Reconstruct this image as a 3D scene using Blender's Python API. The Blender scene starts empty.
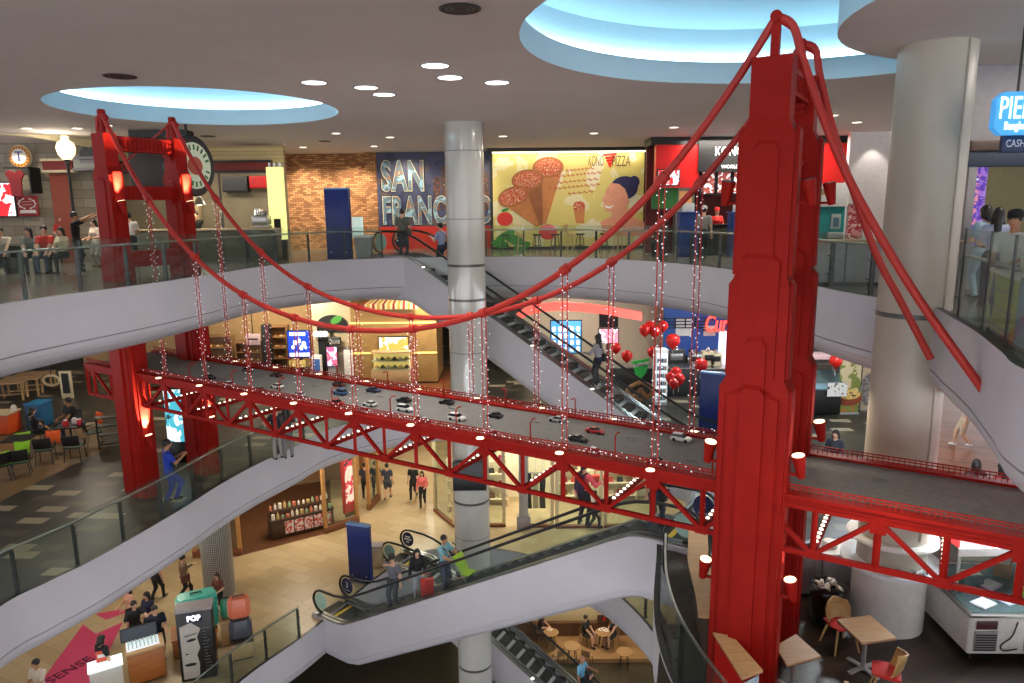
import bpy, bmesh, math, random
import numpy as np
from mathutils import Vector, Matrix
random.seed(7)
C = bpy.context.scene.collection
SC = bpy.context.scene

# ------------------------------------------------------------------ camera
F_PX, PITCH, ROLL, EYE = 713.1, 0.1833, -0.0105, 1.7
cp, sp = math.cos(PITCH), math.sin(PITCH)
FW = Vector((0, cp, -sp)); UP0 = Vector((0, sp, cp)); RT0 = Vector((1, 0, 0))
RT = RT0*math.cos(ROLL) + UP0*math.sin(ROLL)
UP = -RT0*math.sin(ROLL) + UP0*math.cos(ROLL)
cam_d = bpy.data.cameras.new('camera'); cam = bpy.data.objects.new('camera', cam_d); C.objects.link(cam)
cam_d.sensor_width = 36; cam_d.lens = F_PX/1024*36; cam_d.clip_start = .05; cam_d.clip_end = 300
m3 = Matrix((RT, UP, -FW)).transposed()
cam.matrix_world = Matrix.Translation((0, 0, EYE)) @ m3.to_4x4()
SC.camera = cam

# ------------------------------------------------------------------ view, world, light
SC.view_settings.view_transform = 'Standard'; SC.view_settings.look = 'None'
SC.view_settings.gamma = 1; SC.view_settings.use_curve_mapping = False
SC.view_settings.exposure = 0.25
SC.cycles.use_denoising = True
SC.cycles.max_bounces = 7; SC.cycles.diffuse_bounces = 3; SC.cycles.glossy_bounces = 3
SC.cycles.transparent_max_bounces = 14; SC.cycles.transmission_bounces = 6
SC.cycles.caustics_reflective = False; SC.cycles.caustics_refractive = False
SC.cycles.sample_clamp_indirect = 4
wd = bpy.data.worlds.new('mall_ambience'); SC.world = wd; wd.use_nodes = True
wd.node_tree.nodes['Background'].inputs[0].default_value = (.95, .97, 1.05, 1)
nt = wd.node_tree; g_ = nt.nodes.new('ShaderNodeTexCoord'); sx = nt.nodes.new('ShaderNodeSeparateXYZ'); mr = nt.nodes.new('ShaderNodeMapRange')
nt.links.new(g_.outputs['Generated'], sx.inputs[0]); nt.links.new(sx.outputs['Z'], mr.inputs['Value'])
for k_, v_ in (('From Min', .05), ('From Max', -.6), ('To Min', .9), ('To Max', 15.0)): mr.inputs[k_].default_value = v_    # added fill: stronger from below, to lift the ceilings
nt.links.new(mr.outputs['Result'], nt.nodes['Background'].inputs[1])

U, M, L, B = 0.0, -5.8, -11.6, -17.4          # floor levels
CEIL = 4.2

def area(name, loc, size, power, col=(1, 1, 1), rot=(0, 0, 0), shape='DISK', spread=None, sy=None):
    d = bpy.data.lights.new(name, 'AREA'); d.shape = shape; d.size = size
    if sy: d.size_y = sy
    d.energy = power; d.color = col
    if spread: d.spread = spread
    o = bpy.data.objects.new(name, d); o.location = loc; o.rotation_euler = rot; C.objects.link(o); return o
def spot(name, loc, target, power, col=(1, 1, 1), angle=60, blend=.6, r=.05):
    d = bpy.data.lights.new(name, 'SPOT'); d.energy = power; d.color = col
    d.spot_size = math.radians(angle); d.spot_blend = blend; d.shadow_soft_size = r
    o = bpy.data.objects.new(name, d); o.location = loc
    o.rotation_euler = (Vector(target)-Vector(loc)).to_track_quat('-Z', 'Y').to_euler(); C.objects.link(o); return o
def point(name, loc, power, col=(1, 1, 1), r=.08):
    d = bpy.data.lights.new(name, 'POINT'); d.energy = power; d.color = col; d.shadow_soft_size = r
    o = bpy.data.objects.new(name, d); o.location = loc; C.objects.link(o); return o
WARM = (1, .85, .66); WHITE = (1, .95, .88); COOL = (.86, .94, 1.0)
CV1 = (-7.6, 18.3, 3.3); CV2 = (4.6, 10.95, 4.45); DRUM = (8.2, 9.6, 3.7)
# fill lamps added under the ceiling without fixtures, then lamps under the slabs
for (x, y, p) in ((-14, 22, 120), (-9, 29, 70), (-13, 33, 50), (-2, 28.6, 110), (3, 28.2, 110), (8.5, 24.5, 80), (11, 19, 70), (9.5, 11.5, 70), (-3, 8, 90), (-13, 12, 60), (1.5, 20, 70), (-3, 14, 90), (13, 28, 60)):
    area('ceiling_fill_light', (x, y, CEIL-.06), .9, p, (1, .90, .78))
for (x, y, p, c) in ((-13.5, 20, 30, WARM), (-12.5, 26, 36, WARM), (-11, 15, 20, WARM), (-8.5, 29, 120, WARM), (-3.5, 29.5, 120, WARM), (2.5, 29, 90, WHITE), (7.5, 26, 110, COOL), (11, 22, 120, COOL), (8, 16, 70, COOL), (6.0, 12.8, 22, WARM), (4.6, 8.2, 16, WARM), (9.8, 13.4, 90, COOL), (-16, 26, 50, WARM)):
    area('soffit_light', (x, y, -1.46), .7, p*1.5, c)
for (x, y, p, c) in ((-12, 23, 150, WARM), (-11.5, 18.5, 110, WHITE), (-8.5, 27, 170, WARM), (-5, 29, 150, WARM), (0, 29, 150, WARM), (3.5, 28.5, 170, WHITE), (-5, 33.5, 130, WARM), (5.5, 24, 110, WHITE)):
    area('soffit_light', (x, y, M-1.46), .7, p*.43, c)
for (x, y, p, c) in ((2.5, 28.5, 160, WARM), (5, 26, 140, WARM), (-4, 24, 60, WARM)):
    area('soffit_light', (x, y, L-1.46), .7, p*.45, c)
# (exposure is set above; several later lamps have no fixture of their own)

# ------------------------------------------------------------------ helpers
def lin(v):
    v /= 255.0
    return v/12.92 if v <= .04045 else ((v+.055)/1.055)**2.4
def rgb(r, g, b): return (lin(r), lin(g), lin(b), 1)
def ray(x, y):
    return FW + RT*((x-512)/F_PX) - UP*((y-341.5)/F_PX)
def at(x, y, z):                       # picture point to the level z
    d = ray(x, y); t = (z-EYE)/d.z; return Vector((d.x*t, d.y*t, z))
def atd(x, y, Y):                      # picture point to the distance Y
    d = ray(x, y); t = Y/d.y; return Vector((d.x*t, Y, EYE+d.z*t))
def rect(x0, y0, x1, y1, Y):           # picture box to X0, X1, Z0, Z1 at the distance Y
    a, b = atd(x0, y0, Y), atd(x1, y1, Y); c_, d_ = atd(x0, y1, Y), atd(x1, y0, Y)
    return (a.x+c_.x)/2, (b.x+d_.x)/2, (b.z+c_.z)/2, (a.z+d_.z)/2

MATS = {}
def mat(name, col=(200, 200, 200), rough=.5, metal=0.0, emit=0.0, noise=.06, nscale=8.0, alpha=1.0, spec=.5, coat=0.0, ecol=None):
    if name in MATS: return MATS[name]
    m = bpy.data.materials.new(name); m.use_nodes = True; MATS[name] = m
    nt = m.node_tree; b = nt.nodes['Principled BSDF']
    c = rgb(*col)
    b.inputs['Base Color'].default_value = c
    b.inputs['Roughness'].default_value = rough; b.inputs['Metallic'].default_value = metal
    b.inputs['Specular IOR Level'].default_value = spec; b.inputs['Alpha'].default_value = alpha
    b.inputs['Coat Weight'].default_value = coat
    if emit:
        b.inputs['Emission Color'].default_value = rgb(*(ecol or col)); b.inputs['Emission Strength'].default_value = emit
    if noise:
        tc = nt.nodes.new('ShaderNodeTexCoord'); n = nt.nodes.new('ShaderNodeTexNoise'); n.inputs['Scale'].default_value = nscale
        n.inputs['Detail'].default_value = 3
        r = nt.nodes.new('ShaderNodeValToRGB')
        r.color_ramp.elements[0].position = .3; r.color_ramp.elements[1].position = .7
        r.color_ramp.elements[0].color = tuple(max(0, x*(1-noise)) for x in c[:3])+(1,)
        r.color_ramp.elements[1].color = tuple(min(1, x*(1+noise)) for x in c[:3])+(1,)
        nt.links.new(tc.outputs['Object'], n.inputs['Vector']); nt.links.new(n.outputs['Fac'], r.inputs['Fac'])
        nt.links.new(r.outputs['Color'], b.inputs['Base Color'])
    return m
def brick_mat(name, tones, w, h, rot=0, mortar=(40, 40, 40), msize=.01, rough=.5, offset=.5, coords='Object', wall=False, spec=.4, bump=0.0, pos=None):
    if name in MATS: return MATS[name]
    m = bpy.data.materials.new(name); m.use_nodes = True; MATS[name] = m
    nt = m.node_tree; b = nt.nodes['Principled BSDF']; b.inputs['Roughness'].default_value = rough
    b.inputs['Specular IOR Level'].default_value = spec
    tc = nt.nodes.new('ShaderNodeTexCoord'); mp = nt.nodes.new('ShaderNodeMapping')
    nt.links.new(tc.outputs[coords], mp.inputs['Vector'])
    if wall: mp.inputs['Rotation'].default_value = (math.radians(-90), 0, 0)
    else: mp.inputs['Rotation'].default_value = (0, 0, rot)
    br = nt.nodes.new('ShaderNodeTexBrick'); nt.links.new(mp.outputs['Vector'], br.inputs['Vector'])
    br.inputs['Color1'].default_value = (0, 0, 0, 1); br.inputs['Color2'].default_value = (1, 1, 1, 1)
    br.inputs['Mortar'].default_value = (0, 0, 0, 1); br.inputs['Scale'].default_value = 1
    br.inputs['Brick Width'].default_value = w; br.inputs['Row Height'].default_value = h
    br.inputs['Mortar Size'].default_value = msize; br.inputs['Mortar Smooth'].default_value = 0; br.offset = offset
    r = nt.nodes.new('ShaderNodeValToRGB'); r.color_ramp.interpolation = 'CONSTANT'
    n = len(tones); els = r.color_ramp.elements
    while len(els) < n: els.new(.5)
    for i, t in enumerate(tones):
        els[i].position = pos[i] if pos else i/n
        els[i].color = rgb(*t)
    nt.links.new(br.outputs['Color'], r.inputs['Fac'])
    mx = nt.nodes.new('ShaderNodeMix'); mx.data_type = 'RGBA'
    nt.links.new(br.outputs['Fac'], mx.inputs[0]); nt.links.new(r.outputs['Color'], mx.inputs[6]); mx.inputs[7].default_value = rgb(*mortar)
    nt.links.new(mx.outputs[2], b.inputs['Base Color'])
    if bump:
        bp = nt.nodes.new('ShaderNodeBump'); bp.inputs['Strength'].default_value = bump; bp.invert = True
        nt.links.new(br.outputs['Fac'], bp.inputs['Height']); nt.links.new(bp.outputs['Normal'], b.inputs['Normal'])
    return m
def wood_mat(name, c1, c2, scale=3.0, rough=.45, axis='X', stretch=12):
    if name in MATS: return MATS[name]
    m = bpy.data.materials.new(name); m.use_nodes = True; MATS[name] = m
    nt = m.node_tree; b = nt.nodes['Principled BSDF']; b.inputs['Roughness'].default_value = rough
    tc = nt.nodes.new('ShaderNodeTexCoord'); mp = nt.nodes.new('ShaderNodeMapping')
    s = [stretch]*3; s['XYZ'.index(axis)] = 1; mp.inputs['Scale'].default_value = s
    nt.links.new(tc.outputs['Object'], mp.inputs['Vector'])
    n = nt.nodes.new('ShaderNodeTexNoise'); n.inputs['Scale'].default_value = scale; n.inputs['Detail'].default_value = 6
    nt.links.new(mp.outputs['Vector'], n.inputs['Vector'])
    r = nt.nodes.new('ShaderNodeValToRGB'); r.color_ramp.elements[0].position = .35; r.color_ramp.elements[1].position = .68
    r.color_ramp.elements[0].color = rgb(*c1); r.color_ramp.elements[1].color = rgb(*c2)
    nt.links.new(n.outputs['Fac'], r.inputs['Fac']); nt.links.new(r.outputs['Color'], b.inputs['Base Color'])
    return m
def glass_mat(name, tint=(225, 240, 235), alpha=.10, rough=.03):
    if name in MATS: return MATS[name]
    m = bpy.data.materials.new(name); m.use_nodes = True; MATS[name] = m
    nt = m.node_tree; nt.nodes.remove(nt.nodes['Principled BSDF']); out = nt.nodes['Material Output']
    tr = nt.nodes.new('ShaderNodeBsdfTransparent'); tr.inputs[0].default_value = rgb(*tint)
    gl = nt.nodes.new('ShaderNodeBsdfGlossy'); gl.inputs['Roughness'].default_value = rough
    df = nt.nodes.new('ShaderNodeBsdfDiffuse'); df.inputs[0].default_value = rgb(150, 170, 165)
    lw = nt.nodes.new('ShaderNodeLayerWeight'); lw.inputs[0].default_value = .5
    pw = nt.nodes.new('ShaderNodeMath'); pw.operation = 'POWER'; pw.inputs[1].default_value = 4; nt.links.new(lw.outputs['Facing'], pw.inputs[0])
    ml = nt.nodes.new('ShaderNodeMath'); ml.operation = 'MULTIPLY_ADD'; ml.inputs[1].default_value = .45; ml.inputs[2].default_value = .025; nt.links.new(pw.outputs[0], ml.inputs[0])
    a = nt.nodes.new('ShaderNodeMixShader'); nt.links.new(ml.outputs[0], a.inputs[0]); nt.links.new(tr.outputs[0], a.inputs[1]); nt.links.new(gl.outputs[0], a.inputs[2])
    d = nt.nodes.new('ShaderNodeMixShader'); d.inputs[0].default_value = alpha; nt.links.new(a.outputs[0], d.inputs[1]); nt.links.new(df.outputs[0], d.inputs[2])
    nt.links.new(d.outputs[0], out.inputs['Surface'])
    return m

class MB:
    """collects shapes into one mesh; mi = current material slot"""
    def __init__(s): s.v = []; s.f = []; s.m = []; s.mi = 0; s.T = Matrix.Identity(4)
    def add(s, vs, fs):
        o = len(s.v); s.v += [tuple(s.T @ Vector(v)) for v in vs]
        for f in fs: s.f.append(tuple(i+o for i in f)); s.m.append(s.mi)
        return s
    def mat(s, i): s.mi = i; return s
    def at(s, loc=(0, 0, 0), rz=0, rx=0, ry=0):
        s.T = Matrix.Translation(loc) @ Matrix.Rotation(rz, 4, 'Z') @ Matrix.Rotation(ry, 4, 'Y') @ Matrix.Rotation(rx, 4, 'X'); return s
    def box(s, x0, x1, y0, y1, z0, z1, bev=0):
        if bev and bev > 0:
            b = min(bev, abs(x1-x0)/2.01, abs(y1-y0)/2.01, abs(z1-z0)/2.01)
            P = [(x0+b, y0), (x1-b, y0), (x1, y0+b), (x1, y1-b), (x1-b, y1), (x0+b, y1), (x0, y1-b), (x0, y0+b)]
            Q = [(x0+b, y0+b*.4), (x1-b, y0+b*.4), (x1-b*.4, y0+b), (x1-b*.4, y1-b), (x1-b, y1-b*.4), (x0+b, y1-b*.4), (x0+b*.4, y1-b), (x0+b*.4, y0+b)]
            vs = [(*q, z0) for q in Q]+[(*p, z0+b) for p in P]+[(*p, z1-b) for p in P]+[(*q, z1) for q in Q]
            fs = [tuple(range(7, -1, -1)), tuple(range(24, 32))]
            for k in range(3):
                for i in range(8): fs.append((k*8+i, k*8+(i+1) % 8, k*8+8+(i+1) % 8, k*8+8+i))
            return s.add(vs, fs)
        vs = [(x0, y0, z0), (x1, y0, z0), (x1, y1, z0), (x0, y1, z0), (x0, y0, z1), (x1, y0, z1), (x1, y1, z1), (x0, y1, z1)]
        return s.add(vs, [(3, 2, 1, 0), (4, 5, 6, 7), (0, 1, 5, 4), (1, 2, 6, 5), (2, 3, 7, 6), (3, 0, 4, 7)])
    def prism(s, poly, z0, z1, inset=0, poly1=None):
        n = len(poly); q = poly1 or poly
        vs = [(*p, z0) for p in poly]+[(*p, z1) for p in q]
        return s.add(vs, [tuple(range(n-1, -1, -1)), tuple(range(n, 2*n))]+[(i, (i+1) % n, n+(i+1) % n, n+i) for i in range(n)])
    def loft(s, rings, cap=True, closed=False):
        n = len(rings[0]); vs = [p for r in rings for p in r]; fs = []
        for k in range(len(rings)-1+(1 if closed else 0)):
            a = k*n; b = ((k+1) % len(rings))*n
            for i in range(n): fs.append((a+i, a+(i+1) % n, b+(i+1) % n, b+i))
        if cap and not closed: fs += [tuple(range(n-1, -1, -1)), tuple(range(len(vs)-n, len(vs)))]
        return s.add(vs, fs)
    def tube(s, path, r, n=8, cap=True, closed=False):
        P = [Vector(p) for p in path]; R = r if isinstance(r, (list, tuple)) else [r]*len(P); rings = []; ref = None
        for i, p in enumerate(P):
            if closed: d = (P[(i+1) % len(P)]-P[i-1]).normalized()
            else: d = (P[min(i+1, len(P)-1)]-P[max(i-1, 0)]).normalized()
            if ref is None: ref = Vector((0, 0, 1)) if abs(d.z) < .9 else Vector((1, 0, 0))
            a = d.cross(ref)
            if a.length < 1e-6: a = d.orthogonal()
            a.normalize(); b = a.cross(d).normalized(); ref = b
            rings.append([tuple(p+(a*math.cos(t)+b*math.sin(t))*R[i]) for t in [2*math.pi*k/n for k in range(n)]])
        return s.loft(rings, cap, closed)
    def bar(s, p0, p1, w, h, up=(0, 0, 1)):
        p0 = Vector(p0); p1 = Vector(p1); d = (p1-p0).normalized(); up = Vector(up)
        a = d.cross(up)
        if a.length < 1e-4: a = d.orthogonal()
        a.normalize(); b = a.cross(d).normalized(); a *= w/2; b *= h/2
        return s.loft([[tuple(p-a-b), tuple(p+a-b), tuple(p+a+b), tuple(p-a+b)] for p in (p0, p1)])
    def lathe(s, prof, n=20, c=(0, 0)):
        rings = [[(c[0]+r*math.cos(2*math.pi*k/n), c[1]+r*math.sin(2*math.pi*k/n), z) for k in range(n)] for r, z in prof]
        return s.loft(rings)
    def ring(s, prof, n=24, c=(0, 0)):
        return s.loft([[(c[0]+r*math.cos(2*math.pi*k/n), c[1]+r*math.sin(2*math.pi*k/n), z) for k in range(n)] for r, z in prof], closed=True)
    def cyl(s, c, r, z0, z1, n=20, r1=None): return s.lathe([(r, z0), (r1 if r1 is not None else r, z1)], n, c)
    def ball(s, c, r, n=10, sx=1, sy=1, sz=1):
        rings = []
        for i in range(1, n//2+1):
            t = math.pi*i/(n//2+1)
            rings.append([(c[0]+sx*r*math.sin(t)*math.cos(2*math.pi*k/n), c[1]+sy*r*math.sin(t)*math.sin(2*math.pi*k/n), c[2]-sz*r*math.cos(t)) for k in range(n)])
        return s.loft(rings)
    def disc(s, c, r, n=24, axis='Z', sx=1):
        vs = []
        for k in range(n):
            a, b = r*math.cos(2*math.pi*k/n), r*math.sin(2*math.pi*k/n)
            vs.append((c[0]+a, c[1]+b, c[2]) if axis == 'Z' else (c[0]+a, c[1], c[2]+b) if axis == 'Y' else (c[0], c[1]+a, c[2]+b))
        return s.add(vs, [tuple(range(n))])
    def build(s, name, mats, parent=None, smooth=40, **props):
        me = bpy.data.meshes.new(name); me.from_pydata(s.v, [], s.f); me.update()
        bm = bmesh.new(); bm.from_mesh(me); bmesh.ops.recalc_face_normals(bm, faces=bm.faces); bm.to_mesh(me); bm.free()
        if not isinstance(mats, (list, tuple)): mats = [mats]
        for m in mats: me.materials.append(m)
        if len(mats) > 1: me.polygons.foreach_set('material_index', s.m)
        if smooth:
            me.polygons.foreach_set('use_smooth', [True]*len(me.polygons)); me.set_sharp_from_angle(angle=math.radians(smooth))
        o = bpy.data.objects.new(name, me); C.objects.link(o)
        if parent: o.parent = parent
        for k, v in props.items(): o[k] = v
        return o
def thing(name, label, cat, loc=(0, 0, 0), rz=0, group=None):
    o = bpy.data.objects.new(name, None); C.objects.link(o); o.empty_display_size = .2
    o.location = loc; o.rotation_euler = (0, 0, rz); o['label'] = label; o['category'] = cat
    if group: o['group'] = group
    return o
def tag(o, label, cat, group=None):
    o['label'] = label; o['category'] = cat
    if group: o['group'] = group
    return o
def struct(o): o['kind'] = 'structure'; return o
def dup(root, loc, rz=None, label=None, group=None):
    r = root.copy(); C.objects.link(r); r.location = loc
    if rz is not None: r.rotation_euler = (0, 0, rz)
    if label: r['label'] = label
    if group: r['group'] = group
    for ch in list(root.children):
        c_ = ch.copy(); C.objects.link(c_); c_.parent = r
        for g in list(ch.children):
            d_ = g.copy(); C.objects.link(d_); d_.parent = c_
    return r
def text_mesh(txt, size, depth=.006, font_scale_x=1.0, shear=0.0, spacing=1.0, bold=0.0):
    """lettering as vertices/faces in the XZ plane (reads along +X, faces -Y), origin centred"""
    cu = bpy.data.curves.new('lettering', 'FONT'); cu.body = txt; cu.size = size; cu.align_x = 'CENTER'; cu.align_y = 'CENTER'
    cu.extrude = depth/2; cu.shear = shear; cu.space_character = spacing; cu.offset = bold; cu.resolution_u = 3
    ob = bpy.data.objects.new('lettering', cu); C.objects.link(ob)
    me = ob.to_mesh(); vs = [(v.co.x*font_scale_x, -v.co.z, v.co.y) for v in me.vertices]; fs = [tuple(p.vertices) for p in me.polygons]
    ob.to_mesh_clear(); bpy.data.objects.remove(ob); bpy.data.curves.remove(cu)
    return vs, fs
def smooth_closed(pts, k=5):
    P = [Vector((p[0], p[1])) for p in pts]; n = len(P); out = []
    for i in range(n):
        a, b, c_, d_ = P[i-1], P[i], P[(i+1) % n], P[(i+2) % n]
        for j in range(k):
            t = j/k
            out.append(.5*((2*b)+(-a+c_)*t+(2*a-5*b+4*c_-d_)*t*t+(-a+3*b-3*c_+d_)*t**3))
    return out
def smooth_open(pts, k=6):
    P = [Vector(p) for p in pts]; P = [P[0]*2-P[1]]+P+[P[-1]*2-P[-2]]; out = []
    for i in range(1, len(P)-2):
        a, b, c_, d_ = P[i-1], P[i], P[i+1], P[i+2]
        for j in range(k):
            t = j/k
            out.append(.5*((2*b)+(-a+c_)*t+(2*a-5*b+4*c_-d_)*t*t+(-a+3*b-3*c_+d_)*t**3))
    out.append(P[-2].copy()); return out
def offset_poly(P, d):                 # positive d moves away from the void (P runs anticlockwise)
    n = len(P); out = []
    for i in range(n):
        t = (P[(i+1) % n]-P[i-1]).normalized(); out.append(P[i]+Vector((t.y, -t.x))*d)
    return out

# ------------------------------------------------------------------ palette
m_red = mat('bridge_red_paint', (150, 26, 19), .55, noise=.08, nscale=3, spec=.1)
m_cable = mat('cable_red_paint', (176, 48, 40), .45, noise=.06, spec=.3)
m_white = mat('white_fascia_paint', (189, 187, 193), .55, noise=.03, nscale=1.2)
m_ceil = mat('ceiling_paint', (236, 228, 224), .8, noise=.03, nscale=.7)
m_soffit = mat('soffit_paint', (220, 212, 206), .8, noise=.02)
m_groove = mat('groove_shadow_gap', (120, 112, 120), .7)
m_glass = glass_mat('balustrade_glass', (243, 249, 246), .03)
m_steel = mat('brushed_steel', (190, 190, 186), .28, 1.0, noise=.05, nscale=20)
m_dsteel = mat('dark_post_steel', (70, 70, 70), .35, .9, noise=.05)
m_rubber = mat('black_rubber', (16, 16, 17), .45, noise=.03)
m_black = mat('black_satin', (18, 18, 19), .4, noise=.05)
m_col = mat('column_white_gloss', (186, 186, 178), .18, noise=.02, coat=.5)
m_wcol = mat('column_cream_satin', (176, 168, 152), .4, noise=.05, nscale=1.5)
m_chrome = mat('chrome', (215, 215, 215), .12, 1.0, noise=0)
m_led = mat('led_bead_white', (235, 238, 250), .5, emit=1.15, noise=0)
m_lamp = mat('lamp_glow_warm', (255, 226, 180), .5, emit=2.6, noise=0)
m_lampc = mat('lamp_glow_cool', (240, 250, 255), .5, emit=6, noise=0)
m_glow = mat('cove_skin_glow', (205, 236, 252), .7, emit=.62, noise=0)
m_asph = mat('deck_asphalt_paint', (112, 110, 107), .75, noise=.14, nscale=14)

# ------------------------------------------------------------------ structure: floors, fascias, ceilings
UV = smooth_closed([(-1, 0.7), (3, 1.2), (4.6, 4), (5.1, 6.85), (5.5, 7.85), (6.07, 9.2), (6.5, 10.45), (6.85, 11.6), (6.6, 12.7), (6.35, 14.2), (6.05, 17.4), (5.35, 20.2), (4.14, 22.41), (1.83, 24.53), (-0.96, 25.11), (-3.94, 25.01), (-6.06, 24.05), (-7.46, 22.03), (-8.03, 19.24), (-8.51, 16.74), (-9.24, 14.24), (-9.48, 12.79), (-9.43, 8.66), (-8, 4), (-5, 1.4)])
MV = smooth_closed([(-1, .7), (3, 1.2), (4.3, 4), (3.4, 6.5), (2.75, 8.8), (2.5, 10.2), (2.5, 11.4), (2.68, 12.6), (3.05, 14.2), (3.5, 15.9), (4.5, 17.2), (5.0, 19.2), (5.0, 21.2), (4.9, 23.6), (3, 25.8), (0, 26.6), (-3, 26.3), (-5, 25.2), (-6.35, 23.7), (-6.95, 22.1), (-7.65, 20.4), (-8.15, 18.75), (-8.5, 17), (-9.15, 14.6), (-9.6, 13.5), (-9.95, 12.4), (-9.9, 9), (-8, 4), (-5, 1.4)])
LV = smooth_closed([(-1, .7), (3, 1.2), (4.4, 5), (5, 9), (5, 13), (4.9, 17), (4.4, 20.4), (3.6, 22.7), (2.4, 24.4), (0, 26), (-2, 26.4), (-3.6, 26.1), (-4.4, 25.2), (-5.2, 23.8), (-5.9, 22.2), (-6.7, 20.5), (-7.9, 18.3), (-9, 15), (-9.4, 12), (-9.6, 8), (-8, 4), (-5, 1.4)])
OUT = [(-34, -8), (30, -8), (30, 46), (-34, 46)]
def plate(name, outer, hole, z, mats, up=True, mi=None):
    bm = bmesh.new(); es = []
    for loop in ([outer] if hole is None else [outer]+hole):
        vs = [bm.verts.new((p[0], p[1], z)) for p in loop]
        es += [bm.edges.new((vs[i], vs[(i+1) % len(vs)])) for i in range(len(vs))]
    bmesh.ops.triangle_fill(bm, edges=es, use_beauty=True, normal=(0, 0, 1))
    bmesh.ops.recalc_face_normals(bm, faces=bm.faces)
    for f in bm.faces:
        if (f.normal.z > 0) != up: f.normal_flip()
    me = bpy.data.meshes.new(name); bm.to_mesh(me); bm.free(); me.materials.append(mats)
    o = bpy.data.objects.new(name, me); C.objects.link(o); return struct(o)
m_ufloor = mat('upper_floor_stone', (104, 100, 88), .22, noise=.12, nscale=2)
m_mfloor = brick_mat('middle_floor_tiles', [(46, 46, 40), (60, 58, 50), (50, 49, 43), (146, 138, 116), (82, 76, 62), (52, 51, 46)], .70, .35, 0.06, (40, 39, 34), .006, .34, pos=[0, .25, .45, .62, .70, .80])
m_lfloor = brick_mat('lower_floor_tiles', [(184, 164, 126), (178, 157, 118), (190, 170, 133)], .95, .5, math.radians(28), (160, 144, 116), .008, .3, pos=[0, .33, .66])
m_bfloor = mat('bottom_floor_stone', (66, 60, 48), .3, noise=.1, nscale=2)
def slab(tag_, hole, z, fm, sm):
    plate('floor_'+tag_, OUT, [hole], z, fm)
    plate('ceiling_under_'+tag_, OUT, [offset_poly(hole, .62)], z-1.42, sm, up=False)
    prof = [(0.10, 0.0), (0.10, .07), (.0, .07), (0, -.93), (.012, -.935), (.012, -.955), (0, -.96), (.02, -1.06), (.08, -1.17), (.18, -1.27), (.33, -1.36), (.62, -1.42)]
    mb = MB(); n = len(hole); rings = []
    for d, dz in prof: rings.append([(*p, z+dz) for p in offset_poly(hole, d)])
    for k in range(len(rings)-1):
        mb.mi = 1 if k in (4,) else (2 if k in (0, 1) else 0)
        mb.loft([rings[k], rings[k+1]], cap=False)
    struct(mb.build('trim_fascia_'+tag_, [m_white, m_groove, m_dsteel], smooth=50))
slab('upper', UV, U, m_ufloor, m_soffit)
slab('middle', MV, M, m_mfloor, m_soffit)
slab('lower', LV, L, m_lfloor, m_soffit)
plate('floor_bottom', OUT, None, B, m_bfloor)
circ = lambda c, n=64, r=None: [Vector((c[0]+(r or c[2])*math.cos(2*math.pi*k/n), c[1]+(r or c[2])*math.sin(2*math.pi*k/n))) for k in range(n)]
plate('ceiling', OUT, [circ(CV1), circ(CV2)], CEIL, m_ceil, up=False)
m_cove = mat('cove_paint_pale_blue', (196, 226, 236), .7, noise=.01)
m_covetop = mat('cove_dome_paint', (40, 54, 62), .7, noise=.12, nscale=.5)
for c_ in (CV1, CV2):
    mb = MB(); mb.loft([[(*p, CEIL) for p in circ(c_)], [(*p, CEIL+.42) for p in circ(c_)]], cap=False)
    mb.loft([[(*p, CEIL+.42) for p in circ(c_)], [(*p, CEIL+.42) for p in circ(c_, r=c_[2]+.55)]], cap=False)
    mb.loft([[(*p, CEIL+.42) for p in circ(c_, r=c_[2]+.55)], [(*p, CEIL+1.15) for p in circ(c_, r=c_[2]+.45)], [(*p, CEIL+1.5) for p in circ(c_, r=c_[2]-.4)]], cap=False)
    struct(mb.build('ceiling_cove_ring', m_cove))
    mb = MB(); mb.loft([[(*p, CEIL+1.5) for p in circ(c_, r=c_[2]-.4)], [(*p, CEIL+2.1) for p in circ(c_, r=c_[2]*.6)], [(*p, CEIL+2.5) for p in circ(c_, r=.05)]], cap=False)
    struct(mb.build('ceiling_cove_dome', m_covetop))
    mb = MB()                          # the lit tube behind the lip of the light well
    rr = c_[2]+.40; mb.tube([(c_[0]+rr*math.cos(t), c_[1]+rr*math.sin(t), CEIL+.55) for t in [2*math.pi*k/72 for k in range(72)]], .06, 8, closed=True)
    tag(mb.build('cove_light_tube', mat('cove_tube_glow', (214, 240, 255), .5, emit=6, noise=0)), 'ring of cold white light tube behind the lip of the '+('small left' if c_ is CV1 else 'large right')+' ceiling well', 'light')
mb = MB(); mb.loft([[(*p, CEIL+1.6) for p in circ(DRUM)], [(*p, CEIL-.02) for p in circ(DRUM)]], cap=False)
mb.mi = 1; mb.disc((DRUM[0], DRUM[1], CEIL-.02), DRUM[2], 64)
struct(mb.build('ceiling_drum', [m_cove, m_ceil]))
# outer walls
m_wall = mat('mall_wall_paint', (188, 176, 158), .7, noise=.04)
for nm, (x0, x1, y0, y1) in {'wall_back': (-34, 30, 45.8, 46), 'wall_left': (-34.2, -34, 30, 46)}.items():
    struct(MB().box(x0, x1, y0, y1, B, CEIL).build(nm, m_wall, smooth=0))
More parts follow.
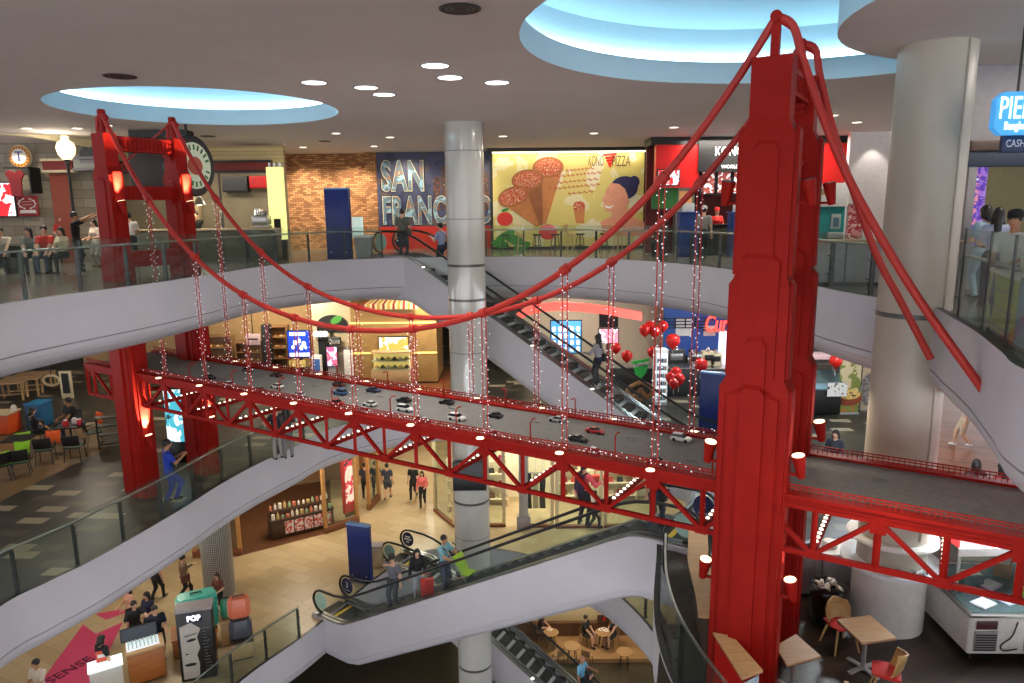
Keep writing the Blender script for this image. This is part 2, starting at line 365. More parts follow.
# columns
CC = (-1.36, 21.75); CR = (6.80, 11.95)
def column(c_, r, z0, z1, m, bands, lab, seams=()):
    mb = MB(); mb.lathe([(r, z0), (r, z1)], 48, c_)
    mb.mi = 1
    for z in bands: mb.lathe([(r+.004, z-.04), (r+.010, z-.035), (r+.010, z+.035), (r+.004, z+.04)], 48, c_)
    mb.mi = 2
    for z in seams: mb.lathe([(r+.003, z-.012), (r+.003, z+.012)], 48, c_)
    return struct(mb.build(lab, [m, mat('column_band_steel', (96, 96, 94), .35, .6), m_groove], smooth=30))
column(CC, .575, B, CEIL, m_col, [.06, -.98, -7.47, -13.33], 'column_centre', [3.39, 1.43, -2.6, -4.6, -7.47, -8.68, -10.3, -14.6])
column(CR, .565, M, CEIL, m_wcol, [-.10], 'column_right')
t = math.radians(-72); struct(MB().tube([(CR[0]+.575*math.cos(t), CR[1]+.575*math.sin(t), M+1.8), (CR[0]+.575*math.cos(t), CR[1]+.575*math.sin(t), CEIL)], .02, 8).build('trim_column_strip', m_wcol))

def strand(mb, P, r, rw=.003, n=4):
    """a thin wire through the points with a bead swelling at each; slots: 0 bead, 1 wire"""
    rings = []
    for p in P:
        for dz, rr in ((-.9, rw), (-.5, r), (.5, r), (.9, rw)):
            rings.append([(p[0]+rr*math.cos(2*math.pi*k/n+.4), p[1]+rr*math.sin(2*math.pi*k/n+.4), p[2]+dz*r) for k in range(n)])
    o = len(mb.v); mb.mi = 0; mb.loft(rings)
    q = len(mb.f)-((len(rings)-1)*n+2)
    for k in range(len(rings)-1):
        if k % 4 == 3:
            for i in range(n): mb.m[q+k*n+i] = 1

# ------------------------------------------------------------------ the suspension bridge model
BO = Vector((-10.1036, 18.3938, 0)); BTH = -0.548
bridge = thing('suspension_bridge', 'huge red model suspension bridge with two towers spanning the mall atrium', 'bridge', BO, BTH)
# bridge frame: x along the span, y towards the far side, z up
H0, HS, SPAN, VW = 1.571, 1.614, 16.0, 1.9
def leg_mesh(mb, z0=M):
    def seg(z0, z1, a, b): mb.box(-a, a, -b, b, z0, z1)
    def cham(z0, z1, a0, b0, a1, b1):
        q = lambda a, b: [(-a, -b), (a, -b), (a, b), (-a, b)]
        mb.prism(q(a0, b0), z0, z1, poly1=q(a1, b1))
    seg(z0, -.85, .47, .23); cham(-.85, -.70, .47, .23, .40, .21); seg(-.70, .58, .40, .21)
    cham(.58, .76, .40, .21, .35, .19); seg(.76, 2.64, .35, .19); cham(2.64, 2.86, .35, .19, .26, .17); seg(2.86, 3.66, .26, .17)
    for s in (-1, 1):                 # raised panels on the outer faces, their tops sloped
        def panel(z0, z1, hw, y0, y1, sl=.10, wd2=None):
            P = [(-hw, z0), (hw, z0), (hw, z1-sl), (hw*.62, z1), (-hw*.62, z1), (-hw, z1-sl)]
            A = [(x, s*y0, z) for x, z in P]; K = [(x*.97, s*y1, z-(sl*.8 if i in (3, 4) else 0)-(.04 if i in (2, 5) else 0)) for i, (x, z) in enumerate(P)]
            mb.loft([A, K])
        panel(1.0, 2.6, .165, .18, .215); panel(-.70, 1.08, .27, .20, .235); panel(-.85, -.05, .15, .22, .265, .14)
        panel(z0, -.86, .36, .22, .27); panel(z0, -.75, .17, .23, .32, .12)
        for e in (-.42, .42): mb.box(e-.02, e+.02, min(s*.22, s*.245), max(s*.22, s*.245), z0, -.95)
        def panelx(z0, z1, hw, x0, x1, sl=.08):
            P = [(-hw, z0), (hw, z0), (hw, z1-sl), (hw*.6, z1), (-hw*.6, z1), (-hw, z1-sl)]
            mb.loft([[(s*x0, y, z) for y, z in P], [(s*x1, y*.96, z-(sl*.8 if i in (3, 4) else 0)) for i, (y, z) in enumerate(P)]])
        panelx(.76, 2.78, .12, .34, .40); panelx(-.70, .70, .13, .39, .44); panelx(z0, -.80, .14, .46, .51)
def beam_mesh(mb, z0, z1, y0, y1, ribs=True, hw=.13):
    mb.box(-hw, hw, y0, y1, z0, z1)
    mb.box(-hw-.04, hw+.04, y0, y1, z1-.06, z1+.01); mb.box(-hw-.04, hw+.04, y0, y1, z0-.01, z0+.05)
    if ribs:
        n = int((y1-y0)/.11)
        for k in range(n):
            y = y0+(k+.5)*(y1-y0)/n
            for s in (-1, 1): mb.box(s*hw-.02, s*hw+.02, y-.022, y+.022, z0+.05, z1-.06)
    for yy, d in ((y0, 1), (y1, -1)):          # stepped brackets under the ends
        mb.box(-hw, hw, min(yy, yy+d*.16), max(yy, yy+d*.16), z0-.09, z0); mb.box(-hw, hw, min(yy, yy+d*.08), max(yy, yy+d*.08), z0-.18, z0)
def flood(tx, ty, z, s, parent, lit=True, tilt=.5):
    """tapered can lamp on a bracket beside a leg; s = side along the span"""
    mb = MB(); w0 = .36 if z > 0 else .46; x0 = tx+s*w0; x1 = tx+s*(w0+.20)
    mb.bar((x0-s*.05, ty, z-.10), (x1, ty, z-.10), .04, .04); mb.ball((x1, ty, z-.08), .05, 8)
    d = Vector((-s*.16, -.12, .98)).normalized(); c0 = Vector((x1+s*.02, ty, z-.13)); 
    mb.tube([c0, c0+d*.30, c0+d*.34], [.055, .095, .098], 14)
    o = mb.build('floodlight', m_red, parent)
    ln = MB(); ln.tube([c0+d*.335, c0+d*.350], [.086, .086], 14); ln.build('lens', m_lamp if lit else m_dsteel, o)
    if lit:
        w = bridge_mw @ (c0+d*.42); t = bridge_mw @ (Vector((tx+s*.38, ty, z+1.0)))
        spot('floodlight_beam', w, t, lit, (1, .78, .48), 40, .8, .05)
bridge_mw = Matrix.Translation(BO) @ Matrix.Rotation(BTH, 4, 'Z')
for tx in (0.0, SPAN):
    tw = bpy.data.objects.new('tower', None); C.objects.link(tw); tw.parent = bridge; tw.location = (tx, 0, 0)
    for y in (0, VW):
        mb = MB(); mb.at((0, y, 0)); leg_mesh(mb); mb.build('leg', m_red, tw, smooth=0)
        mb = MB()                      # saddle post with its two raking struts
        mb.box(-.055, .055, y-.05, y+.05, 3.64, 4.10); mb.tube([(0, y-.07, 4.17), (0, y+.07, 4.17)], .075, 14)
        mb.bar((0, y, 4.17), (.23, y, 4.0), .07, .09)
        mb.build('saddle', m_red, tw)
    for k, (z0, z1) in enumerate(((3.26, 3.60), (2.05, 2.38), (.33, .72))):
        mb = MB(); beam_mesh(mb, z0, z1, .15, VW-.15, k < 2); mb.build('portal_beam', m_red, tw, smooth=0)
MB().tube([(-.02, VW, 4.1), (-.02, .12, 2.7)], .022, 6).build('stay_wire', m_cable, bridge)
fl = [(0, 0, 1.80, 1, 1500), (0, VW, 1.80, 1, 1500), (0, 0, -4.25, 1, 2000), (0, VW, -4.25, 1, 300), (SPAN, 0, 1.85, -1, 0), (SPAN, 0, 1.85, 1, 0), (SPAN, VW, 1.85, 1, 0),
      (SPAN, 0, -2.0, -1, 18), (SPAN, 0, -2.0, 1, 20), (SPAN, VW, -2.0, 1, 14), (SPAN, 0, -3.92, -1, 18), (SPAN, 0, -3.92, 1, 30)]
for f_ in fl: flood(f_[0], f_[1], f_[2], f_[3], bridge, f_[4])
# cables
def cz(u):
    t = (u-8)/8; return -.65+3.04*t*t+1.79*t**4
for y, back in ((0, [(16.21, 4.03), (16.36, 3.59), (16.61, 2.94), (16.97, 2.13), (17.38, 1.40), (17.94, .51), (18.74, -.60)]), (VW, [(16.19, 4.07), (16.28, 3.68), (16.49, 2.96), (16.76, 2.21), (17.25, .98), (17.64, .27), (18.12, -.60)])):
    mb = MB(); mb.tube([(16*k/72, y, cz(16*k/72)) for k in range(73)], .055, 10)
    mb.tube(smooth_open([(x, y, z) for x, z in [(16, 4.18)]+back], 5), .055, 10)
    mb.tube([(0, y, 4.18), (-.20, y, 4.02), (-.26, y, 3.62)], .05, 10)
    cb = mb.build('main_cable', m_cable, bridge)
    for i in range(9):
        u = H0+HS*i; zt = cz(u); zb = -2.40
        hg = MB()
        for s in (-1, 1): hg.tube([(u+s*.045, y, zt), (u+s*.045, y, zb)], .011, 5)
        hg.tube([(u-.06, y, cz(u-.06)), (u+.06, y, cz(u+.06))], .085, 10)
        hg.box(u-.07, u+.07, y-.05, y+.05, zb-.06, zb+.06)
        ho = hg.build('hanger', m_cable, bridge)
        lb = MB(); n = int((zt-zb)/.052); PP = []
        for k in range(n):
            a = k*2.4+i; rr = .05+.05*random.random()
            PP.append((u+rr*math.cos(a)*1.0, y+rr*math.sin(a), zb+.05+(zt-zb-.08)*k/n))
        strand(lb, PP, .0098); lb.build('string_lights', [m_led, m_cable], ho, smooth=0)
        d = MB(); yo = y+(-.19 if y == 0 else .19)
        d.cyl((u, yo), .085, -2.40, -2.37, 20); d.cyl((u, yo), .03, -2.46, -2.40, 8)
        dl = d.build('anchor_lamp', m_red, bridge)
        d = MB(); d.cyl((u, yo), .07, -2.372, -2.355, 20); d.build('lens', mat('anchor_lamp_glow', (255, 236, 190), .5, emit=2.4, noise=0), dl)
# deck
UA, UB = -1.98, 21.2
mb = MB(); mb.box(UA, UB, .02, VW-.02, -2.50, -2.40)
for k in range(11):                     # small lifting handles set in the roadway
    for (x_, y_) in ((.9+k*2.0, .62), (1.6+k*2.0, 1.22)):
        mb.tube([(x_-.09, y_, -2.40), (x_-.09, y_, -2.385), (x_+.09, y_, -2.385), (x_+.09, y_, -2.40)], .008, 5)
mb.build('roadway', m_asph, bridge, smooth=0)
for y0, y1, nm in ((-.12, .04, 0), (VW-.04, VW+.12, 1)):
    mb = MB(); mb.box(UA, UB, y0+.02, y1-.02, -2.50, -2.37); mb.box(UA, UB, y0-.03, y1+.03, -2.41, -2.36)
    mb.build('edge_girder', m_red, bridge, smooth=0)
    mb = MB(); yy = (y0+y1)/2
    for z in (-2.285, -2.24): mb.bar((UA, yy, z), (UB, yy, z), .018, .016)
    n = int((UB-UA)/.075)
    for k in range(n+1):
        x_ = UA+k*(UB-UA)/n; mb.box(x_-.006, x_+.006, yy-.006, yy+.006, -2.36, -2.24)
    rl = mb.build('guard_rail', m_red, bridge, smooth=0)
    lb = MB()
    strand(lb, [(.75+k*.097+random.uniform(-.02, .02), yy+random.uniform(-.05, .05), -2.30+random.uniform(-.03, .07)) for k in range(150)], .010)
    lb.build('string_lights', [m_led, m_cable], rl, smooth=0)
    for k in range(10):                 # little street lamps along the road
        x_ = H0+HS*(k-.5)+.1
        if k == 0: continue
        d = 1 if nm == 0 else -1; yb = yy+d*.10
        s_ = MB(); s_.tube([(x_, yb, -2.40), (x_, yb, -2.0)], .012, 6); s_.tube([(x_, yb, -2.0), (x_, yb+d*.05, -1.96), (x_, yb+d*.13, -1.96)], .010, 6)
        s_.box(x_-.015, x_+.015, yb+min(d*.1, d*.16), yb+max(d*.1, d*.16), -1.975, -1.96)
        s_.build('street_lamp', m_red, bridge)
# trusses, floor beams with rows of studs
ZB = -3.24
for y in (-.05, VW+.05):
    tr = bpy.data.objects.new('truss', None); C.objects.link(tr); tr.parent = bridge
    mb = MB(); mb.bar((UA, y, ZB), (UB, y, ZB), .07, .075); mb.build('bottom_chord', m_red, tr, smooth=0)
    mb = MB(); mb.bar((UA, y, -2.545), (UB, y, -2.545), .07, .07); mb.build('top_chord', m_red, tr, smooth=0)
    for i in range(-2, 13):
        ut = H0+HS*i; ub = ut-HS/2; un = ut+HS/2
        if ut < UB and ut > UA:
            mb = MB(); mb.bar((ut, y, -2.52), (ut, y, ZB), .07, .07); mb.box(ut-.10, ut+.10, y-.045, y+.045, -2.72, -2.49); mb.build('vertical', m_red, tr, smooth=0)
        if ub > UA and ub < UB:
            mb = MB(); mb.bar((ub, y, -2.52), (ub, y, ZB), .06, .06); mb.box(ub-.09, ub+.09, y-.045, y+.045, ZB-.05, ZB+.09); mb.build('vertical', m_red, tr, smooth=0)
            mb = MB(); mb.bar((ub, y, ZB), (ut, y, -2.54), .065, .06); mb.build('diagonal', m_red, tr, smooth=0)
        if un < UB and ut > UA:
            mb = MB(); mb.bar((ut, y, -2.54), (un, y, ZB), .065, .06); mb.build('diagonal', m_red, tr, smooth=0)
    mb = MB(); mb.bar((UA, y, -2.4), (UA, y, ZB), .09, .09); mb.build('end_post', m_red, tr, smooth=0)
for i in range(-1, 13):
    ub = H0+HS*(i-.5)
    mb = MB(); mb.box(ub-.045, ub+.045, -.03, VW+.03, -3.27, -3.18); fb = mb.build('floor_beam', m_red, bridge, smooth=0)
    if -.5 < ub:
        for k in range(8): MB().cyl((ub, .28+k*.155), .034, -3.18, -3.155, 10, .026).build('lamp_stud', mat('stud_glow', (255, 246, 226), .5, emit=1.5, noise=0), fb)

# cars on the bridge
def car_bodies(kind):
    l, w = (.36, .15) if kind == 'suv' else (.35, .145)
    def sect(x, zb, zt, hw): return [(x, -hw, zb), (x, hw, zb), (x, hw*1.02, (zb+zt)/2), (x, hw*.9, zt), (x, -hw*.9, zt), (x, -hw*1.02, (zb+zt)/2)]
    b = MB(); h = w/2
    if kind == 'suv':
        b.loft([sect(-l/2, .03, .075, h*.9), sect(-l/2+.02, .025, .088, h), sect(l/2-.05, .025, .083, h), sect(l/2, .03, .065, h*.86)])
        cabin = [(-l/2+.01, .088), (-l/2+.035, .135), (.02, .138), (.085, .086)]
    else:
        b.loft([sect(-l/2, .035, .068, h*.88), sect(-l/2+.03, .022, .076, h), sect(l/2-.06, .022, .070, h), sect(l/2, .03, .052, h*.82)])
        cabin = [(-l/2+.05, .075), (-.07, .108), (.02, .108), (.085, .072)]
    q = lambda x, z, hw: [(x, -hw, z), (x, hw, z)]
    c_ = MB(); hw0, hw1 = h*.88, h*.70
    (a, az), (b1, bz), (c1, cz_), (d, dz) = cabin
    vs = [(a, -hw0, az), (a, hw0, az), (b1, hw1, bz), (b1, -hw1, bz), (c1, -hw1, cz_), (c1, hw1, cz_), (d, hw0, dz), (d, -hw0, dz)]
    c_.add(vs, [(0, 3, 2, 1), (4, 7, 6, 5), (0, 7, 4, 3), (1, 2, 5, 6), (0, 1, 6, 7)])
    rf = MB(); rf.loft([[(b1-.004, -hw1, bz-.002), (b1-.004, hw1, bz-.002), (c1+.004, hw1, cz_-.002), (c1+.004, -hw1, cz_-.002)], [(b1+.004, -hw1*.93, bz+.008), (b1+.004, hw1*.93, bz+.008), (c1-.004, hw1*.93, cz_+.008), (c1-.004, -hw1*.93, cz_+.008)]])
    whl = MB(); whl.tube([(0, -.012, 0), (0, .012, 0)], .031, 12); 
    return b, c_, rf, whl, l, w
CARM = {'white': (222, 222, 220), 'silver': (160, 164, 168), 'red': (168, 24, 24), 'maroon': (74, 18, 22), 'navy': (42, 50, 84), 'blue': (60, 92, 136), 'black': (24, 24, 28), 'grey': (74, 76, 80)}
m_win = mat('dark_car_window', (22, 24, 28), .1, noise=0); m_tyre = mat('tyre_rubber', (16, 16, 16), .7, noise=0)
cars = [(210, 379, 'black', 'sedan', 'black model car at the left tower end of the bridge road'), (229.6, 386, 'white', 'sedan', 'white model saloon nearest the left tower on the bridge road'),
 (259, 391.5, 'grey', 'sedan', 'dark grey model car tight by the near railing towards the left tower'), (277, 388, 'white', 'sedan', 'white model coupe in the middle of the road, second white one from the left tower'),
 (248, 371.5, 'grey', 'sedan', 'grey model car farthest back by the far railing near the left tower'), (276, 376.5, 'maroon', 'sedan', 'dark maroon model car by the far railing near the left tower'),
 (299, 396.5, 'silver', 'sedan', 'silver model car on the near lane beside the white coupe'), (339, 386, 'maroon', 'sedan', 'dark red model car on the far lane ahead of the blue car'),
 (340, 394.5, 'blue', 'suv', 'blue model hatchback in the middle of the bridge road'), (373.5, 392, 'navy', 'sedan', 'navy model car on the far lane ahead of the dark red one'),
 (337, 404.5, 'red', 'sedan', 'bright red model car on the near lane left of mid span'), (370, 406, 'white', 'sedan', 'white model saloon just ahead of the bright red near lane car'),
 (365.7, 413, 'silver', 'sedan', 'silver model car at the near railing under a hanger, left of mid span'), (403.8, 402, 'black', 'sedan', 'black model car behind the white van at mid span'),
 (405, 411, 'white', 'suv', 'white model van at mid span left of the other white van'), (422, 422, 'grey', 'sedan', 'grey model car by the near railing at mid span'),
 (446.7, 404, 'black', 'sedan', 'black model car on the far lane right of mid span'), (457, 420, 'white', 'suv', 'white model van in front of the white column'),
 (494.6, 417.5, 'black', 'sedan', 'black model saloon right of the white column on the bridge road'), (492.6, 436, 'silver', 'sedan', 'silver model car by the near railing below the black saloon'),
 (557, 421.5, 'silver', 'sedan', 'silver model car by the far railing behind the red car'), (595, 433, 'red', 'sedan', 'red model car on the far lane towards the right tower'),
 (578, 441, 'black', 'sedan', 'black model convertible beside the red car towards the right tower'), (594.4, 454, 'white', 'sedan', 'white model car at the near railing towards the right tower'),
 (681, 441, 'white', 'suv', 'white model van nearest the right tower on the bridge road'), (657, 464, 'black', 'sedan', 'black model car at the near railing nearest the right tower')]
for px, py, colr, kind, lab in cars:
    p = at(px, py, -2.40); p.z = -2.40
    r = thing('model_car', lab, 'toy car', p, BTH+random.uniform(-.05, .05)+(math.pi if random.random() < .3 else 0), 'model cars on the bridge')
    b, c_, rf, whl, l, w = car_bodies(kind)
    pm = mat('car_paint_'+colr, CARM[colr], .3, noise=.03, coat=.3)
    b.build('car_body', pm, r, smooth=30); c_.build('windows', m_win, r, smooth=0); rf.build('roof', pm, r, smooth=0)
    for sx in (-1, 1):
        for sy in (-1, 1):
            wo = whl.build('wheel', m_tyre, r); wo.location = (sx*l*.30, sy*(w/2-.008), .031)

# ------------------------------------------------------------------ glass balustrades
def run_between(P, a, b):              # points of the closed outline P from the one nearest a to the one nearest b, anticlockwise
    ia = min(range(len(P)), key=lambda i: (P[i]-Vector(a)).length); ib = min(range(len(P)), key=lambda i: (P[i]-Vector(b)).length)
    out = []; i = ia
    while True:
        out.append(P[i])
        if i == ib: break
        i = (i+1) % len(P)
    return out
def resample(P, step):
    d = [0]
    for i in range(1, len(P)): d.append(d[-1]+(P[i]-P[i-1]).length)
    n = max(1, round(d[-1]/step)); out = []
    for k in range(n+1):
        t = d[-1]*k/n; i = min(range(1, len(d)), key=lambda j: 0 if d[j-1] <= t <= d[j]+1e-9 else 1)
        f = (t-d[i-1])/max(1e-9, d[i]-d[i-1]); out.append(P[i-1].lerp(P[i], f))
    return out
def balustrade(label, P, z, step=1.3, hr=1.0, hg=1.15, post=m_dsteel, out=1, thin=False):
    """P runs along the slab edge, the floor is on its right-hand side"""
    r = thing('glass_balustrade', label, 'balustrade', (P[0].x, P[0].y, z))
    o = lambda v, h: (v.x-P[0].x, v.y-P[0].y, h)
    Q = resample(P, step)
    nrm = []
    for i in range(len(Q)):
        t = (Q[min(i+1, len(Q)-1)]-Q[max(i-1, 0)]).normalized(); nrm.append(Vector((t.y, -t.x))*out)
    for i in range(len(Q)-1):
        d = (Q[i+1]-Q[i]).normalized()*.012; n0 = nrm[i]*.05; n1 = nrm[i+1]*.05; t0 = nrm[i]*.062; t1 = nrm[i+1]*.062
        a, b = Q[i]+d, Q[i+1]-d
        mb = MB(); mb.loft([[o(a+n0, .03), o(b+n1, .03), o(b+t1, .03), o(a+t0, .03)], [o(a+n0, hg), o(b+n1, hg), o(b+t1, hg), o(a+t0, hg)]])
        mb.build('glass_panel', m_glass, r, smooth=0)
    for i in range(len(Q)):
        n = nrm[i]; t = Vector((-n.y, n.x)); c_ = Q[i]+n*.15
        if thin:
            mb = MB(); mb.at(o(Q[i]+n*.056, 0), math.atan2(n.y, n.x)); mb.box(-.014, .014, -.009, .009, 0, hg); mb.tube([(0, 0, hr), (.10, 0, hr)], .010, 6); mb.build('post', m_black, r, smooth=30); continue
        mb = MB(); mb.at(o(c_, 0), math.atan2(n.y, n.x)); mb.box(-.045, .045, -.018, .018, 0, hr-.05); mb.box(-.07, .07, -.05, .05, 0, .012)
        mb.tube([(-.10, 0, hr-.28), (.03, 0, hr-.28)], .014, 6); mb.tube([(-.10, 0, .35), (.03, 0, .35)], .014, 6)
        mb.tube([(0, 0, hr-.06), (0, 0, hr)], .012, 6); mb.build('post', post, r, smooth=30)
    R2 = []
    for i in range(len(P)):
        t = (P[min(i+1, len(P)-1)]-P[max(i-1, 0)]).normalized(); R2.append(P[i]+Vector((t.y, -t.x))*out*.15)
    mb = MB(); mb.tube([o(v, hr) for v in R2], .024, 8); mb.build('handrail', m_steel, r, smooth=60)
    return r
UVi = offset_poly(UV, .04); MVi = offset_poly(MV, .04); LVi = offset_poly(LV, .04)
balustrade('glass balustrade with steel handrail along the upper left balcony past the far bridge tower', run_between(UVi, (-4.7, 25), (-9.4, 11.5)), U)
balustrade('glass balustrade along the upper back balcony before the pizza billboard', run_between(UVi, (6.45, 13.2), (-1.9, 25.2)), U)
balustrade('glass balustrade on the upper right balcony before the yellow and blue counters', run_between(UVi, (5.0, 6.0), (6.5, 10.55)), U, 1.25, .95, 1.36, thin=True)
balustrade('glass balustrade on the middle left floor in front of the man in blue', run_between(MVi, (-3.4, 26.2), (-10, 11.8)), M)
balustrade('curved glass balustrade on the middle floor below the near bridge tower', run_between(MVi, (2.75, 8.6), (2.75, 13.4)), M, 1.5)
balustrade('glass balustrade on the lower left floor beside the tall portrait stand', run_between(LVi, (-6.75, 20.3), (-9.3, 13)), L)
balustrade('glass balustrade on the lower right floor below the white escalator', run_between(LVi, (4.95, 16), (2.9, 23.7)), L)

# ------------------------------------------------------------------ escalators
m_step = mat('escalator_step_metal', (26, 28, 29), .65, .1, noise=.1, nscale=30)
m_yellow = mat('comb_plate_yellow', (214, 178, 40), .5)
m_skirt = mat('escalator_skirt_steel', (128, 130, 130), .3, .9, noise=.05)
m_disc_pale = mat('newel_disc_pale_green', (150, 186, 172), .5); m_disc_navy = mat('newel_disc_navy', (22, 34, 78), .5); m_txtw = mat('lettering_white', (236, 236, 236), .5, noise=0)
def escalator(label, A, heading, side, num, ztop, lamps=True):
    """A: start of the slope on the near edge at the upper floor; x runs downhill, y runs to the far edge"""
    r = thing('escalator', label, 'escalator', (A[0], A[1], ztop))
    ux, uy = math.cos(heading), math.sin(heading); vx, vy = -uy*side, ux*side
    W_ = 1.5; RUN = 10.05; T0, T1 = -1.5, RUN+1.4
    g = lambda x, y, z: (ux*x+vx*y, uy*x+vy*y, z)
    fz = lambda x: 0 if x < 0 else (-.577*x if x < RUN else -5.8)
    xs = [T0, -.4, -.12, .12, .6]+[1.5*k for k in range(1, 7)]+[9.5, RUN-.12, RUN+.12, RUN+.4, T1]
    def bend(x):                       # floor line with softened corners
        return fz(x) if not (abs(x) < .13 or abs(x-RUN) < .13) else (fz(x-.2)+fz(x+.2))/2
    low = lambda x: max(bend(x)-1.5, -5.8-1.3) if x > .3 else bend(x)-1.5
    # cladding: near side, bottom, far side as one ring swept along the run
    rings = []
    for x in xs:
        zt = bend(x)+.13; zb = low(x)
        rings.append([g(x, 0, zt), g(x, -.0, zb+.36), g(x, .012, zb+.35), g(x, .012, zb+.33), g(x, 0, zb+.32), g(x, .05, zb+.16), g(x, .2, zb+.04), g(x, .38, zb),
                      g(x, W_-.38, zb), g(x, W_-.2, zb+.04), g(x, W_-.05, zb+.16), g(x, W_, zb+.32), g(x, W_, zt), g(x, W_-.10, zt), g(x, W_-.10, zt-.15), g(x, .10, zt-.15), g(x, .10, zt)])
    mb = MB()
    n = len(rings[0]); vs = [p for q in rings for p in q]; fs = []
    for k in range(len(rings)-1):
        for i in range(n): fs.append((k*n+i, k*n+(i+1) % n, (k+1)*n+(i+1) % n, (k+1)*n+i))
    mb.add(vs, fs); mb.add(rings[0], [tuple(range(n))]); mb.add(rings[-1], [tuple(range(n))])
    mb.build('cladding', m_white, r, smooth=25)
    # steps
    mb = MB(); ns = 25; d = RUN/ns
    for k in range(ns):
        x0 = k*d; z1 = -.577*(x0)+.03-.577*d*.5
        mb.add([g(x0, .3, z1), g(x0, W_-.3, z1), g(x0+d*1.02, W_-.3, z1), g(x0+d*1.02, .3, z1), g(x0+d*1.02, .3, z1-.577*d), g(x0+d*1.02, W_-.3, z1-.577*d)], [(0, 3, 2, 1), (3, 4, 5, 2)])
    for x0, x1, z in ((T0, 0, .02), (RUN, T1, -5.78)):
        mb.add([g(x0, .3, z), g(x0, W_-.3, z), g(x1, W_-.3, z), g(x1, .3, z)], [(0, 1, 2, 3)])
    mb.build('step_band', m_step, r, smooth=0)
    for x0, z in ((-.75, .03), (RUN+.70, -5.77)):
        mb = MB(); mb.loft([[g(x0, .3, z), g(x0+.12, .3, z), g(x0+.12, W_-.3, z), g(x0, W_-.3, z)], [g(x0, .3, z+.012), g(x0+.12, .3, z+.012), g(x0+.12, W_-.3, z+.012), g(x0, W_-.3, z+.012)]])
        mb.build('comb_plate', m_yellow, r, smooth=0)
    # newel profile points along the run for the rail (height h over the floor line)
    def rail_path(y, h, ex):
        P = []
        for a in [i*math.pi/8 for i in range(9)]: P.append((T0+ex-.0-math.sin(a)*h*.42, bend(T0)+.2+ (h-.2)/2-(h-.2)/2*math.cos(a)))
        for x in [-.9, -.45, 0, .35]: P.append((x, (bend(x-.35)+bend(x+.35))/2+h))
        for k in range(1, 9): P.append((k*1.12, fz(k*1.12)+h))
        for x in [RUN-.35, RUN, RUN+.45, RUN+.85]: P.append((x, (bend(x-.35)+bend(x+.35))/2+h))
        for a in [i*math.pi/8 for i in range(9)]: P.append((T1-ex+math.sin(a)*h*.42, -5.8+.2+(h-.2)/2+(h-.2)/2*math.cos(a)))
        return P
    for j, y in enumerate((.17, W_-.17)):
        hp = rail_path(y, .98, .35); mb = MB()
        mb.tube([g(x, y, z) for x, z in hp], .042, 8); mb.build('handrail', m_rubber, r, smooth=60)
        gp = rail_path(y, .93, .35); mb = MB(); vs = []; fs = []
        for x, z in gp: vs += [g(x, y, z), g(x, y, min(z, bend(min(max(x, T0), T1))+.12))]
        fs = [(2*i, 2*i+1, 2*i+3, 2*i+2) for i in range(len(gp)-1)]
        mb.add(vs, fs); gl = mb.build('glass_panel', m_glass, r, smooth=0)
        for x, z, tp in ((T0+.30, .60, 0), (T1-.30, -5.2, 1)):
            ds = MB(); c_ = Vector(g(x, y, z)); ring = []; 
            for s2 in (-1, 1): ring.append([tuple(c_+Vector((ux*.26*math.cos(t)+vx*s2*.008, uy*.26*math.cos(t)+vy*s2*.008, .29*math.sin(t)))) for t in [2*math.pi*k/24 for k in range(24)]])
            ds.loft(ring)
            if j == 1 and not num:
                ds.mi = 1; o_ = c_-Vector((vx, vy, 0))*.012; e_ = Vector((ux, uy, 0))
                for dz, l_ in ((.10, .12), (.0, .17), (-.11, .07)): ds.bar(tuple(o_-e_*l_+Vector((0, 0, dz))), tuple(o_+e_*l_+Vector((0, 0, dz))), .004, .045)
            if j == 1 and num:
                sg = 1 if (ux > 0) == True else -1
                tv, tf = text_mesh(num, .30, .004)
                o_ = c_-Vector((vx, vy, 0))*.012
                ds.mi = 1; ds.add([tuple(o_+Vector((ux*sg*a[0], uy*sg*a[0], a[2]+.03))-Vector((vx, vy, 0))*.003*0) for a in tv], tf)
                tv, tf = text_mesh('FLOOR', .075, .004); ds.add([tuple(o_+Vector((ux*sg*a[0], uy*sg*a[0], a[2]-.16))) for a in tv], tf)
            ds.build('newel_disc', [m_disc_pale if j == 0 else m_disc_navy, m_txtw], gl)
        for y0, y1 in ((y-.13, y-.02), (y+.02, y+.13)):     # skirt decks each side of the glass
            mb = MB(); R_ = [[g(x, y0, bend(x)+.135), g(x, y1, bend(x)+.135), g(x, y1, bend(x)+.165), g(x, y0, bend(x)+.165)] for x in xs]
            mb.loft(R_); mb.build('skirt', m_skirt, r, smooth=0)
    for k in range(5 if lamps else 0): # small round lamps let into the near skirt
        x = .7+k*2.1; mb = MB(); c_ = g(x, .06, bend(x)+.165); mb.tube([c_, (c_[0], c_[1], c_[2]+.02)], .06, 10); mb.build('skirt_lamp', mat('skirt_lamp_glow', (255, 250, 235), .5, emit=2.5, noise=0), r)
    return r
escalator('escalator with white cladding dropping from the upper floor behind the bridge', (-3.68, 25.0), math.radians(-28.5), 1, '', U)
escalator('escalator with white cladding rising from lower left across to the near tower, people riding', (2.705, 15.27), math.atan2(.562, -.827), -1, '3', M, False)
escalator('escalator going down to the bottom floor behind the rising white escalator', (-3.75, 24.4), math.radians(-28.5), 1, '', L)

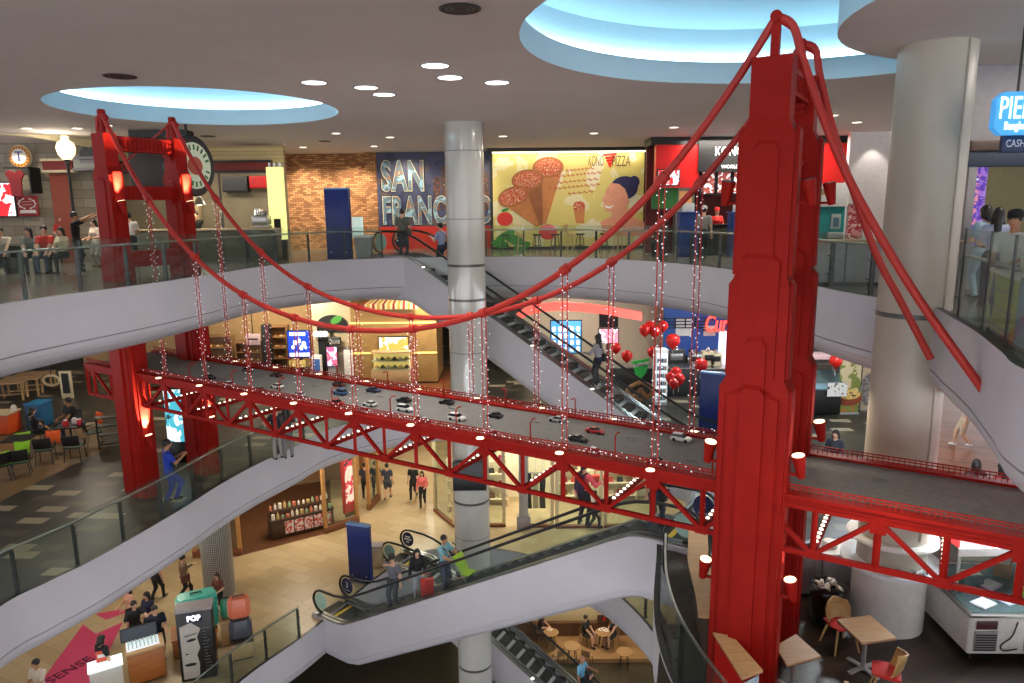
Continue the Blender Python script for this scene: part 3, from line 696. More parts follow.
# ------------------------------------------------------------------ people
def surface_net(f, lo, hi, h):
    """vertices, quads of the zero surface of f(points) over a grid"""
    n = [int(math.ceil((hi[i]-lo[i])/h))+1 for i in range(3)]
    gx, gy, gz = [lo[i]+h*np.arange(n[i]) for i in range(3)]
    G = np.stack(np.meshgrid(gx, gy, gz, indexing='ij'), -1)
    V = f(G.reshape(-1, 3)).reshape(n)
    S = V < 0
    cnt = np.zeros([k-1 for k in n], int)
    offs = [(i, j, k) for i in (0, 1) for j in (0, 1) for k in (0, 1)]
    sl = lambda o: tuple(slice(o[a], n[a]-1+o[a]) for a in range(3))
    for o in offs: cnt += S[sl(o)]
    act = (cnt > 0) & (cnt < 8)
    idx = -np.ones(act.shape, int); idx[act] = np.arange(act.sum())
    acc = np.zeros(act.shape+(3,)); w = np.zeros(act.shape)
    for a in range(3):
        o2 = [o for o in offs if o[a] == 0]
        for o in o2:
            e = list(o); e[a] = 1
            v0, v1 = V[sl(o)], V[sl(e)]; m = (v0 < 0) != (v1 < 0)
            t = np.where(m, v0/np.where(m, v0-v1, 1), 0)
            p = np.zeros(act.shape+(3,)); p[...] = o; p[..., a] = t
            acc += p*m[..., None]; w += m
    I = np.argwhere(act); P = (I+acc[act]/w[act][:, None])*h+np.array(lo)
    Q = []
    for a in range(3):
        b, c_ = (a+1) % 3, (a+2) % 3
        s0 = [slice(1, n[i]-1) for i in range(3)]; s0[a] = slice(0, n[a]-1); s1 = list(s0); s1[a] = slice(1, n[a])
        A, Bq = S[tuple(s0)], S[tuple(s1)]; d = np.argwhere(A != Bq)
        if len(d) == 0: continue
        flip = A[tuple(d.T)]; d = d.copy(); d[:, b] += 1; d[:, c_] += 1
        def gi(db, dc):
            e = d.copy(); e[:, b] += db; e[:, c_] += dc; return idx[tuple(e.T)]
        q = np.stack([gi(-1, -1), gi(0, -1), gi(0, 0), gi(-1, 0)], 1)
        q[~flip] = q[~flip][:, ::-1]; Q.append(q)
    return P, np.concatenate(Q)
def cap_sdf(p, a, b, r0, r1):
    a = np.array(a); b = np.array(b); d = b-a; t = np.clip(((p-a)@d)/max(1e-9, d@d), 0, 1)
    return np.linalg.norm(p-a-t[:, None]*d, axis=1)-(r0+(r1-r0)*t)
def ell_sdf(p, c_, r, R=None):
    q = p-np.array(c_)
    if R is not None: q = q@R
    r = np.array(r); k = np.linalg.norm(q/r, axis=1); k2 = np.linalg.norm(q/(r*r), axis=1)
    return k*(k-1)/np.maximum(k2, 1e-6)
def smin(a, b, k):
    h = np.clip(.5+.5*(b-a)/k, 0, 1); return b+(a-b)*h-k*h*(1-h)
def ik(a, t, l0, l1, hint):
    a = np.array(a, float); t = np.array(t, float); d = t-a; L_ = np.linalg.norm(d); L_ = min(max(L_, .05), (l0+l1)*.995); d = d/np.linalg.norm(d); t = a+d*L_
    x = (l0*l0-l1*l1+L_*L_)/(2*L_); y = math.sqrt(max(0, l0*l0-x*x)); hnt = np.array(hint, float); hnt = hnt-d*(hnt@d); hnt /= max(1e-6, np.linalg.norm(hnt))
    return a+d*x+hnt*y, t
ARMS = {'down': (.155, .03, .49), 'phone': (.06, .20, .72), 'up': (.13, .14, 1.10), 'hold': (.10, .17, .62), 'chin': (.03, .10, .86), 'rail': (.17, .20, .66), 'lap': (.07, .22, .56), 'fwd': (.10, .30, .72), 'hip': (.17, .02, .60), 'back': (.14, -.10, .50), 'pull': (.17, -.16, .52), 'push': (.11, .27, .66)}
SKINS = {'light': (214, 168, 140), 'tan': (182, 132, 100), 'dark': (140, 96, 70)}
def person(label, loc, rz, h=1.66, pose='stand', arms=('down', 'down'), top=(120, 120, 120), legs=(40, 42, 50), skin='light', hair=(24, 20, 18), hairlen='short', sleeve='short', leg='long', shoes=(40, 38, 38), hat=None, female=False, bag=None, pack=None, seat=.46, lean=0.0, turn=0.0, group=None, dress=False):
    """faces +y before turning; joints in units of the standing height"""
    seath = seat/h
    hz = .525; lean_ = lean
    pel = np.array([0, 0, hz]); sw = .108 if not female else .096; hw = .052
    if pose == 'sit': pel = np.array([0, 0, seath+.055])
    if pose == 'bend': lean_ = 1.05
    R = lambda v: np.array([v[0], v[1]*math.cos(lean_)+v[2]*math.sin(lean_), v[2]*math.cos(lean_)-v[1]*math.sin(lean_)])
    T = lambda v: pel+R(np.array(v, float)-np.array([0, 0, hz]))
    prim = []                          # (kind, args, material, blend)
    SK, TOP, LEG, SHO = 0, 1, 2, 3
    capm = lambda a, b, r0, r1, m, k=.02: prim.append((lambda p: cap_sdf(p, a, b, r0, r1), m, k))
    # legs
    for s in (-1, 1):
        hip = pel+np.array([s*hw, 0, -.015])
        if pose == 'sit': ank = np.array([s*.06, .235+.02*s, .045]); hint = (s*.15, 1, 1)
        elif pose == 'walk': ank = np.array([s*.045, .125*s, .05+(.03 if s < 0 else 0)]); hint = (0, 1, .1)
        elif pose == 'step': ank = np.array([s*.05, .06*s, .05+(.05 if s > 0 else 0)]); hint = (0, 1, .1)
        else: ank = np.array([s*.062, .015*s, .045]); hint = (s*.05, 1, 0)
        kn, ank = ik(hip, ank, .245, .242, hint)
        lm = LEG if leg in ('long', 'shorts') else (LEG if dress else SK)
        f = 1.0 if not female else .94
        if leg == 'long':
            capm(hip, kn, .062*f, .043*f, LEG); capm(kn, ank, .042*f, .031*f, LEG)
        else:
            mid = hip+(kn-hip)*.72
            capm(hip, mid, .066*f, .054*f, LEG); capm(mid, kn, .041*f, .034*f, SK); capm(kn, kn+(ank-kn)*.35, .035*f, .035*f, SK); capm(kn+(ank-kn)*.35, ank, .034*f, .021*f, SK)
        dirf = np.array([s*.25, 1, 0]) if pose != 'walk' else np.array([s*.1, 1, 0]); dirf = dirf/np.linalg.norm(dirf)
        heel = ank+np.array([0, 0, -.018])-dirf*.018
        capm(heel, heel+dirf*.095, .026, .021, SHO, .012)
    if dress or leg == 'skirt':
        for k in range(5):
            t = k/4; c_ = pel+np.array([0, 0, .03-.21*t]) if pose != 'sit' else pel+np.array([0, .17*t, .0])
            prim.append((lambda p, c_=c_, t=t: ell_sdf(p, c_, (.088+.03*t, .074+.03*t, .06)), TOP if dress else LEG, .02))
    # trunk
    wq = .94 if female else 1.0
    prim.append((lambda p: ell_sdf(p, T((0, 0, hz+.005)), (.094, .072, .07)), LEG, .03))
    prim.append((lambda p: ell_sdf(p, T((0, 0, hz+.105)), (.086*wq, .062, .10)), TOP, .03))
    prim.append((lambda p: ell_sdf(p, T((0, .004, hz+.205)), (.102*wq, .070, .105)), TOP, .03))
    if female: prim.append((lambda p: ell_sdf(p, T((0, .045, hz+.215)), (.075, .045, .04)), TOP, .03))
    capm(T((-sw+.02, 0, hz+.275)), T((sw-.02, 0, hz+.275)), .043, .043, TOP, .03)
    capm(T((0, -.005, hz+.30)), T((0, .008, hz+.372)), .034, .031, SK, .012)
    # head (turn = looking aside)
    hc = T((0, .018, hz+.418)); ct, st_ = math.cos(turn), math.sin(turn)
    tilt = lean_*.5
    HR = lambda v: hc+np.array([v[0]*ct-v[1]*st_, v[0]*st_+v[1]*ct, v[2]])
    Rm = np.array([[ct, -st_, 0], [st_, ct, 0], [0, 0, 1]])
    prim.append((lambda p: ell_sdf(p, HR((0, -.004, .012)), (.047, .058, .058), Rm), SK, .012))
    prim.append((lambda p: ell_sdf(p, HR((0, .014, -.022)), (.037, .042, .045), Rm), SK, .014))
    prim.append((lambda p: cap_sdf(p, HR((0, .056, .006)), HR((0, .066, -.014)), .006, .009), SK, .006))
    for s in (-1, 1): prim.append((lambda p, s=s: ell_sdf(p, HR((s*.048, -.004, -.006)), (.007, .013, .018), Rm), SK, .005))
    # arms
    fingers = []
    for s, nm in ((-1, arms[0]), (1, arms[1])):
        sh = T((s*sw, 0, hz+.278)); tg = ARMS[nm] if isinstance(nm, str) else nm
        tgt = np.array([s*tg[0] if isinstance(nm, str) else tg[0], tg[1], tg[2]]) + (pel-np.array([0, 0, hz]))*np.array([1, 1, 1])
        if isinstance(nm, str) and pose == 'bend': tgt = T((s*.10, .32, hz+.25))
        el, wr = ik(sh, tgt, .172, .148, (s*.4, -.8, -.45))
        mid = sh+(el-sh)*.62
        if sleeve == 'short': capm(sh, mid, .042, .037, TOP); capm(mid, el, .029, .026, SK, .01); capm(el, wr, .027, .018, SK, .014)
        elif sleeve == 'none': capm(sh, el, .034, .026, SK, .018); capm(el, wr, .026, .018, SK, .014)
        else: capm(sh, el, .042, .033, TOP); capm(el, wr, .033, .024, TOP)
        d = wr-el; d = d/np.linalg.norm(d); pal = wr+d*.045
        capm(wr, pal, .017, .021, SK, .01)
        side = np.cross(d, [0, 0, 1.0]); side = side/max(1e-6, np.linalg.norm(side)) if np.linalg.norm(side) > .05 else np.array([0, 1.0, 0])
        curl = np.cross(side, d)*-1
        for q, ln in enumerate((.040, .046, .042, .033)):
            b0 = pal+side*(q-1.5)*.0105+d*.012; b1 = b0+d*ln*.55+curl*ln*.12; b2 = b1+d*ln*.35+curl*ln*.40
            fingers.append(((b0, b1, b2), (.0068, .006, .005)))
        tb = wr+d*.016+side*(-.017 if q else .017); fingers.append(((tb, tb-side*.016+d*.018, tb-side*.018+d*.036), (.0072, .0065, .0055)))
    pts = np.array([T((0, 0, hz)), hc])
    lo = [-.30, -.36, -.01]; hi = [.30, .48, 1.06]
    up = any(a == 'up' for a in arms); hi[2] = 1.2 if up else 1.06
    if pose == 'sit': hi[2] = pel[2]+.55
    def F(p):
        d = None
        for fn, m, k in prim:
            e = fn(p); d = e if d is None else smin(d, e, k)
        return d
    P, Q = surface_net(F, lo, hi, .0125)
    cen = P[Q].mean(1); D = np.stack([fn(cen) for fn, m, k in prim], 1); mi = np.array([m for _, m, _ in prim])[D.argmin(1)]
    mb = MB(); mb.v = [tuple(v*h) for v in P]; mb.f = [tuple(int(i) for i in q) for q in Q]; mb.m = [int(i) for i in mi]
    mb.mi = 0
    for path, rr in fingers: mb.tube([tuple(np.array(p)*h) for p in path], [r*h for r in rr], 6)
    mb.mi = 4
    for s in (-1, 1):
        mb.ball(tuple(HR((s*.019, .050, .010))*h), .0065*h, 6)
        mb.bar(tuple(HR((s*.029, .047, .025))*h), tuple(HR((s*.010, .053, .027))*h), .005*h, .004*h)
    mb.mi = 5; mb.tube([tuple(HR((s, .054-abs(s)*.25, -.031))*h) for s in (-.016, -.006, .006, .016)], .0038*h, 5)
    ck = lambda nm, c_, r=.8: mat(nm+'_%d_%d_%d' % c_, c_, r, noise=.08, nscale=25)
    ms = [ck('skin', SKINS[skin], .55), ck('cloth', top), ck('cloth', legs), ck('shoe', shoes, .6), ck('eye', (30, 24, 22), .3), ck('lip', (160, 84, 78), .5)]
    r = thing('person', label, 'person', loc, rz, group)
    mb.build('body', ms, r, smooth=70)
    # hair or hat
    hp = []
    cutz = -.012
    hp.append(lambda p: np.maximum(ell_sdf(p, HR((0, -.010, .018)), (.055, .064, .062), Rm), -((p-HR((0, .030, 0)))@(Rm@np.array([0, -.80, .60])))))
    if hairlen in ('long', 'bob'):
        L0 = -.17 if hairlen == 'long' else -.075
        hp.append(lambda p: np.maximum(ell_sdf(p, HR((0, -.034, -.02)), (.058, .034, .075), Rm), -1))
        hp.append(lambda p: cap_sdf(p, HR((0, -.046, -.02)), HR((0, -.062, L0)), .042, .034))
        for s in (-1, 1): hp.append(lambda p, s=s: cap_sdf(p, HR((s*.046, -.012, .0)), HR((s*.054, -.018, L0*.8)), .018, .014))
    if hairlen == 'bun': hp.append(lambda p: ell_sdf(p, HR((0, -.062, .045)), (.028, .028, .026)))
    if hairlen == 'pony': hp.append(lambda p: cap_sdf(p, HR((0, -.066, .03)), HR((0, -.09, -.10)), .022, .012))
    def FH(p):
        d = None
        for fn in hp: e = fn(p); d = e if d is None else smin(d, e, .012)
        return d
    if hairlen != 'bald':
        P, Q = surface_net(FH, list(hc-np.array([.11, .13, .26])), list(hc+np.array([.11, .10, .10])), .009)
        hb = MB(); hb.v = [tuple(v*h) for v in P]; hb.f = [tuple(int(i) for i in q) for q in Q]; hb.m = [0]*len(Q)
        hb.build('hair', mat('hair_%d_%d_%d' % hair, hair, .45, noise=.2, nscale=60), r, smooth=70)
    if hat:
        hb = MB(); c_ = HR((0, -.004, .042))*h
        hb.at(tuple(c_), math.atan2(st_, ct)); q = h
        hb.loft([[(rr*q*math.cos(t), rr*1.12*q*math.sin(t), z*q) for t in [2*math.pi*k/18 for k in range(18)]] for rr, z in ((.058, -.018), (.060, 0), (.056, .03), (.040, .048), (.012, .055))])
        hb.loft([[(x*q, y*q, z*q) for x, y, z in ((-.045, .055, z0-.008), (-.03, .10, z0-.014), (0, .115, z0-.016), (.03, .10, z0-.014), (.045, .055, z0-.008), (0, .05, z0))] for z0 in (-.010, -.002)])
        hb.build('cap', ck('cloth', hat), r, smooth=50)
    if pack:
        pb = MB(); c_ = T((0, -.10, hz+.19))*h; pb.at(tuple(c_), 0, -lean_); pb.box(-.13, .13, -.09, .06, -.2, .2, .05); pb.box(-.10, .10, -.125, -.08, -.17, .02, .03)
        for s in (-1, 1): pb.tube([(s*.09, .04, .19), (s*.10, .15, .23), (s*.11, .26, .14), (s*.12, .18, -.1), (s*.11, .04, -.15)], .018, 6)
        pb.build('backpack', ck('cloth', pack), r, smooth=40)
    if bag:
        s = 1; bb = MB(); c_ = (pel+np.array([s*.135, .0, .03]))*h; bb.at(tuple(c_)); bb.box(-.05, .06, -.15, .15, -.14, .12, .03)
        a = T((-.05, -.03, hz+.32))*h-c_; b = T((-.04, .06, hz+.30))*h-c_
        bb.tube([(.0, -.12, .1), tuple((a+np.array([0, -.12, .1]))/2+np.array([-.01, -.06, .02])), tuple(a+np.array([0, 0, .012])), tuple(b+np.array([0, .03, .01])), (.0, .12, .1)], .011, 6)
        bb.build('shoulder_bag', ck('bag', bag, .5), r, smooth=40)
    return r
def face_to(a, b):                     # heading so that a person at a looks towards b
    return math.atan2(b[1]-a[1], b[0]-a[0])-math.pi/2

# recessed ceiling lights, vents and small ceiling fittings
def downlight(x, y, rr, power, lab, glow):
    p = at(x, y, CEIL); r = thing('ceiling_light', lab, 'ceiling light', (p.x, p.y, CEIL)); MB().ring([(rr, -.002), (rr+.035, -.004), (rr+.04, -.016), (rr, -.020)], 28).build('trim_ring', m_white, r, 40); MB().cyl((0, 0), rr, -.012, -.004, 28).build('lens', glow, r)
    if power: spot('downlight_beam', (p.x, p.y, CEIL-.06), (p.x, p.y, 0), power, (1, .95, .88), 72 if rr > .2 else 105, .8, .1)
m_dl = mat('downlight_glow', (255, 252, 246), .5, emit=4, noise=0); m_dls = mat('downlight_glow_warm', (255, 240, 212), .5, emit=4, noise=0)
for x, y, w in ((314, 82, 'leftmost of the large round ceiling lights, right of the small light well'), (366, 87, 'second large round ceiling light from the left'), (384, 94, 'third large round ceiling light from the left, the lowest one'), (435, 65, 'nearest of the large round ceiling lights above the white column'), (450, 77, 'large round ceiling light just below the nearest one'), (497, 82, 'rightmost of the large round ceiling lights beside the large light well')):
    downlight(x, y, .235, 260, w, m_dl)
for x, y, w in ((27, 128, 'small ceiling light at far left above the stone wall'), (77, 128, 'small ceiling light above the lamp post'), (107, 125, 'small ceiling light behind the left saddle of the far tower'), (303, 147, 'small ceiling light above the brick wall at left'), (336, 133, 'small ceiling light above the tall blue panel'), (390, 137, 'small ceiling light above the mural, left of two'), (374, 146, 'small ceiling light before the brick pier'), (503, 136, 'small ceiling light above the billboard pizza cones'), (594, 133, 'small ceiling light above the billboard lettering'), (674, 127, 'small ceiling light above the red fascia left of the main cable'), (833, 115, 'small ceiling light right of the near tower top'), (857, 122, 'small ceiling light above the cash machine'), (992, 83, 'small ceiling light above the blue PIER sign')):
    downlight(x, y, .14, 35, w, m_dls)
for x, y, rr, w in ((460, 8, .24, 'dark round ceiling speaker at the top of the picture'), (120, 76, .26, 'dark round ceiling speaker above the small light well'), (990, 72, .30, 'round ceiling vent above the blue PIER sign'), (208, 136, .22, 'dark ceiling vent above the hanging round sign'), (325, 141, .2, 'dark ceiling vent above the brick wall')):
    p = at(x, y, CEIL); r = thing('ceiling_vent', w, 'vent', (p.x, p.y, CEIL)); MB().ring([(rr, -.002), (rr+.03, -.006), (rr+.03, -.016), (rr, -.022)], 28).build('rim', m_dsteel, r, 40)
    MB().cyl((0, 0), rr, -.014, -.004, 28).build('grille', mat('vent_dark', (70, 66, 62), .7), r)
    for k in range(2): MB().ring([(rr*(.35+.3*k), -.014), (rr*(.35+.3*k)+.02, -.02), (rr*(.35+.3*k)+.04, -.014)], 24).build('ring_slat', m_dsteel, r)
for x, y, w in ((536, 137, 'small white smoke detector above the billboard'), (285, 144, 'small camera dome above the kitchen lightbox')):
    p = at(x, y, CEIL); r = thing('smoke_detector', w, 'detector', (p.x, p.y, CEIL)); MB().lathe([(.09, -.002), (.09, -.03), (.06, -.06), (.02, -.07)], 18).build('housing', m_steel, r, 40); MB().cyl((0, 0), .11, -.012, -.001, 18).build('base', m_white, r)

# ------------------------------------------------------------------ generic builders for shop fittings
class Flat:
    """local frame of an upright object seen through a picture box at distance Y: x to the right, z up from its foot"""
    def __init__(s, x0, y0, x1, y1, Y, foot=None):
        X0, X1, Z0, Z1 = rect(x0, y0, x1, y1, Y)
        if foot is not None: Z0 = foot
        s.w = X1-X0; s.h = Z1-Z0; s.loc = Vector(((X0+X1)/2, Y, Z0)); s.Y = Y
    def p(s, px, py, dy=0):            # a picture point in the local frame
        a = atd(px, py, s.Y); return (a.x-s.loc.x, dy, a.z-s.loc.z)
def lettering(parent, txt, size, c_, m, name='lettering', w=None, depth=.012, bold=0.0, shear=0.0, rz=0, xs=1.0, spacing=1.0):
    vs, fs = text_mesh(txt, size, depth, xs, shear, spacing, bold)
    if w:
        ww = max(v[0] for v in vs)-min(v[0] for v in vs); k = w/ww; vs = [(v[0]*k, v[1], v[2]) for v in vs]
    mb = MB(); mb.at(c_, rz); mb.add(vs, fs); return mb.build(name, m, parent, smooth=0)
def screen(label, box, Y, paint, cat='screen', frame=m_black, bez=.04, th=.07, foot=None, stand=False, name='display_screen'):
    f = Flat(*box, Y, foot); r = thing(name, label, cat, f.loc); w, h = f.w, f.h
    mb = MB(); mb.box(-w/2-bez, w/2+bez, 0, th, -bez, h+bez, .01); mb.build('frame', frame, r, smooth=30)
    mb = MB(); mb.box(-w/2, w/2, -.004, .01, 0, h); mb.build('display', paint, r, smooth=0); return r, f
def blob_mat(name, base, cols, scale=6.0, emit=0.0, rough=.5, thr=(.45, .55, .65), stretch=(1, 1, 1)):
    """printed picture of soft patches: noise thresholds choose among the colours"""
    if name in MATS: return MATS[name]
    m = mat(name, base, rough, noise=0); nt = m.node_tree; b = nt.nodes['Principled BSDF']
    tc = nt.nodes.new('ShaderNodeTexCoord'); mp = nt.nodes.new('ShaderNodeMapping'); mp.inputs['Scale'].default_value = stretch
    mp.inputs['Location'].default_value = (hash(name) % 17, len(name), 3.1)
    n = nt.nodes.new('ShaderNodeTexNoise'); n.inputs['Scale'].default_value = scale; n.inputs['Detail'].default_value = 3
    r = nt.nodes.new('ShaderNodeValToRGB'); r.color_ramp.interpolation = 'CONSTANT'; els = r.color_ramp.elements
    els[0].position = 0; els[0].color = rgb(*base)
    for i, c_ in enumerate(cols):
        e = els[1] if i == 0 else els.new(.5)
        e.position = thr[i]; e.color = rgb(*c_)
    nt.links.new(tc.outputs['Object'], mp.inputs['Vector']); nt.links.new(mp.outputs['Vector'], n.inputs['Vector'])
    nt.links.new(n.outputs['Fac'], r.inputs['Fac']); nt.links.new(r.outputs['Color'], b.inputs['Base Color'])
    if emit: nt.links.new(r.outputs['Color'], b.inputs['Emission Color']); b.inputs['Emission Strength'].default_value = emit
    return m
def ellipse(mb, c_, rx, rz, y=0, n=24, th=.004, a0=0):
    ring = lambda yy: [(c_[0]+rx*math.cos(t)*math.cos(a0)-rz*math.sin(t)*math.sin(a0), yy, c_[2]+rx*math.cos(t)*math.sin(a0)+rz*math.sin(t)*math.cos(a0)) for t in [2*math.pi*k/n for k in range(n)]]
    mb.loft([ring(y), ring(y-th)])
def poly(mb, pts, y=0, th=.004):
    mb.loft([[(p[0], y, p[-1]) for p in pts], [(p[0], y-th, p[-1]) for p in pts]])
m_oak = wood_mat('light_oak', (186, 150, 104), (206, 172, 126)); m_walnut = wood_mat('dark_walnut', (58, 40, 28), (86, 60, 40))
m_paper = mat('white_paper', (228, 226, 220), .6); m_beige = mat('beige_board', (196, 176, 140), .6); m_cream = mat('cream_board', (222, 208, 170), .6)
m_navyp = mat('navy_blue_panel', (18, 42, 110), .35, noise=.05); m_shopred = mat('shop_red_gloss', (196, 22, 20), .3)
m_grey = mat('grey_laminate', (150, 146, 148), .5); m_teal = mat('teal_machine', (20, 130, 126), .4); m_green = mat('leaf_green', (52, 120, 44), .5)

# ------------------------------------------------------------------ upper floor: back wall, mural, billboard
m_brick = brick_mat('brown_brick', [(186, 134, 88), (160, 110, 70), (204, 150, 100), (146, 100, 64)], .24, .085, 0, (92, 70, 50), .008, .8, wall=True, pos=[0, .3, .55, .8])
X0, X1, Z0, Z1 = rect(278, 150, 380, 248, 32.5)
struct(MB().box(X0, X1, 32.5, 32.9, 0, CEIL).build('wall_brick', m_brick, smooth=0))
a, b = atd(367, 200, 32.1), atd(378, 200, 32.1)
struct(MB().box(a.x, b.x, 32.0, 32.5, 0, CEIL).build('wall_brick_pier', m_brick, smooth=0))
for (x, y, z, p) in ((-11.2, 30.9, 4.0, 300), (-9.0, 30.9, 4.0, 420), (-7.0, 30.9, 4.0, 420), (-4.6, 30.2, 4.0, 300), (-1.6, 30.2, 4.0, 240)): spot('wall_wash_spot', (x, y, z), (x, 32.5, 1.2), p, WARM, 100, .8)  # spots added to brighten the brick and the mural, no fixtures
# mural
f = Flat(378, 153, 494, 249, 32.0, 0.0); mu = thing('mural', 'dark blue wall mural with huge SAN FRANCISCO picture lettering behind the white column', 'mural', f.loc)
w = f.w
mb = MB(); mb.box(-w/2, w/2, 0, .1, 1.0, CEIL-.01); mb.build('sky_panel', blob_mat('mural_sky', (44, 50, 82), [(62, 66, 96), (88, 74, 72), (40, 84, 120)], 1.1, thr=(.44, .54, .6)), mu, smooth=0)
mb = MB(); mb.box(-w/2, w/2, 0, .1, 0.0, 1.0); mb.build('red_band', mat('mural_red', (176, 40, 26), .5), mu, smooth=0)
mb = MB()
for k in range(7):
    x = -w/2+w*(.48+.07*k); h = 2.2+(k*37 % 11)*.12; mb.box(x, x+.30, -.012, 0, 1.7, h+.9)
mb.build('painted_skyline', blob_mat('mural_brick_houses', (108, 60, 46), [(70, 52, 50), (150, 110, 84), (60, 90, 110)], 5), mu, smooth=0)
m_let0 = mat('mural_letter_outline_black', (14, 14, 18), .5); m_let1 = mat('mural_letter_edge_cream', (216, 206, 178), .5)
m_let2 = blob_mat('mural_letter_pictures', (140, 178, 198), [(96, 120, 130), (150, 110, 84), (216, 204, 168)], 2.6, thr=(.44, .54, .62), stretch=(1, 1, 1.6))
def letters(txt, px0, px1, py0, py1, off=0):
    a = f.p(px0, py1); b_ = f.p(px1, py0); cx = (a[0]+b_[0])/2; czz = (a[2]+b_[2])/2; sz = (b_[2]-a[2])*1.34
    for k, (bold, m) in enumerate(((.115, m_let0), (.078, m_let1), (.046, m_let2))):
        vs, fs = text_mesh(txt, sz/1.0, .012, 1, 0, 1.08, bold*sz*.55)
        ww = max(v[0] for v in vs)-min(v[0] for v in vs); kx = (b_[0]-a[0]+[.16, .08, 0][k])/ww
        g = MB(); g.at((cx, -.02-.014*k, czz)); g.add([(v[0]*kx, v[1], v[2]) for v in vs], fs); g.build('letters', m, mu, smooth=0)
letters('SAN', 383, 423, 162, 193); letters('FRANCISCO', 384, 491, 197, 226)
# pizza billboard
f = Flat(493, 152, 643.5, 250, 30.8, 0.0); bb = thing('billboard', 'long backlit yellow pizza billboard with cone pizzas and a smiling woman', 'billboard', f.loc)
w, h = f.w, f.h
m_bbf = mat('billboard_black_frame', (16, 15, 14), .4)
mb = MB(); mb.box(-w/2-.12, w/2+.12, 0, .22, 0, CEIL-.01); mb.build('backing', m_bbf, bb, smooth=0)
mb = MB(); mb.box(-w/2-.2, w/2+8.6, -.35, .1, h+.02, min(h+.22, CEIL-.01)); mb.build('top_beam', m_bbf, bb, smooth=0)
mb = MB(); mb.box(-w/2, w/2, -.01, 0, .12, h); mb.build('print', blob_mat('billboard_yellow_print', (204, 196, 152), [(198, 182, 104), (210, 202, 168), (188, 170, 80)], .9, thr=(.42, .52, .62)), bb, smooth=0)
P = lambda x, y, d=-.012: f.p(x, y, d)
m_cone = mat('print_crust_brown', (176, 112, 60), .6, noise=.2, nscale=2); m_cone2 = mat('print_crust_dark', (140, 84, 44), .6, noise=.2, nscale=2)
m_pz = blob_mat('print_pizza_topping', (150, 44, 28), [(206, 150, 104), (170, 58, 36), (232, 214, 180), (84, 104, 48)], 11, thr=(.40, .48, .56, .66))
for ci, (ax, ay, bx, by, tx, ty, rx, ry, mm) in enumerate(((534, 168, 562, 171, 543, 224, 14, 9, m_cone), (513, 184, 542, 180, 540, 225, 14.5, 9, m_cone2), (499, 201, 528, 196, 537, 226, 14.5, 8.5, m_cone))):
    mb = MB(); poly(mb, [P(ax, ay), P(bx, by), P(tx+3, ty), P(tx-2, ty)], -.014-.012*ci, .006); mb.build('printed_cone', mm, bb, smooth=0)
    c_ = P((ax+bx)/2, (ay+by)/2-2); s_ = f.w/150; mb = MB(); ellipse(mb, c_, (rx+1.5)*s_, (ry+1.3)*s_, -.0202-.012*ci, 24, .003, (.05, .1, .3)[ci]); mb.build('printed_crust', mat('print_crust_rim', (150, 92, 44), .6), bb, smooth=0); mb = MB(); ellipse(mb, c_, (rx-1)*s_, (ry-1)*s_, -.0235-.012*ci, 24, .002, (.05, .1, .3)[ci]); mb.build('printed_topping', m_pz, bb, smooth=0)
for (x, y, r_) in ((505, 219, 8), (548, 232, 9)):
    mb = MB(); ellipse(mb, P(x, y), r_*f.w/150, r_*.85*f.w/150, -.012, 22, .006); mb.build('printed_tomato', mat('print_tomato', (190, 40, 24), .4), bb, smooth=0)
mb = MB()
for (x, y, rx, ry, a0) in ((505, 236, 11, 4, .5), (515, 240, 12, 5, -.5), (500, 244, 9, 4, -.2), (522, 246, 9, 4, .3), (505, 210, 4, 1.5, .3)): ellipse(mb, P(x, y), rx*f.w/150, ry*f.w/150, -.022-.0004*x/500, 18, .005, a0)
mb.build('printed_leaves', m_green, bb, smooth=0)
# woman: neck, shoulder, face, hair, bun
m_pskin = mat('print_skin', (212, 146, 118), .6); m_phair = mat('print_blue_black_hair', (36, 34, 74), .5)
sc_ = f.w/150
mb = MB(); poly(mb, [P(*q) for q in ((609, 204), (624, 200), (630, 216), (648, 224), (648, 236), (604, 236), (600, 222), (612, 216))], -.012, .005); mb.build('printed_neck', m_pskin, bb, smooth=0)
mb = MB(); ellipse(mb, P(624, 188), 14*sc_, 11.5*sc_, -.018, 28, .006, .15); ellipse(mb, P(634, 182), 5.5*sc_, 6*sc_, -.0185, 20, .006); mb.build('printed_hair', m_phair, bb, smooth=0)
mb = MB(); poly(mb, [P(*q) for q in ((611, 183), (606, 190), (604.5, 196), (602, 200), (604, 203), (603, 206), (606, 211), (612, 213), (620, 209), (626, 204), (628, 197), (625, 189), (619, 184))], -.026, .005); ellipse(mb, P(627, 202), 2.2*sc_, 3.4*sc_, -.031, 14, .004); mb.build('printed_face', m_pskin, bb, smooth=0)
mb = MB()
for a_, b_, wd_ in (((606, 193), (610, 192), .03), ((613, 193), (618, 192.5), .03), ((606, 190), (610, 189), .025), ((613, 189.5), (619, 189), .025)): mb.bar(P(*a_, -.034), P(*b_, -.034), wd_, .006)
mb.build('printed_eyes', m_phair, bb, smooth=0)
mb = MB(); poly(mb, [P(*q) for q in ((604, 205), (609, 206.5), (614, 205), (610, 208.5), (606, 208))], -.031, .005); mb.build('printed_smile', m_paper, bb, smooth=0)
mb = MB(); ellipse(mb, P(579, 206), 6*sc_, 5*sc_, -.018, 18, .005); mb.build('printed_topping', m_pz, bb, smooth=0)
mb = MB(); poly(mb, [P(573, 207), P(585, 207), P(584, 223), P(576, 223)], -.013, .005); mb.build('printed_cone', m_cone, bb, smooth=0)
lettering(bb, 'KONO', .62, P(596, 161.5, -.02), mat('print_dark_brown', (92, 66, 48), .5), w=15*sc_); lettering(bb, 'PIZZA', .62, P(621, 161.5, -.02), MATS['print_dark_brown'], w=18*sc_)
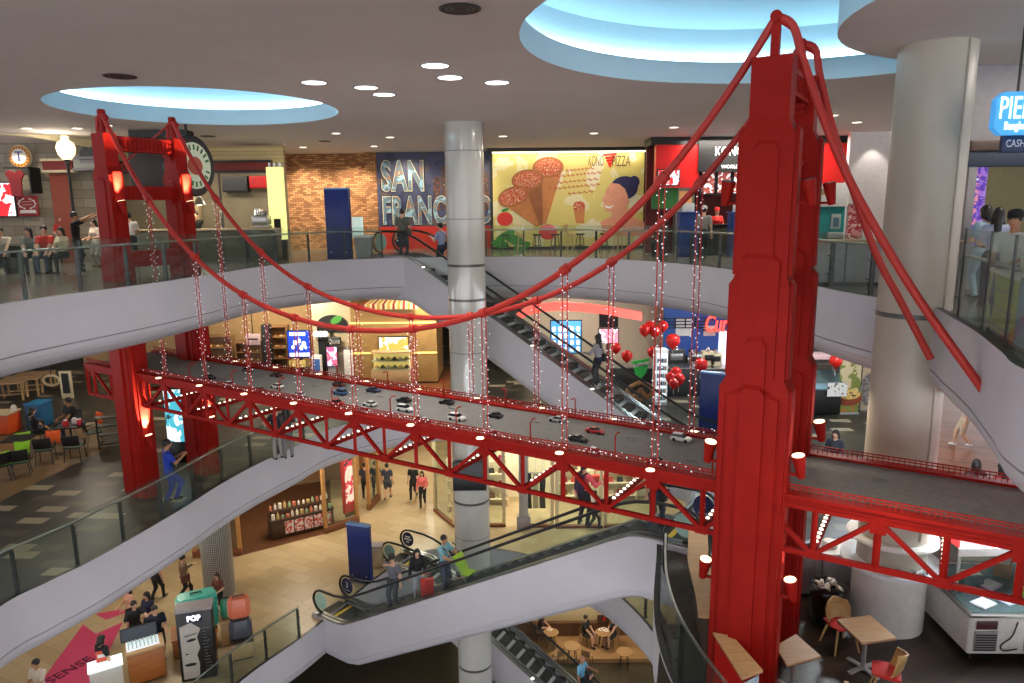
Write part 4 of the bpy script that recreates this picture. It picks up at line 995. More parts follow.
mb = MB()
for k, (y, l) in enumerate(((155, 13), (158, 9), (161, 7), (164, 4.5), (166.5, 2.5))): mb.bar(P(609.5-l*.5+k*.2, y, -.022), P(609.5+l*.55, y-.8, -.022), .008, .10)
mb.build('printed_whirl_logo', m_shopred, bb, smooth=0)
mb = MB(); rnd = random.Random(4)
for row, (x0, x1, y0) in enumerate(((566, 590, 171), (556, 602, 177), (558, 598, 183), (554, 600, 189), (568, 592, 194))):
    x = x0
    while x < x1:
        l = rnd.uniform(2, 5); y = y0-(x-x0)*.10
        mb.tube([P(x, y, -.02), P(x+l*.35, y-1.6, -.02), P(x+l*.6, y+.6, -.02), P(x+l, y-.6, -.02)], .018, 4); x += l+1.2
mb.build('printed_handwriting', mat('print_script_red', (180, 62, 34), .5), bb, smooth=0)
mb = MB(); mb.box(-w/2, w/2, -.20, -.08, h-.03, h+.01); mb.build('light_strip', mat('strip_glow', (255, 240, 200), .5, emit=3, noise=0), bb, smooth=0)
for k in range(5): area('billboard_lamp', (f.loc.x-w/2+w*(k+.5)/5, 30.45, f.h-.08), 1.1, 7, (1, .90, .70), (math.radians(28), 0, 0), 'RECTANGLE', sy=.1)
# bar stools along the billboard
def stool(label, loc, rz, backed, group):
    r = thing('bar_stool', label, 'stool', loc, rz, group); m = mat('stool_dark_metal', (36, 30, 28), .5) if not backed else m_oak
    mb = MB(); mb.lathe([(.02, .70), (.17, .70), (.18, .72), (.17, .75), (.02, .755)], 16); mb.build('seat', mat('stool_seat_wood', (44, 30, 24), .5) if not backed else m_oak, r)
    for k in range(4):
        a = math.pi/4+k*math.pi/2; mb = MB(); mb.tube([(.10*math.cos(a), .10*math.sin(a), .70), (.21*math.cos(a), .21*math.sin(a), 0)], .016, 6); mb.build('leg', m, r)
    mb = MB(); mb.tube([(.165*math.cos(t), .165*math.sin(t), .30) for t in [2*math.pi*k/20 for k in range(20)]], .010, 6, closed=True); mb.build('foot_ring', m, r)
    if backed:
        mb = MB(); mb.box(-.17, .17, .14, .17, .80, 1.12, .02)
        for s in (-1, 1): mb.box(s*.14-.015, s*.14+.015, .13, .16, .70, .85)
        mb.build('backrest', m_oak, r)
    return r
for k, (x, y, bk, lab) in enumerate(((505, 252, 0, 'dark bar stool in front of the printed green leaves'), (538, 252, 0, 'dark bar stool in front of the printed pizza cones'), (557, 252, 0, 'dark bar stool third from the left along the billboard'),
        (583, 252, 0, 'dark bar stool below the small printed cone'), (609, 252, 0, 'dark bar stool below the printed woman'), (521, 251, 1, 'wooden bar chair between two dark stools by the pizza cones'), (571, 251, 1, 'wooden bar chair beside the small printed cone'), (621, 251, 1, 'wooden bar chair at the right end of the billboard'))):
    p = at(x, y, 0); stool(lab, (p.x*.935, 27.9, 0), .3*k, bk, 'stools along the billboard')

# ------------------------------------------------------------------ upper floor: pizza shop and cash machine
f = Flat(652, 137, 850, 254, 26.6, 0.0); ks = thing('pizza_shop_front', 'red and black pizza shop front with lit sign and menu screens', 'shop front', f.loc)
w, h = f.w, CEIL-.02
P = lambda x, y, d=0: f.p(x, y, d)
mb = MB(); mb.box(-w/2, w/2, 1.2, 1.4, 0, h); mb.build('back_wall', mat('shop_dark_red', (96, 18, 16), .5), ks, smooth=0)
mb = MB(); mb.box(-w/2-.1, w/2+.1, -.1, 1.2, h-.25, h); mb.build('head_beam', m_black, ks, smooth=0)
a = P(655, 188); b_ = P(700, 142); MB().box(a[0], b_[0], -.05, .3, a[2], b_[2]).build('red_fascia', m_shopred, ks, smooth=0); c_ = P(795, 186); d_ = P(848, 137); MB().box(c_[0], d_[0], -.05, .3, c_[2], d_[2]).build('red_fascia', m_shopred, ks, smooth=0); mb = MB(); mb.box(a[0], b_[0], -.055, -.05, a[2]+.3, a[2]+.31)
for k in range(1, 3): x = a[0]+(b_[0]-a[0])*k/3; mb.box(x-.008, x+.008, -.056, -.05, a[2], b_[2])
mb.build('fascia_seam', m_shopred, ks, smooth=0)
mb = MB(); a = P(697, 172); b_ = P(796, 138); mb.box(a[0], b_[0], -.15, .3, a[2], b_[2]); mb.build('sign_box', m_black, ks, smooth=0)
m_sgw = mat('sign_letter_glow', (255, 255, 255), .5, emit=1.1, noise=0)
lettering(ks, 'KONO', .46, P(728, 152, -.17), m_sgw, w=P(743, 0)[0]-P(714, 0)[0]); lettering(ks, 'PIZZA', .46, P(766, 152, -.17), m_sgw, w=P(784, 0)[0]-P(748, 0)[0])
mb = MB(); ellipse(mb, P(741.5, 141.5), .10, .16, -.16, 14, .01, .3); ellipse(mb, P(744, 143), .08, .12, -.16, 14, .01, -.8); mb.build('leaf_emblem', mat('sign_leaf_glow', (40, 180, 90), .5, emit=1, noise=0), ks, smooth=0)
lettering(ks, 'WORLD TO', .17, P(733, 167, -.17), m_sgw, w=P(748, 0)[0]-P(721, 0)[0])
m_menu = blob_mat('menu_picture_glow', (226, 224, 226), [(150, 70, 60), (230, 226, 222), (60, 44, 60), (226, 190, 120)], 6, emit=.8, thr=(.46, .54, .6, .68))
for k, (x0, x1) in enumerate(((703, 716), (719, 732), (735, 748))):
    a = P(x0, 193); b_ = P(x1, 172); mb = MB(); mb.box(a[0]-.06, b_[0]+.06, .18, .26, a[2]-.06, b_[2]+.06); o = mb.build('menu_screen', m_black, ks, smooth=0)
    mb = MB(); mb.box(a[0], b_[0], .17, .18, a[2], b_[2]); mb.build('menu_picture', m_menu, o, smooth=0)
mb = MB(); a = P(680, 206); b_ = P(699, 187); mb.box(a[0], b_[0], .6, 1.1, 0, b_[2]); mb.build('oven_cabinet', mat('oven_steel', (150, 146, 136), .3, .8), ks, smooth=0)
mb = MB(); mb.box(a[0]+.1, b_[0]-.1, .58, .6, a[2]+.1, b_[2]-.12); mb.build('oven_window', mat('oven_warm_window', (210, 150, 90), .4, emit=.5), ks, smooth=0)
mb = MB(); a = P(690, 226); b_ = P(790, 226); mb.box(a[0], b_[0], -.9, -.4, 0, 1.05, .02); mb.box(a[0]-.04, b_[0]+.04, -.96, -.34, 1.05, 1.10)
for k in range(6): mb.box(a[0], b_[0], -.915, -.9, .12+k*.15, .16+k*.15)
mb.build('counter', m_black, ks, smooth=0)
mb = MB(); a = P(652, 209); b_ = P(679, 186); mb.box(a[0], b_[0], .1, .14, a[2], b_[2]); mb.build('green_board', mat('board_green', (38, 104, 40), .5), ks, smooth=0)
area('shop_lamp', (f.loc.x, 26.0, CEIL-.12), 5.0, 260, (1, .9, .8), sy=.5, shape='RECTANGLE')
screen('small TV with red and white picture on the red pizza shop fascia', (658, 170, 679, 185), 26.3, blob_mat('tv_picture_glow', (220, 230, 236), [(200, 40, 40), (120, 150, 190), (240, 240, 240)], 6, emit=1.0, thr=(.5, .58, .65)), 'TV')
for lab, x0, x1, Y in (('blue drum kiosk stand left of the pizza counter', 678, 697, 25.2), ('blue drum kiosk stand beside the right bridge tower', 729, 746, 25.0)):
    ff = Flat(x0, 213, x1, 258, Y, 0.0); r = thing('kiosk_stand', lab, 'stand', ff.loc)
    mb = MB(); mb.box(-ff.w/2, ff.w/2, -.2, .3, 0, ff.h, .06); mb.build('cabinet', mat('kiosk_blue', (24, 58, 128), .4), r)
    mb = MB(); mb.box(-ff.w/2-.03, ff.w/2+.03, -.23, .33, ff.h, ff.h+.04, .015); mb.build('top', mat('kiosk_blue_top', (40, 80, 150), .4), r)
    mb = MB(); mb.box(-.2, .2, -.05, .05, ff.h+.04, ff.h+.34, .02); mb.build('leaflet_rack', m_paper, r)
f = Flat(797, 183, 850, 262, 20.5, 0.0); r = thing('cash_machine', 'teal cash machine with white canopy behind the right bridge tower', 'ATM', f.loc); P = lambda x, y, d=0: f.p(x, y, d)
mb = MB(); a = P(809, 250); b_ = P(846, 206); mb.box(a[0], b_[0], 0, .7, 0, b_[2], .03); mb.build('body', m_teal, r)
mb = MB(); a = P(796, 207); b_ = P(848, 183); mb.box(a[0], b_[0], -.12, .75, a[2], b_[2], .03); o = mb.build('canopy', m_paper, r)
lettering(o, 'ATM', .16, P(806, 192, -.13), m_teal); mb = MB(); a = P(815, 195); b_ = P(829, 189); mb.box(a[0], b_[0], -.125, -.12, a[2], b_[2]); mb.build('canopy_stripe', mat('atm_stripe_tan', (176, 150, 110), .5), o, smooth=0)
mb = MB(); a = P(830, 229); b_ = P(841, 214); mb.box(a[0], b_[0], -.03, 0, a[2], b_[2], .02); o = mb.build('screen_bezel', mat('atm_grey', (160, 170, 168), .4), r)
mb = MB(); mb.box(a[0]+.06, b_[0]-.06, -.035, -.03, a[2]+.06, b_[2]-.1); mb.build('screen', mat('atm_screen', (60, 84, 96), .2, emit=.2), o, smooth=0)
mb = MB(); a = P(826, 238); b_ = P(842, 232); mb.box(a[0], b_[0], -.16, 0, a[2], b_[2], .02); mb.build('keypad_shelf', mat('atm_grey', (160, 170, 168), .4), r)
mb = MB(); a = P(796, 240); b_ = P(806, 203); mb.box(a[0], b_[0], 0, .1, a[2], b_[2], .01); mb.build('light_panel', mat('panel_cool_glow', (232, 244, 250), .5, emit=1.3, noise=0), r)
# low grey counter panels behind the glass on the right
a = at(815, 290, 0); c_ = thing('counter', 'low grey panelled counter behind the glass between tower and right column', 'counter', (a.x, 15.6, 0), -.12)
for k in range(3):
    mb = MB(); mb.box(k*1.0, k*1.0+.98, 0, .6, .06, .92, .01); mb.build('panel', m_grey, c_)
mb = MB(); mb.box(-.03, 3.03, -.03, .63, .92, .97, .01); mb.build('top', m_oak, c_)
mb = MB(); mb.box(0, 3.0, .04, .56, 0, .06); mb.build('plinth', m_black, c_)
X0, X1, Z0, Z1 = rect(846, 150, 925, 250, 25.5)
struct(MB().box(X0, X1+6, 25.5, 25.7, 0, CEIL).build('wall_white_corner', mat('white_shop_wall', (222, 214, 210), .6), smooth=0))
for k in range(3): spot('wall_wash_spot', (X0+.8+k*1.2, 24.9, 4.0), (X0+.8+k*1.2, 25.5, 2.6), 40, WHITE, 70, .5)
f = Flat(848, 205, 862, 243, 24.2, .3); r = thing('poster', 'pink and red poster right of the cash machine', 'poster', f.loc)
MB().box(-f.w/2, f.w/2, 0, .04, 0, f.h).build('print', blob_mat('poster_pink', (214, 150, 150), [(180, 40, 50), (230, 200, 190)], 4, thr=(.5, .6)), r, smooth=0); MB().box(-f.w/2-.05, f.w/2+.05, .04, .08, -.3, f.h+.05).build('frame', m_grey, r, smooth=0)

# ------------------------------------------------------------------ upper floor: left restaurants
m_stone = brick_mat('pale_stone_blocks', [(150, 140, 122), (160, 150, 132), (142, 132, 114)], .75, .32, 0, (112, 104, 90), .01, .7, wall=True, pos=[0, .33, .66])
a = atd(-60, 200, 26.2); b_ = atd(106, 200, 26.2)
struct(MB().box(a.x, b_.x, 26.2, 26.5, 0, CEIL).build('wall_stone_left', m_stone, smooth=0))
a = atd(100, 200, 30); b_ = atd(300, 200, 30)
struct(MB().box(a.x, atd(286, 200, 30.5).x, 30.5, 30.8, 0, CEIL).build('wall_kitchen', mat('kitchen_wall_olive', (132, 122, 98), .6, noise=.12, nscale=1.5), smooth=0))
f = Flat(9, 145, 31, 168, 25.95); r = thing('round_sign', 'round orange ringed sign with a blue T on the stone wall', 'sign', f.loc); rr = f.w/2
for nm, q, y, m in (('rim', rr, .06, m_cream), ('ring', rr*.92, 0, mat('sign_orange', (222, 150, 60), .5)), ('face', rr*.66, -.01, m_paper)):
    mb = MB(); ellipse(mb, (0, 0, f.h/2), q, q*1.03, y, 32, .05); mb.build(nm, m, r, smooth=30)
lettering(r, 'T', .5, (0, -.07, f.h/2-.02), mat('sign_blue', (40, 60, 130), .5)); 
for k in range(18):
    t = 2*math.pi*k/18; mb = MB(); mb.at((rr*.79*math.cos(t), -.055, f.h/2+rr*.79*math.sin(t)), 0, 0, -t); mb.box(-.035, .035, -.004, .004, -.02, .02); mb.build('rim_mark', mat('sign_dark_brown', (110, 66, 30), .5), r, smooth=0)
spot('wall_wash_spot', (f.loc.x, 25.2, 4.0), (f.loc.x, 26.2, 2.6), 60, WARM, 80, .7)
screen('red and white picture screen at the left edge of the stone wall', (-6, 183, 14, 216), 25.9, blob_mat('screen_red_white_glow', (214, 30, 40), [(244, 240, 240), (30, 24, 24), (230, 70, 70)], 2.4, emit=.9, thr=(.5, .66, .7)))
f = Flat(17, 196, 38, 216, 25.9); r = thing('wall_poster', 'dark red poster with white laurel design on the stone wall', 'poster', f.loc)
MB().box(-f.w/2, f.w/2, 0, .06, 0, f.h, .01).build('board', mat('poster_dark_red', (146, 28, 32), .5), r)
mb = MB()
for s in (-1, 1):
    pts = [(s*f.w*.40*math.cos(t), -.012, f.h*.62+f.h*.26*math.sin(t)) for t in [math.pi*(-.38+.19*k) for k in range(5)]]; mb.tube(pts, .016, 5)
    for q in pts: mb.ball(q, .035, 6)
for z, l in ((.70, .5), (.55, .42)): mb.bar((-f.w*l/2, -.01, f.h*z), (f.w*l/2, -.01, f.h*z+.02), .05, .008)
poly(mb, [(-f.w*.4, 0, f.h*.14), (f.w*.4, 0, f.h*.14), (f.w*.36, 0, f.h*.30), (-f.w*.36, 0, f.h*.30)], -.002, .008); mb.build('emblem', m_paper, r, smooth=0)
f = Flat(7, 170, 26, 196, 25.6); r = thing('bracket_sign', 'ornate red bracket sign hanging on a dark iron arm', 'sign', f.loc); w, h = f.w, f.h
mb = MB(); poly(mb, [(-w*.5, 0, h*.85), (-w*.28, 0, h), (0, 0, h*.88), (w*.28, 0, h), (w*.5, 0, h*.85), (w*.32, 0, h*.62), (w*.26, 0, 0), (-w*.26, 0, 0), (-w*.32, 0, h*.62)], 0, .06); mb.build('board', mat('poster_dark_red', (146, 28, 32), .5), r)
mb = MB(); mb.box(-w*.6, w*.75, .0, .05, h+.04, h+.10); mb.box(w*.68, w*.75, .0, .6, h*.1, h+.10); mb.build('iron_arm', m_black, r, smooth=0)
# lamp post with glass globe
p = at(70, 262, 0); p.y = 23.5; q = atd(66, 150, 23.5); r = thing('lamp_post', 'black lamp post with glowing white globe in front of the stone wall', 'lamp', (q.x, 23.5, 0)); zt = q.z
mb = MB(); mb.lathe([(.16, 0), (.16, .08), (.07, .16), (.05, .4), (.045, zt-.5), (.09, zt-.42), (.05, zt-.36), (.12, zt-.30)], 14); mb.build('post', m_black, r)
mb = MB(); mb.lathe([(.05, zt-.31), (.12, zt-.30), (.24, zt-.14), (.28, zt+.05), (.24, zt+.22), (.12, zt+.30), (.10, zt+.36), (.12, zt+.42), (.03, zt+.44)], 20); mb.build('globe', mat('globe_warm_glow', (255, 238, 190), .4, emit=1.3, noise=0), r)
point('globe_lamp', (q.x, 22.9, zt), 35, WARM, .2)
def sign_slab(name, label, cat, box, Y, m, th=.12, trim=None, foot=None):
    f = Flat(*box, Y, foot); r = thing(name, label, cat, f.loc); MB().box(-f.w/2, f.w/2, 0, th, 0, f.h, .015).build('board', m, r)
    if trim:
        MB().box(-f.w/2-.04, f.w/2+.04, -.03, th+.03, f.h, f.h+.08).build('cornice', trim, r, smooth=0); MB().box(-f.w/2-.03, f.w/2+.03, -.02, th+.03, -.08, 0).build('lower_rail', trim, r, smooth=0)
    return r, f
sign_slab('fascia_board', 'dark red shop fascia with cream edges beside the lamp post', 'fascia', (42, 161, 72, 170), 25.4, mat('fascia_dark_red', (124, 34, 24), .5), .2, m_cream)
sign_slab('door_panel', 'reddish brown tall door panel behind the standing man in black', 'door', (54, 173, 72, 262), 25.7, mat('door_red_brown', (140, 62, 36), .5), .1, None, 0.0)
sign_slab('fascia_board', 'pale grey shop fascia behind the near leg of the far tower', 'fascia', (73, 159, 96, 168), 25.3, mat('fascia_pale', (176, 176, 164), .5), .2, m_grey)
f = Flat(79, 146, 97, 160, 25.3); r = thing('arched_sign', 'dark round-topped sign above the pale fascia', 'sign', f.loc); mb = MB(); poly(mb, [(-f.w/2, 0, 0), (f.w/2, 0, 0)]+[(f.w/2*math.cos(t), 0, f.h*.3+f.h*.7*math.sin(t)) for t in [math.pi*k/12 for k in range(13)]], .1, .1); mb.build('board', mat('sign_slate', (70, 72, 70), .5), r); MB().box(-f.w/2, f.w/2, -.02, .12, -.1, 0).build('ledge', m_grey, r, smooth=0)
# curved cornice above the restaurants
mb = MB(); pts = [atd(x, y, Y) for x, y, Y in ((-30, 126, 23), (30, 132, 23.5), (70, 139, 24.5), (105, 146, 26))]
rings = []
for q in smooth_open(pts, 5): rings.append([(q.x, q.y, q.z-.16), (q.x, q.y+.5, q.z-.16), (q.x, q.y+.5, q.z+.16), (q.x, q.y, q.z+.12), (q.x, q.y-.06, q.z)])
mb.loft(rings); struct(mb.build('trim_cornice_left', m_cream, smooth=50))
# bench and tables
a = at(-25, 268, 0); b_ = at(76, 266, 0); r = thing('bench', 'long black upholstered bench under the seated diners at upper left', 'bench', (a.x, 20.6, 0)); l = b_.x-a.x
MB().box(0, l, 0, .5, .18, .46, .05).build('seat', m_black, r); MB().box(0, l, .50, .62, .30, .80, .04).build('backrest', m_black, r)
for k in range(4): MB().box(.1+k*(l-.25)/3, .2+k*(l-.25)/3, .05, .45, 0, .18).build('leg', m_dsteel, r, smooth=0)
area('bench_underlight', (a.x+l/2, 21.4, .55), l, 30, (1, .95, .8), (math.radians(-50), 0, 0), 'RECTANGLE', sy=.2)
for x, y, lab in ((49, 273, 'small cafe table on chrome post in front of the man in red'), (79, 274, 'small cafe table on chrome post beside the standing man in black')):
    p = at(x, y, 0); r = thing('cafe_table', lab, 'table', p, 0, 'chrome post tables'); MB().lathe([(.02, .71), (.34, .71), (.34, .74), (.02, .74)], 20).build('top', m_black, r); MB().cyl((0, 0), .028, .02, .71, 10).build('post', m_steel, r)
    mb = MB()
    for k in range(4): t = math.pi/4+k*math.pi/2; mb.bar((0, 0, .025), (.27*math.cos(t), .27*math.sin(t), .015), .05, .03)
    mb.build('foot', m_steel, r)
# hanging round sign
c0 = atd(189, 166, 21.3); r = thing('hanging_round_sign', 'black rimmed round sign with cream face hanging behind the far bridge tower', 'sign', c0, math.radians(72))
R_ = .87
ring = lambda q, y: [(q*math.cos(t), y, q*math.sin(t)) for t in [2*math.pi*k/40 for k in range(40)]]
MB().loft([ring(R_*.94, -.20), ring(R_, -.15), ring(R_, .15), ring(R_*.94, .20)]).build('rim', m_black, r)
for s in (-1, 1):
    MB().loft([ring(R_*.76, s*.20), ring(R_*.74, s*.215)]).build('face', mat('round_sign_face_glow', (226, 228, 196), .5, emit=.12), r, smooth=30)
    for k in range(20):
        if k in (0, 10): continue
        t = 2*math.pi*k/20; mb = MB(); mb.at((R_*.60*math.cos(t), s*.222, R_*.60*math.sin(t)), 0, 0, -t); mb.box(-.075, .075, -.004, .004, -.032, .032); mb.build('rim_mark', mat('round_sign_green', (60, 120, 60), .5), r, smooth=0)
    mb = MB(); ellipse(mb, (0, 0, 0), R_*.34, R_*.30, s*.222+.003, 20, .008); mb.build('centre_emblem', mat('round_sign_red', (206, 90, 60), .5), r, smooth=0)
MB().box(-.03, .03, -.03, .03, R_-.02, CEIL-c0.z).build('hanger_rod', m_black, r, smooth=0)
mb = MB()
for k in range(4): t = math.pi/4+k*math.pi/2; mb.ball(((R_+.03)*math.cos(t), 0, (R_+.03)*math.sin(t)), .05, 8)
mb.build('rim_bulb', m_dsteel, r)
f = Flat(129, 150, 166, 192, 22.6); r = thing('hanging_box_sign', 'black hanging box sign seen through the portal of the far tower', 'sign', f.loc); MB().box(-f.w/2, f.w/2, 0, .5, 0, f.h, .03).build('box', mat('box_sign_brown_black', (40, 26, 18), .5), r)
MB().box(-f.w/2+.15, f.w/2+.7, -.1, .6, CEIL-f.loc.z-.22, CEIL-f.loc.z-.01).build('ceiling_mount', m_black, r, smooth=0); MB().box(-.05, .05, .2, .3, f.h, CEIL-f.loc.z).build('hanger_rod', m_black, r, smooth=0)
# kitchen counter restaurant right of the tower
r, f = sign_slab('fascia_board', 'long red brown fascia over the open kitchen counter', 'fascia', (112, 163, 270, 171), 26.8, mat('fascia_dark_red', (124, 34, 24), .5), .25, m_black)
for k in range(4): x = -f.w/2+.05+(f.w-.1)*k/3; MB().box(x-.03, x+.03, .08, .16, -f.loc.z, -.08).build('support_post', m_dsteel, r, smooth=0)
sign_slab('fascia_board', 'cream weatherboard panel above the kitchen fascia', 'fascia', (112, 147, 283, 163.6), 27.0, brick_mat('cream_weatherboard', [(206, 184, 132), (198, 176, 126)], 9, .14, 0, (150, 128, 86), .008, .6, wall=True), .2)
f = Flat(112, 223, 276, 252, 25.2, 0.0); r = thing('counter', 'long dark olive restaurant counter right of the far tower', 'counter', f.loc)
MB().box(-f.w/2, f.w/2, 0, .6, 0, 1.08, .02).build('front', mat('counter_olive', (84, 82, 66), .5), r); MB().box(-f.w/2-.04, f.w/2+.04, -.06, .66, 1.08, 1.14, .015).build('top', m_beige, r); MB().box(-f.w/2, f.w/2, .05, .55, -.0, .08).build('plinth', m_black, r)
q = atd(200, 205, 26); r = thing('pendant_lamp', 'chrome pendant lamp glowing over the kitchen counter', 'lamp', (q.x, 26, q.z)); MB().lathe([(.03, .30), (.10, .26), (.20, .02), (.21, 0), (.19, 0)], 18).build('shade', m_steel, r); MB().lathe([(.01, -.02), (.10, 0), (.12, .06), (.02, .1)], 14).build('bulb', m_lamp, r); MB().cyl((0, 0), .012, .3, CEIL-q.z, 6).build('cord', m_black, r)
point('pendant_light', (q.x, 25.9, q.z-.1), 25, WARM, .1)
f = Flat(268, 167, 283, 232, 26.3, .7); r = thing('lightbox', 'tall pale yellow glowing lightbox left of the brick wall', 'lightbox', f.loc); MB().box(-f.w/2, f.w/2, 0, .3, 0, f.h, .01).build('box', mat('lightbox_yellow_glow', (240, 236, 150), .5, emit=.85, noise=0), r); MB().box(-f.w/2, f.w/2, .02, .28, -.7, 0).build('base', m_black, r, smooth=0)
for k in range(3): MB().cyl((-.18+k*.18, .15), .05, f.h, f.h+.16, 10).build('spot_lamp', m_steel, r)
MB().box(-f.w*.2, f.w*.25, -.02, 0, .05, .75).build('black_poster', m_black, r, smooth=0)
sign_slab('beam', 'dark timber beam under the ceiling above the kitchen', 'beam', (234, 147, 270, 152), 27.6, m_walnut, .5)
area('kitchen_light', (-12.5, 28.4, 3.6), 3.5, 120, WARM, shape='RECTANGLE', sy=1)
# kitchen gear behind the counter
for k, (x0, y0, x1, y1, lab, m) in enumerate(((185, 190, 198, 222, 'beige kitchen cupboard behind the counter by the tower', m_beige), (222, 176, 247, 192, 'dark kitchen hood on the back wall', m_dsteel), (249, 176, 268, 188, 'red menu board on the kitchen back wall', m_shopred), (250, 192, 266, 222, 'steel espresso machine cluster on the kitchen counter', m_steel))):
    f = Flat(x0, y0, x1, y1, 30.13 if k < 3 else 25.5); r = thing('kitchen_unit', lab, 'kitchen unit', f.loc); w, h = f.w, f.h
    if k == 3:
        r.location.z = 1.14; h = .62
        MB().box(-w/2, w/2, .05, .5, .12, h*.72, .04).build('body', m, r); MB().box(-w/2, w/2, -.05, .5, 0, .08, .02).build('tray', m, r); MB().lathe([(.02, h*.7), (.13, h*.72), (.11, h*1.1), (.02, h*1.14)], 12, (-w*.2, .25)).build('hopper', m_chrome, r); MB().lathe([(.02, h*.7), (.10, h*.72), (.12, h*.95), (.02, h*.98)], 12, (w*.25, .25)).build('kettle', m_chrome, r)
    else:
        MB().box(-w/2, w/2, 0, .35, 0, h, .02).build('body', m, r); MB().box(-w/2+.06, w/2-.06, -.02, 0, .06, h*.46).build('lower_panel', m, r, smooth=0); MB().box(-w/2+.06, w/2-.06, -.02, 0, h*.54, h-.06).build('upper_panel', m, r, smooth=0)
# blue standing panel, info stand, bin
def blue_panel(label, x0, y0, x1, y1, Y, foot, rz):
    f = Flat(x0, y0, x1, y1, Y, foot); r = thing('standing_board', label, 'board', f.loc, rz, 'blue standing panels'); MB().box(-f.w/2, f.w/2, 0, .22, .03, f.h, .02).build('board', m_navyp, r); MB().box(-f.w/2+.05, f.w/2-.05, -.08, .30, 0, .03).build('base', m_steel, r, smooth=0)
    MB().box(-f.w/2-.006, f.w/2+.006, -.006, .226, f.h-.05, f.h+.006, .01).build('top_edge', mat('panel_edge_pale_blue', (110, 150, 200), .4), r)
    mb = MB()
    for s in (-1, 1): mb.tube([(s*f.w*.32, -.006, .28), (s*f.w*.32, .0, .28)], .03, 10)
    mb.build('stud', m_steel, r)
blue_panel('tall navy blue standing panel in front of the brick wall', 324, 188, 350, 258, 25.1, 0.0, -.25)
f = Flat(352, 217, 363, 238, 25.9); r = thing('info_stand', 'white lit information display beside the tall blue panel', 'stand', (f.loc.x, 25.9, 0)); z0 = f.loc.z
MB().box(-f.w/2, f.w/2, 0, .08, z0, z0+f.h, .02).build('display', mat('info_pale_glow', (206, 226, 214), .5, emit=.5), r); MB().box(-.05, .05, .02, .07, .03, z0).build('post', m_steel, r, smooth=0); MB().box(-.22, .22, -.15, .22, 0, .03).build('foot', m_steel, r, smooth=0)
f = Flat(356, 241, 373, 259, 25.3, 0.0); r = thing('litter_bin', 'pale grey tapered bin beside the escalator head', 'bin', f.loc); mb = MB(); mb.prism([(-f.w*.38, -.2), (f.w*.38, -.2), (f.w*.38, .2), (-f.w*.38, .2)], 0, .78, poly1=[(-f.w/2, -.25), (f.w/2, -.25), (f.w/2, .25), (-f.w/2, .25)]); mb.build('bin_body', m_grey, r, smooth=0); MB().box(-f.w/2-.02, f.w/2+.02, -.27, .27, .78, .86, .03).build('lid', m_paper, r)

# ------------------------------------------------------------------ upper floor: right counters and signs
q = atd(993, 135, 10.6); q2 = atd(993, 92, 10.6); r = thing('hanging_sign', 'bright blue PIER sign with white letters at the top right edge', 'sign', (q.x, 10.6, q.z), -.12); h = q2.z-q.z; w = 1.25
poly_pts = [(w-.1, 0), (w, .1), (w, h-.1), (w-.1, h), (.1, h), (0, h-.1), (0, .1), (.1, 0)]
MB().loft([[(x, 0, z) for x, z in poly_pts], [(x, .14, z) for x, z in poly_pts]]).build('sign_box', mat('pier_blue_glow', (60, 150, 214), .4, emit=.75, noise=.02), r)
lettering(r, 'PIER 21', .44, (.42, -.012, h*.60), m_sgw, w=.70); lettering(r, 'Bangkok', .16, (.30, -.012, h*.20), m_sgw, w=.34)
for x in (.3, 1.0): MB().box(x-.012, x+.012, .05, .08, h, CEIL-q.z).build('hanger_rod', m_dsteel, r, smooth=0)
q = atd(1001, 153, 10.9); q2 = atd(1001, 135, 10.9); r = thing('hanging_sign', 'small navy CASHIER sign under the blue PIER sign', 'sign', (q.x, 10.9, q.z), -.12); h = q2.z-q.z
MB().box(0, .74, 0, .08, 0, h, .01).build('sign_box', mat('cashier_navy', (24, 46, 84), .4), r); lettering(r, 'CASHIER', .15, (.25, -.012, h*.5), m_txtw, w=.41)
for x in (.15, .6): MB().box(x-.008, x+.008, .03, .05, h, h+.5).build('hanger_rod', m_dsteel, r, smooth=0)
a = atd(968, 160, 13.4)
MBx = MB(); MBx.box(0, 5, 0, .3, -.12, .16, .01); r = thing('awning_band', 'navy awning band with timber rail over the right food stalls', 'awning', (a.x, 13.4, a.z), -.12); MBx.build('band', mat('awning_navy', (34, 48, 66), .5), r)
MB().box(0, 5, -.05, .35, .16, .34, .01).build('timber_rail', m_walnut, r); MB().box(-.05, 5, .36, .5, .34, CEIL-a.z).build('upper_panel', m_grey, r, smooth=0)
for x in (.05, 3.0): MB().box(x, x+.14, .02, .2, -a.z, -.12).build('post', m_grey, r, smooth=0)
X0, X1, _, _ = rect(984, 160, 1090, 260, 16.5)
struct(MB().box(X0, X1+4, 16.5, 16.7, 0, 3.2).build('wall_stall_back', mat('stall_back_olive', (150, 140, 96), .6, noise=.05), smooth=0))
for k in range(2):
    f = Flat(973+k*7, 166, 979+k*7, 204, 14.6); r = thing('light_column', ('pink' if k == 0 else 'violet')+' glittering light column behind the food stall', 'light column', (f.loc.x, 14.6, 0)); MB().cyl((0, 0), f.w/2, .9, f.loc.z+f.h, 16).build('tube', blob_mat('column_glitter_%d' % k, (150, 110, 190) if k else (206, 130, 150), [(90, 60, 160), (210, 200, 230), (90, 170, 200)], 9, emit=.7, thr=(.48, .58, .66)), r); MB().cyl((0, 0), f.w/2+.03, 0, .9, 16).build('base', m_grey, r)
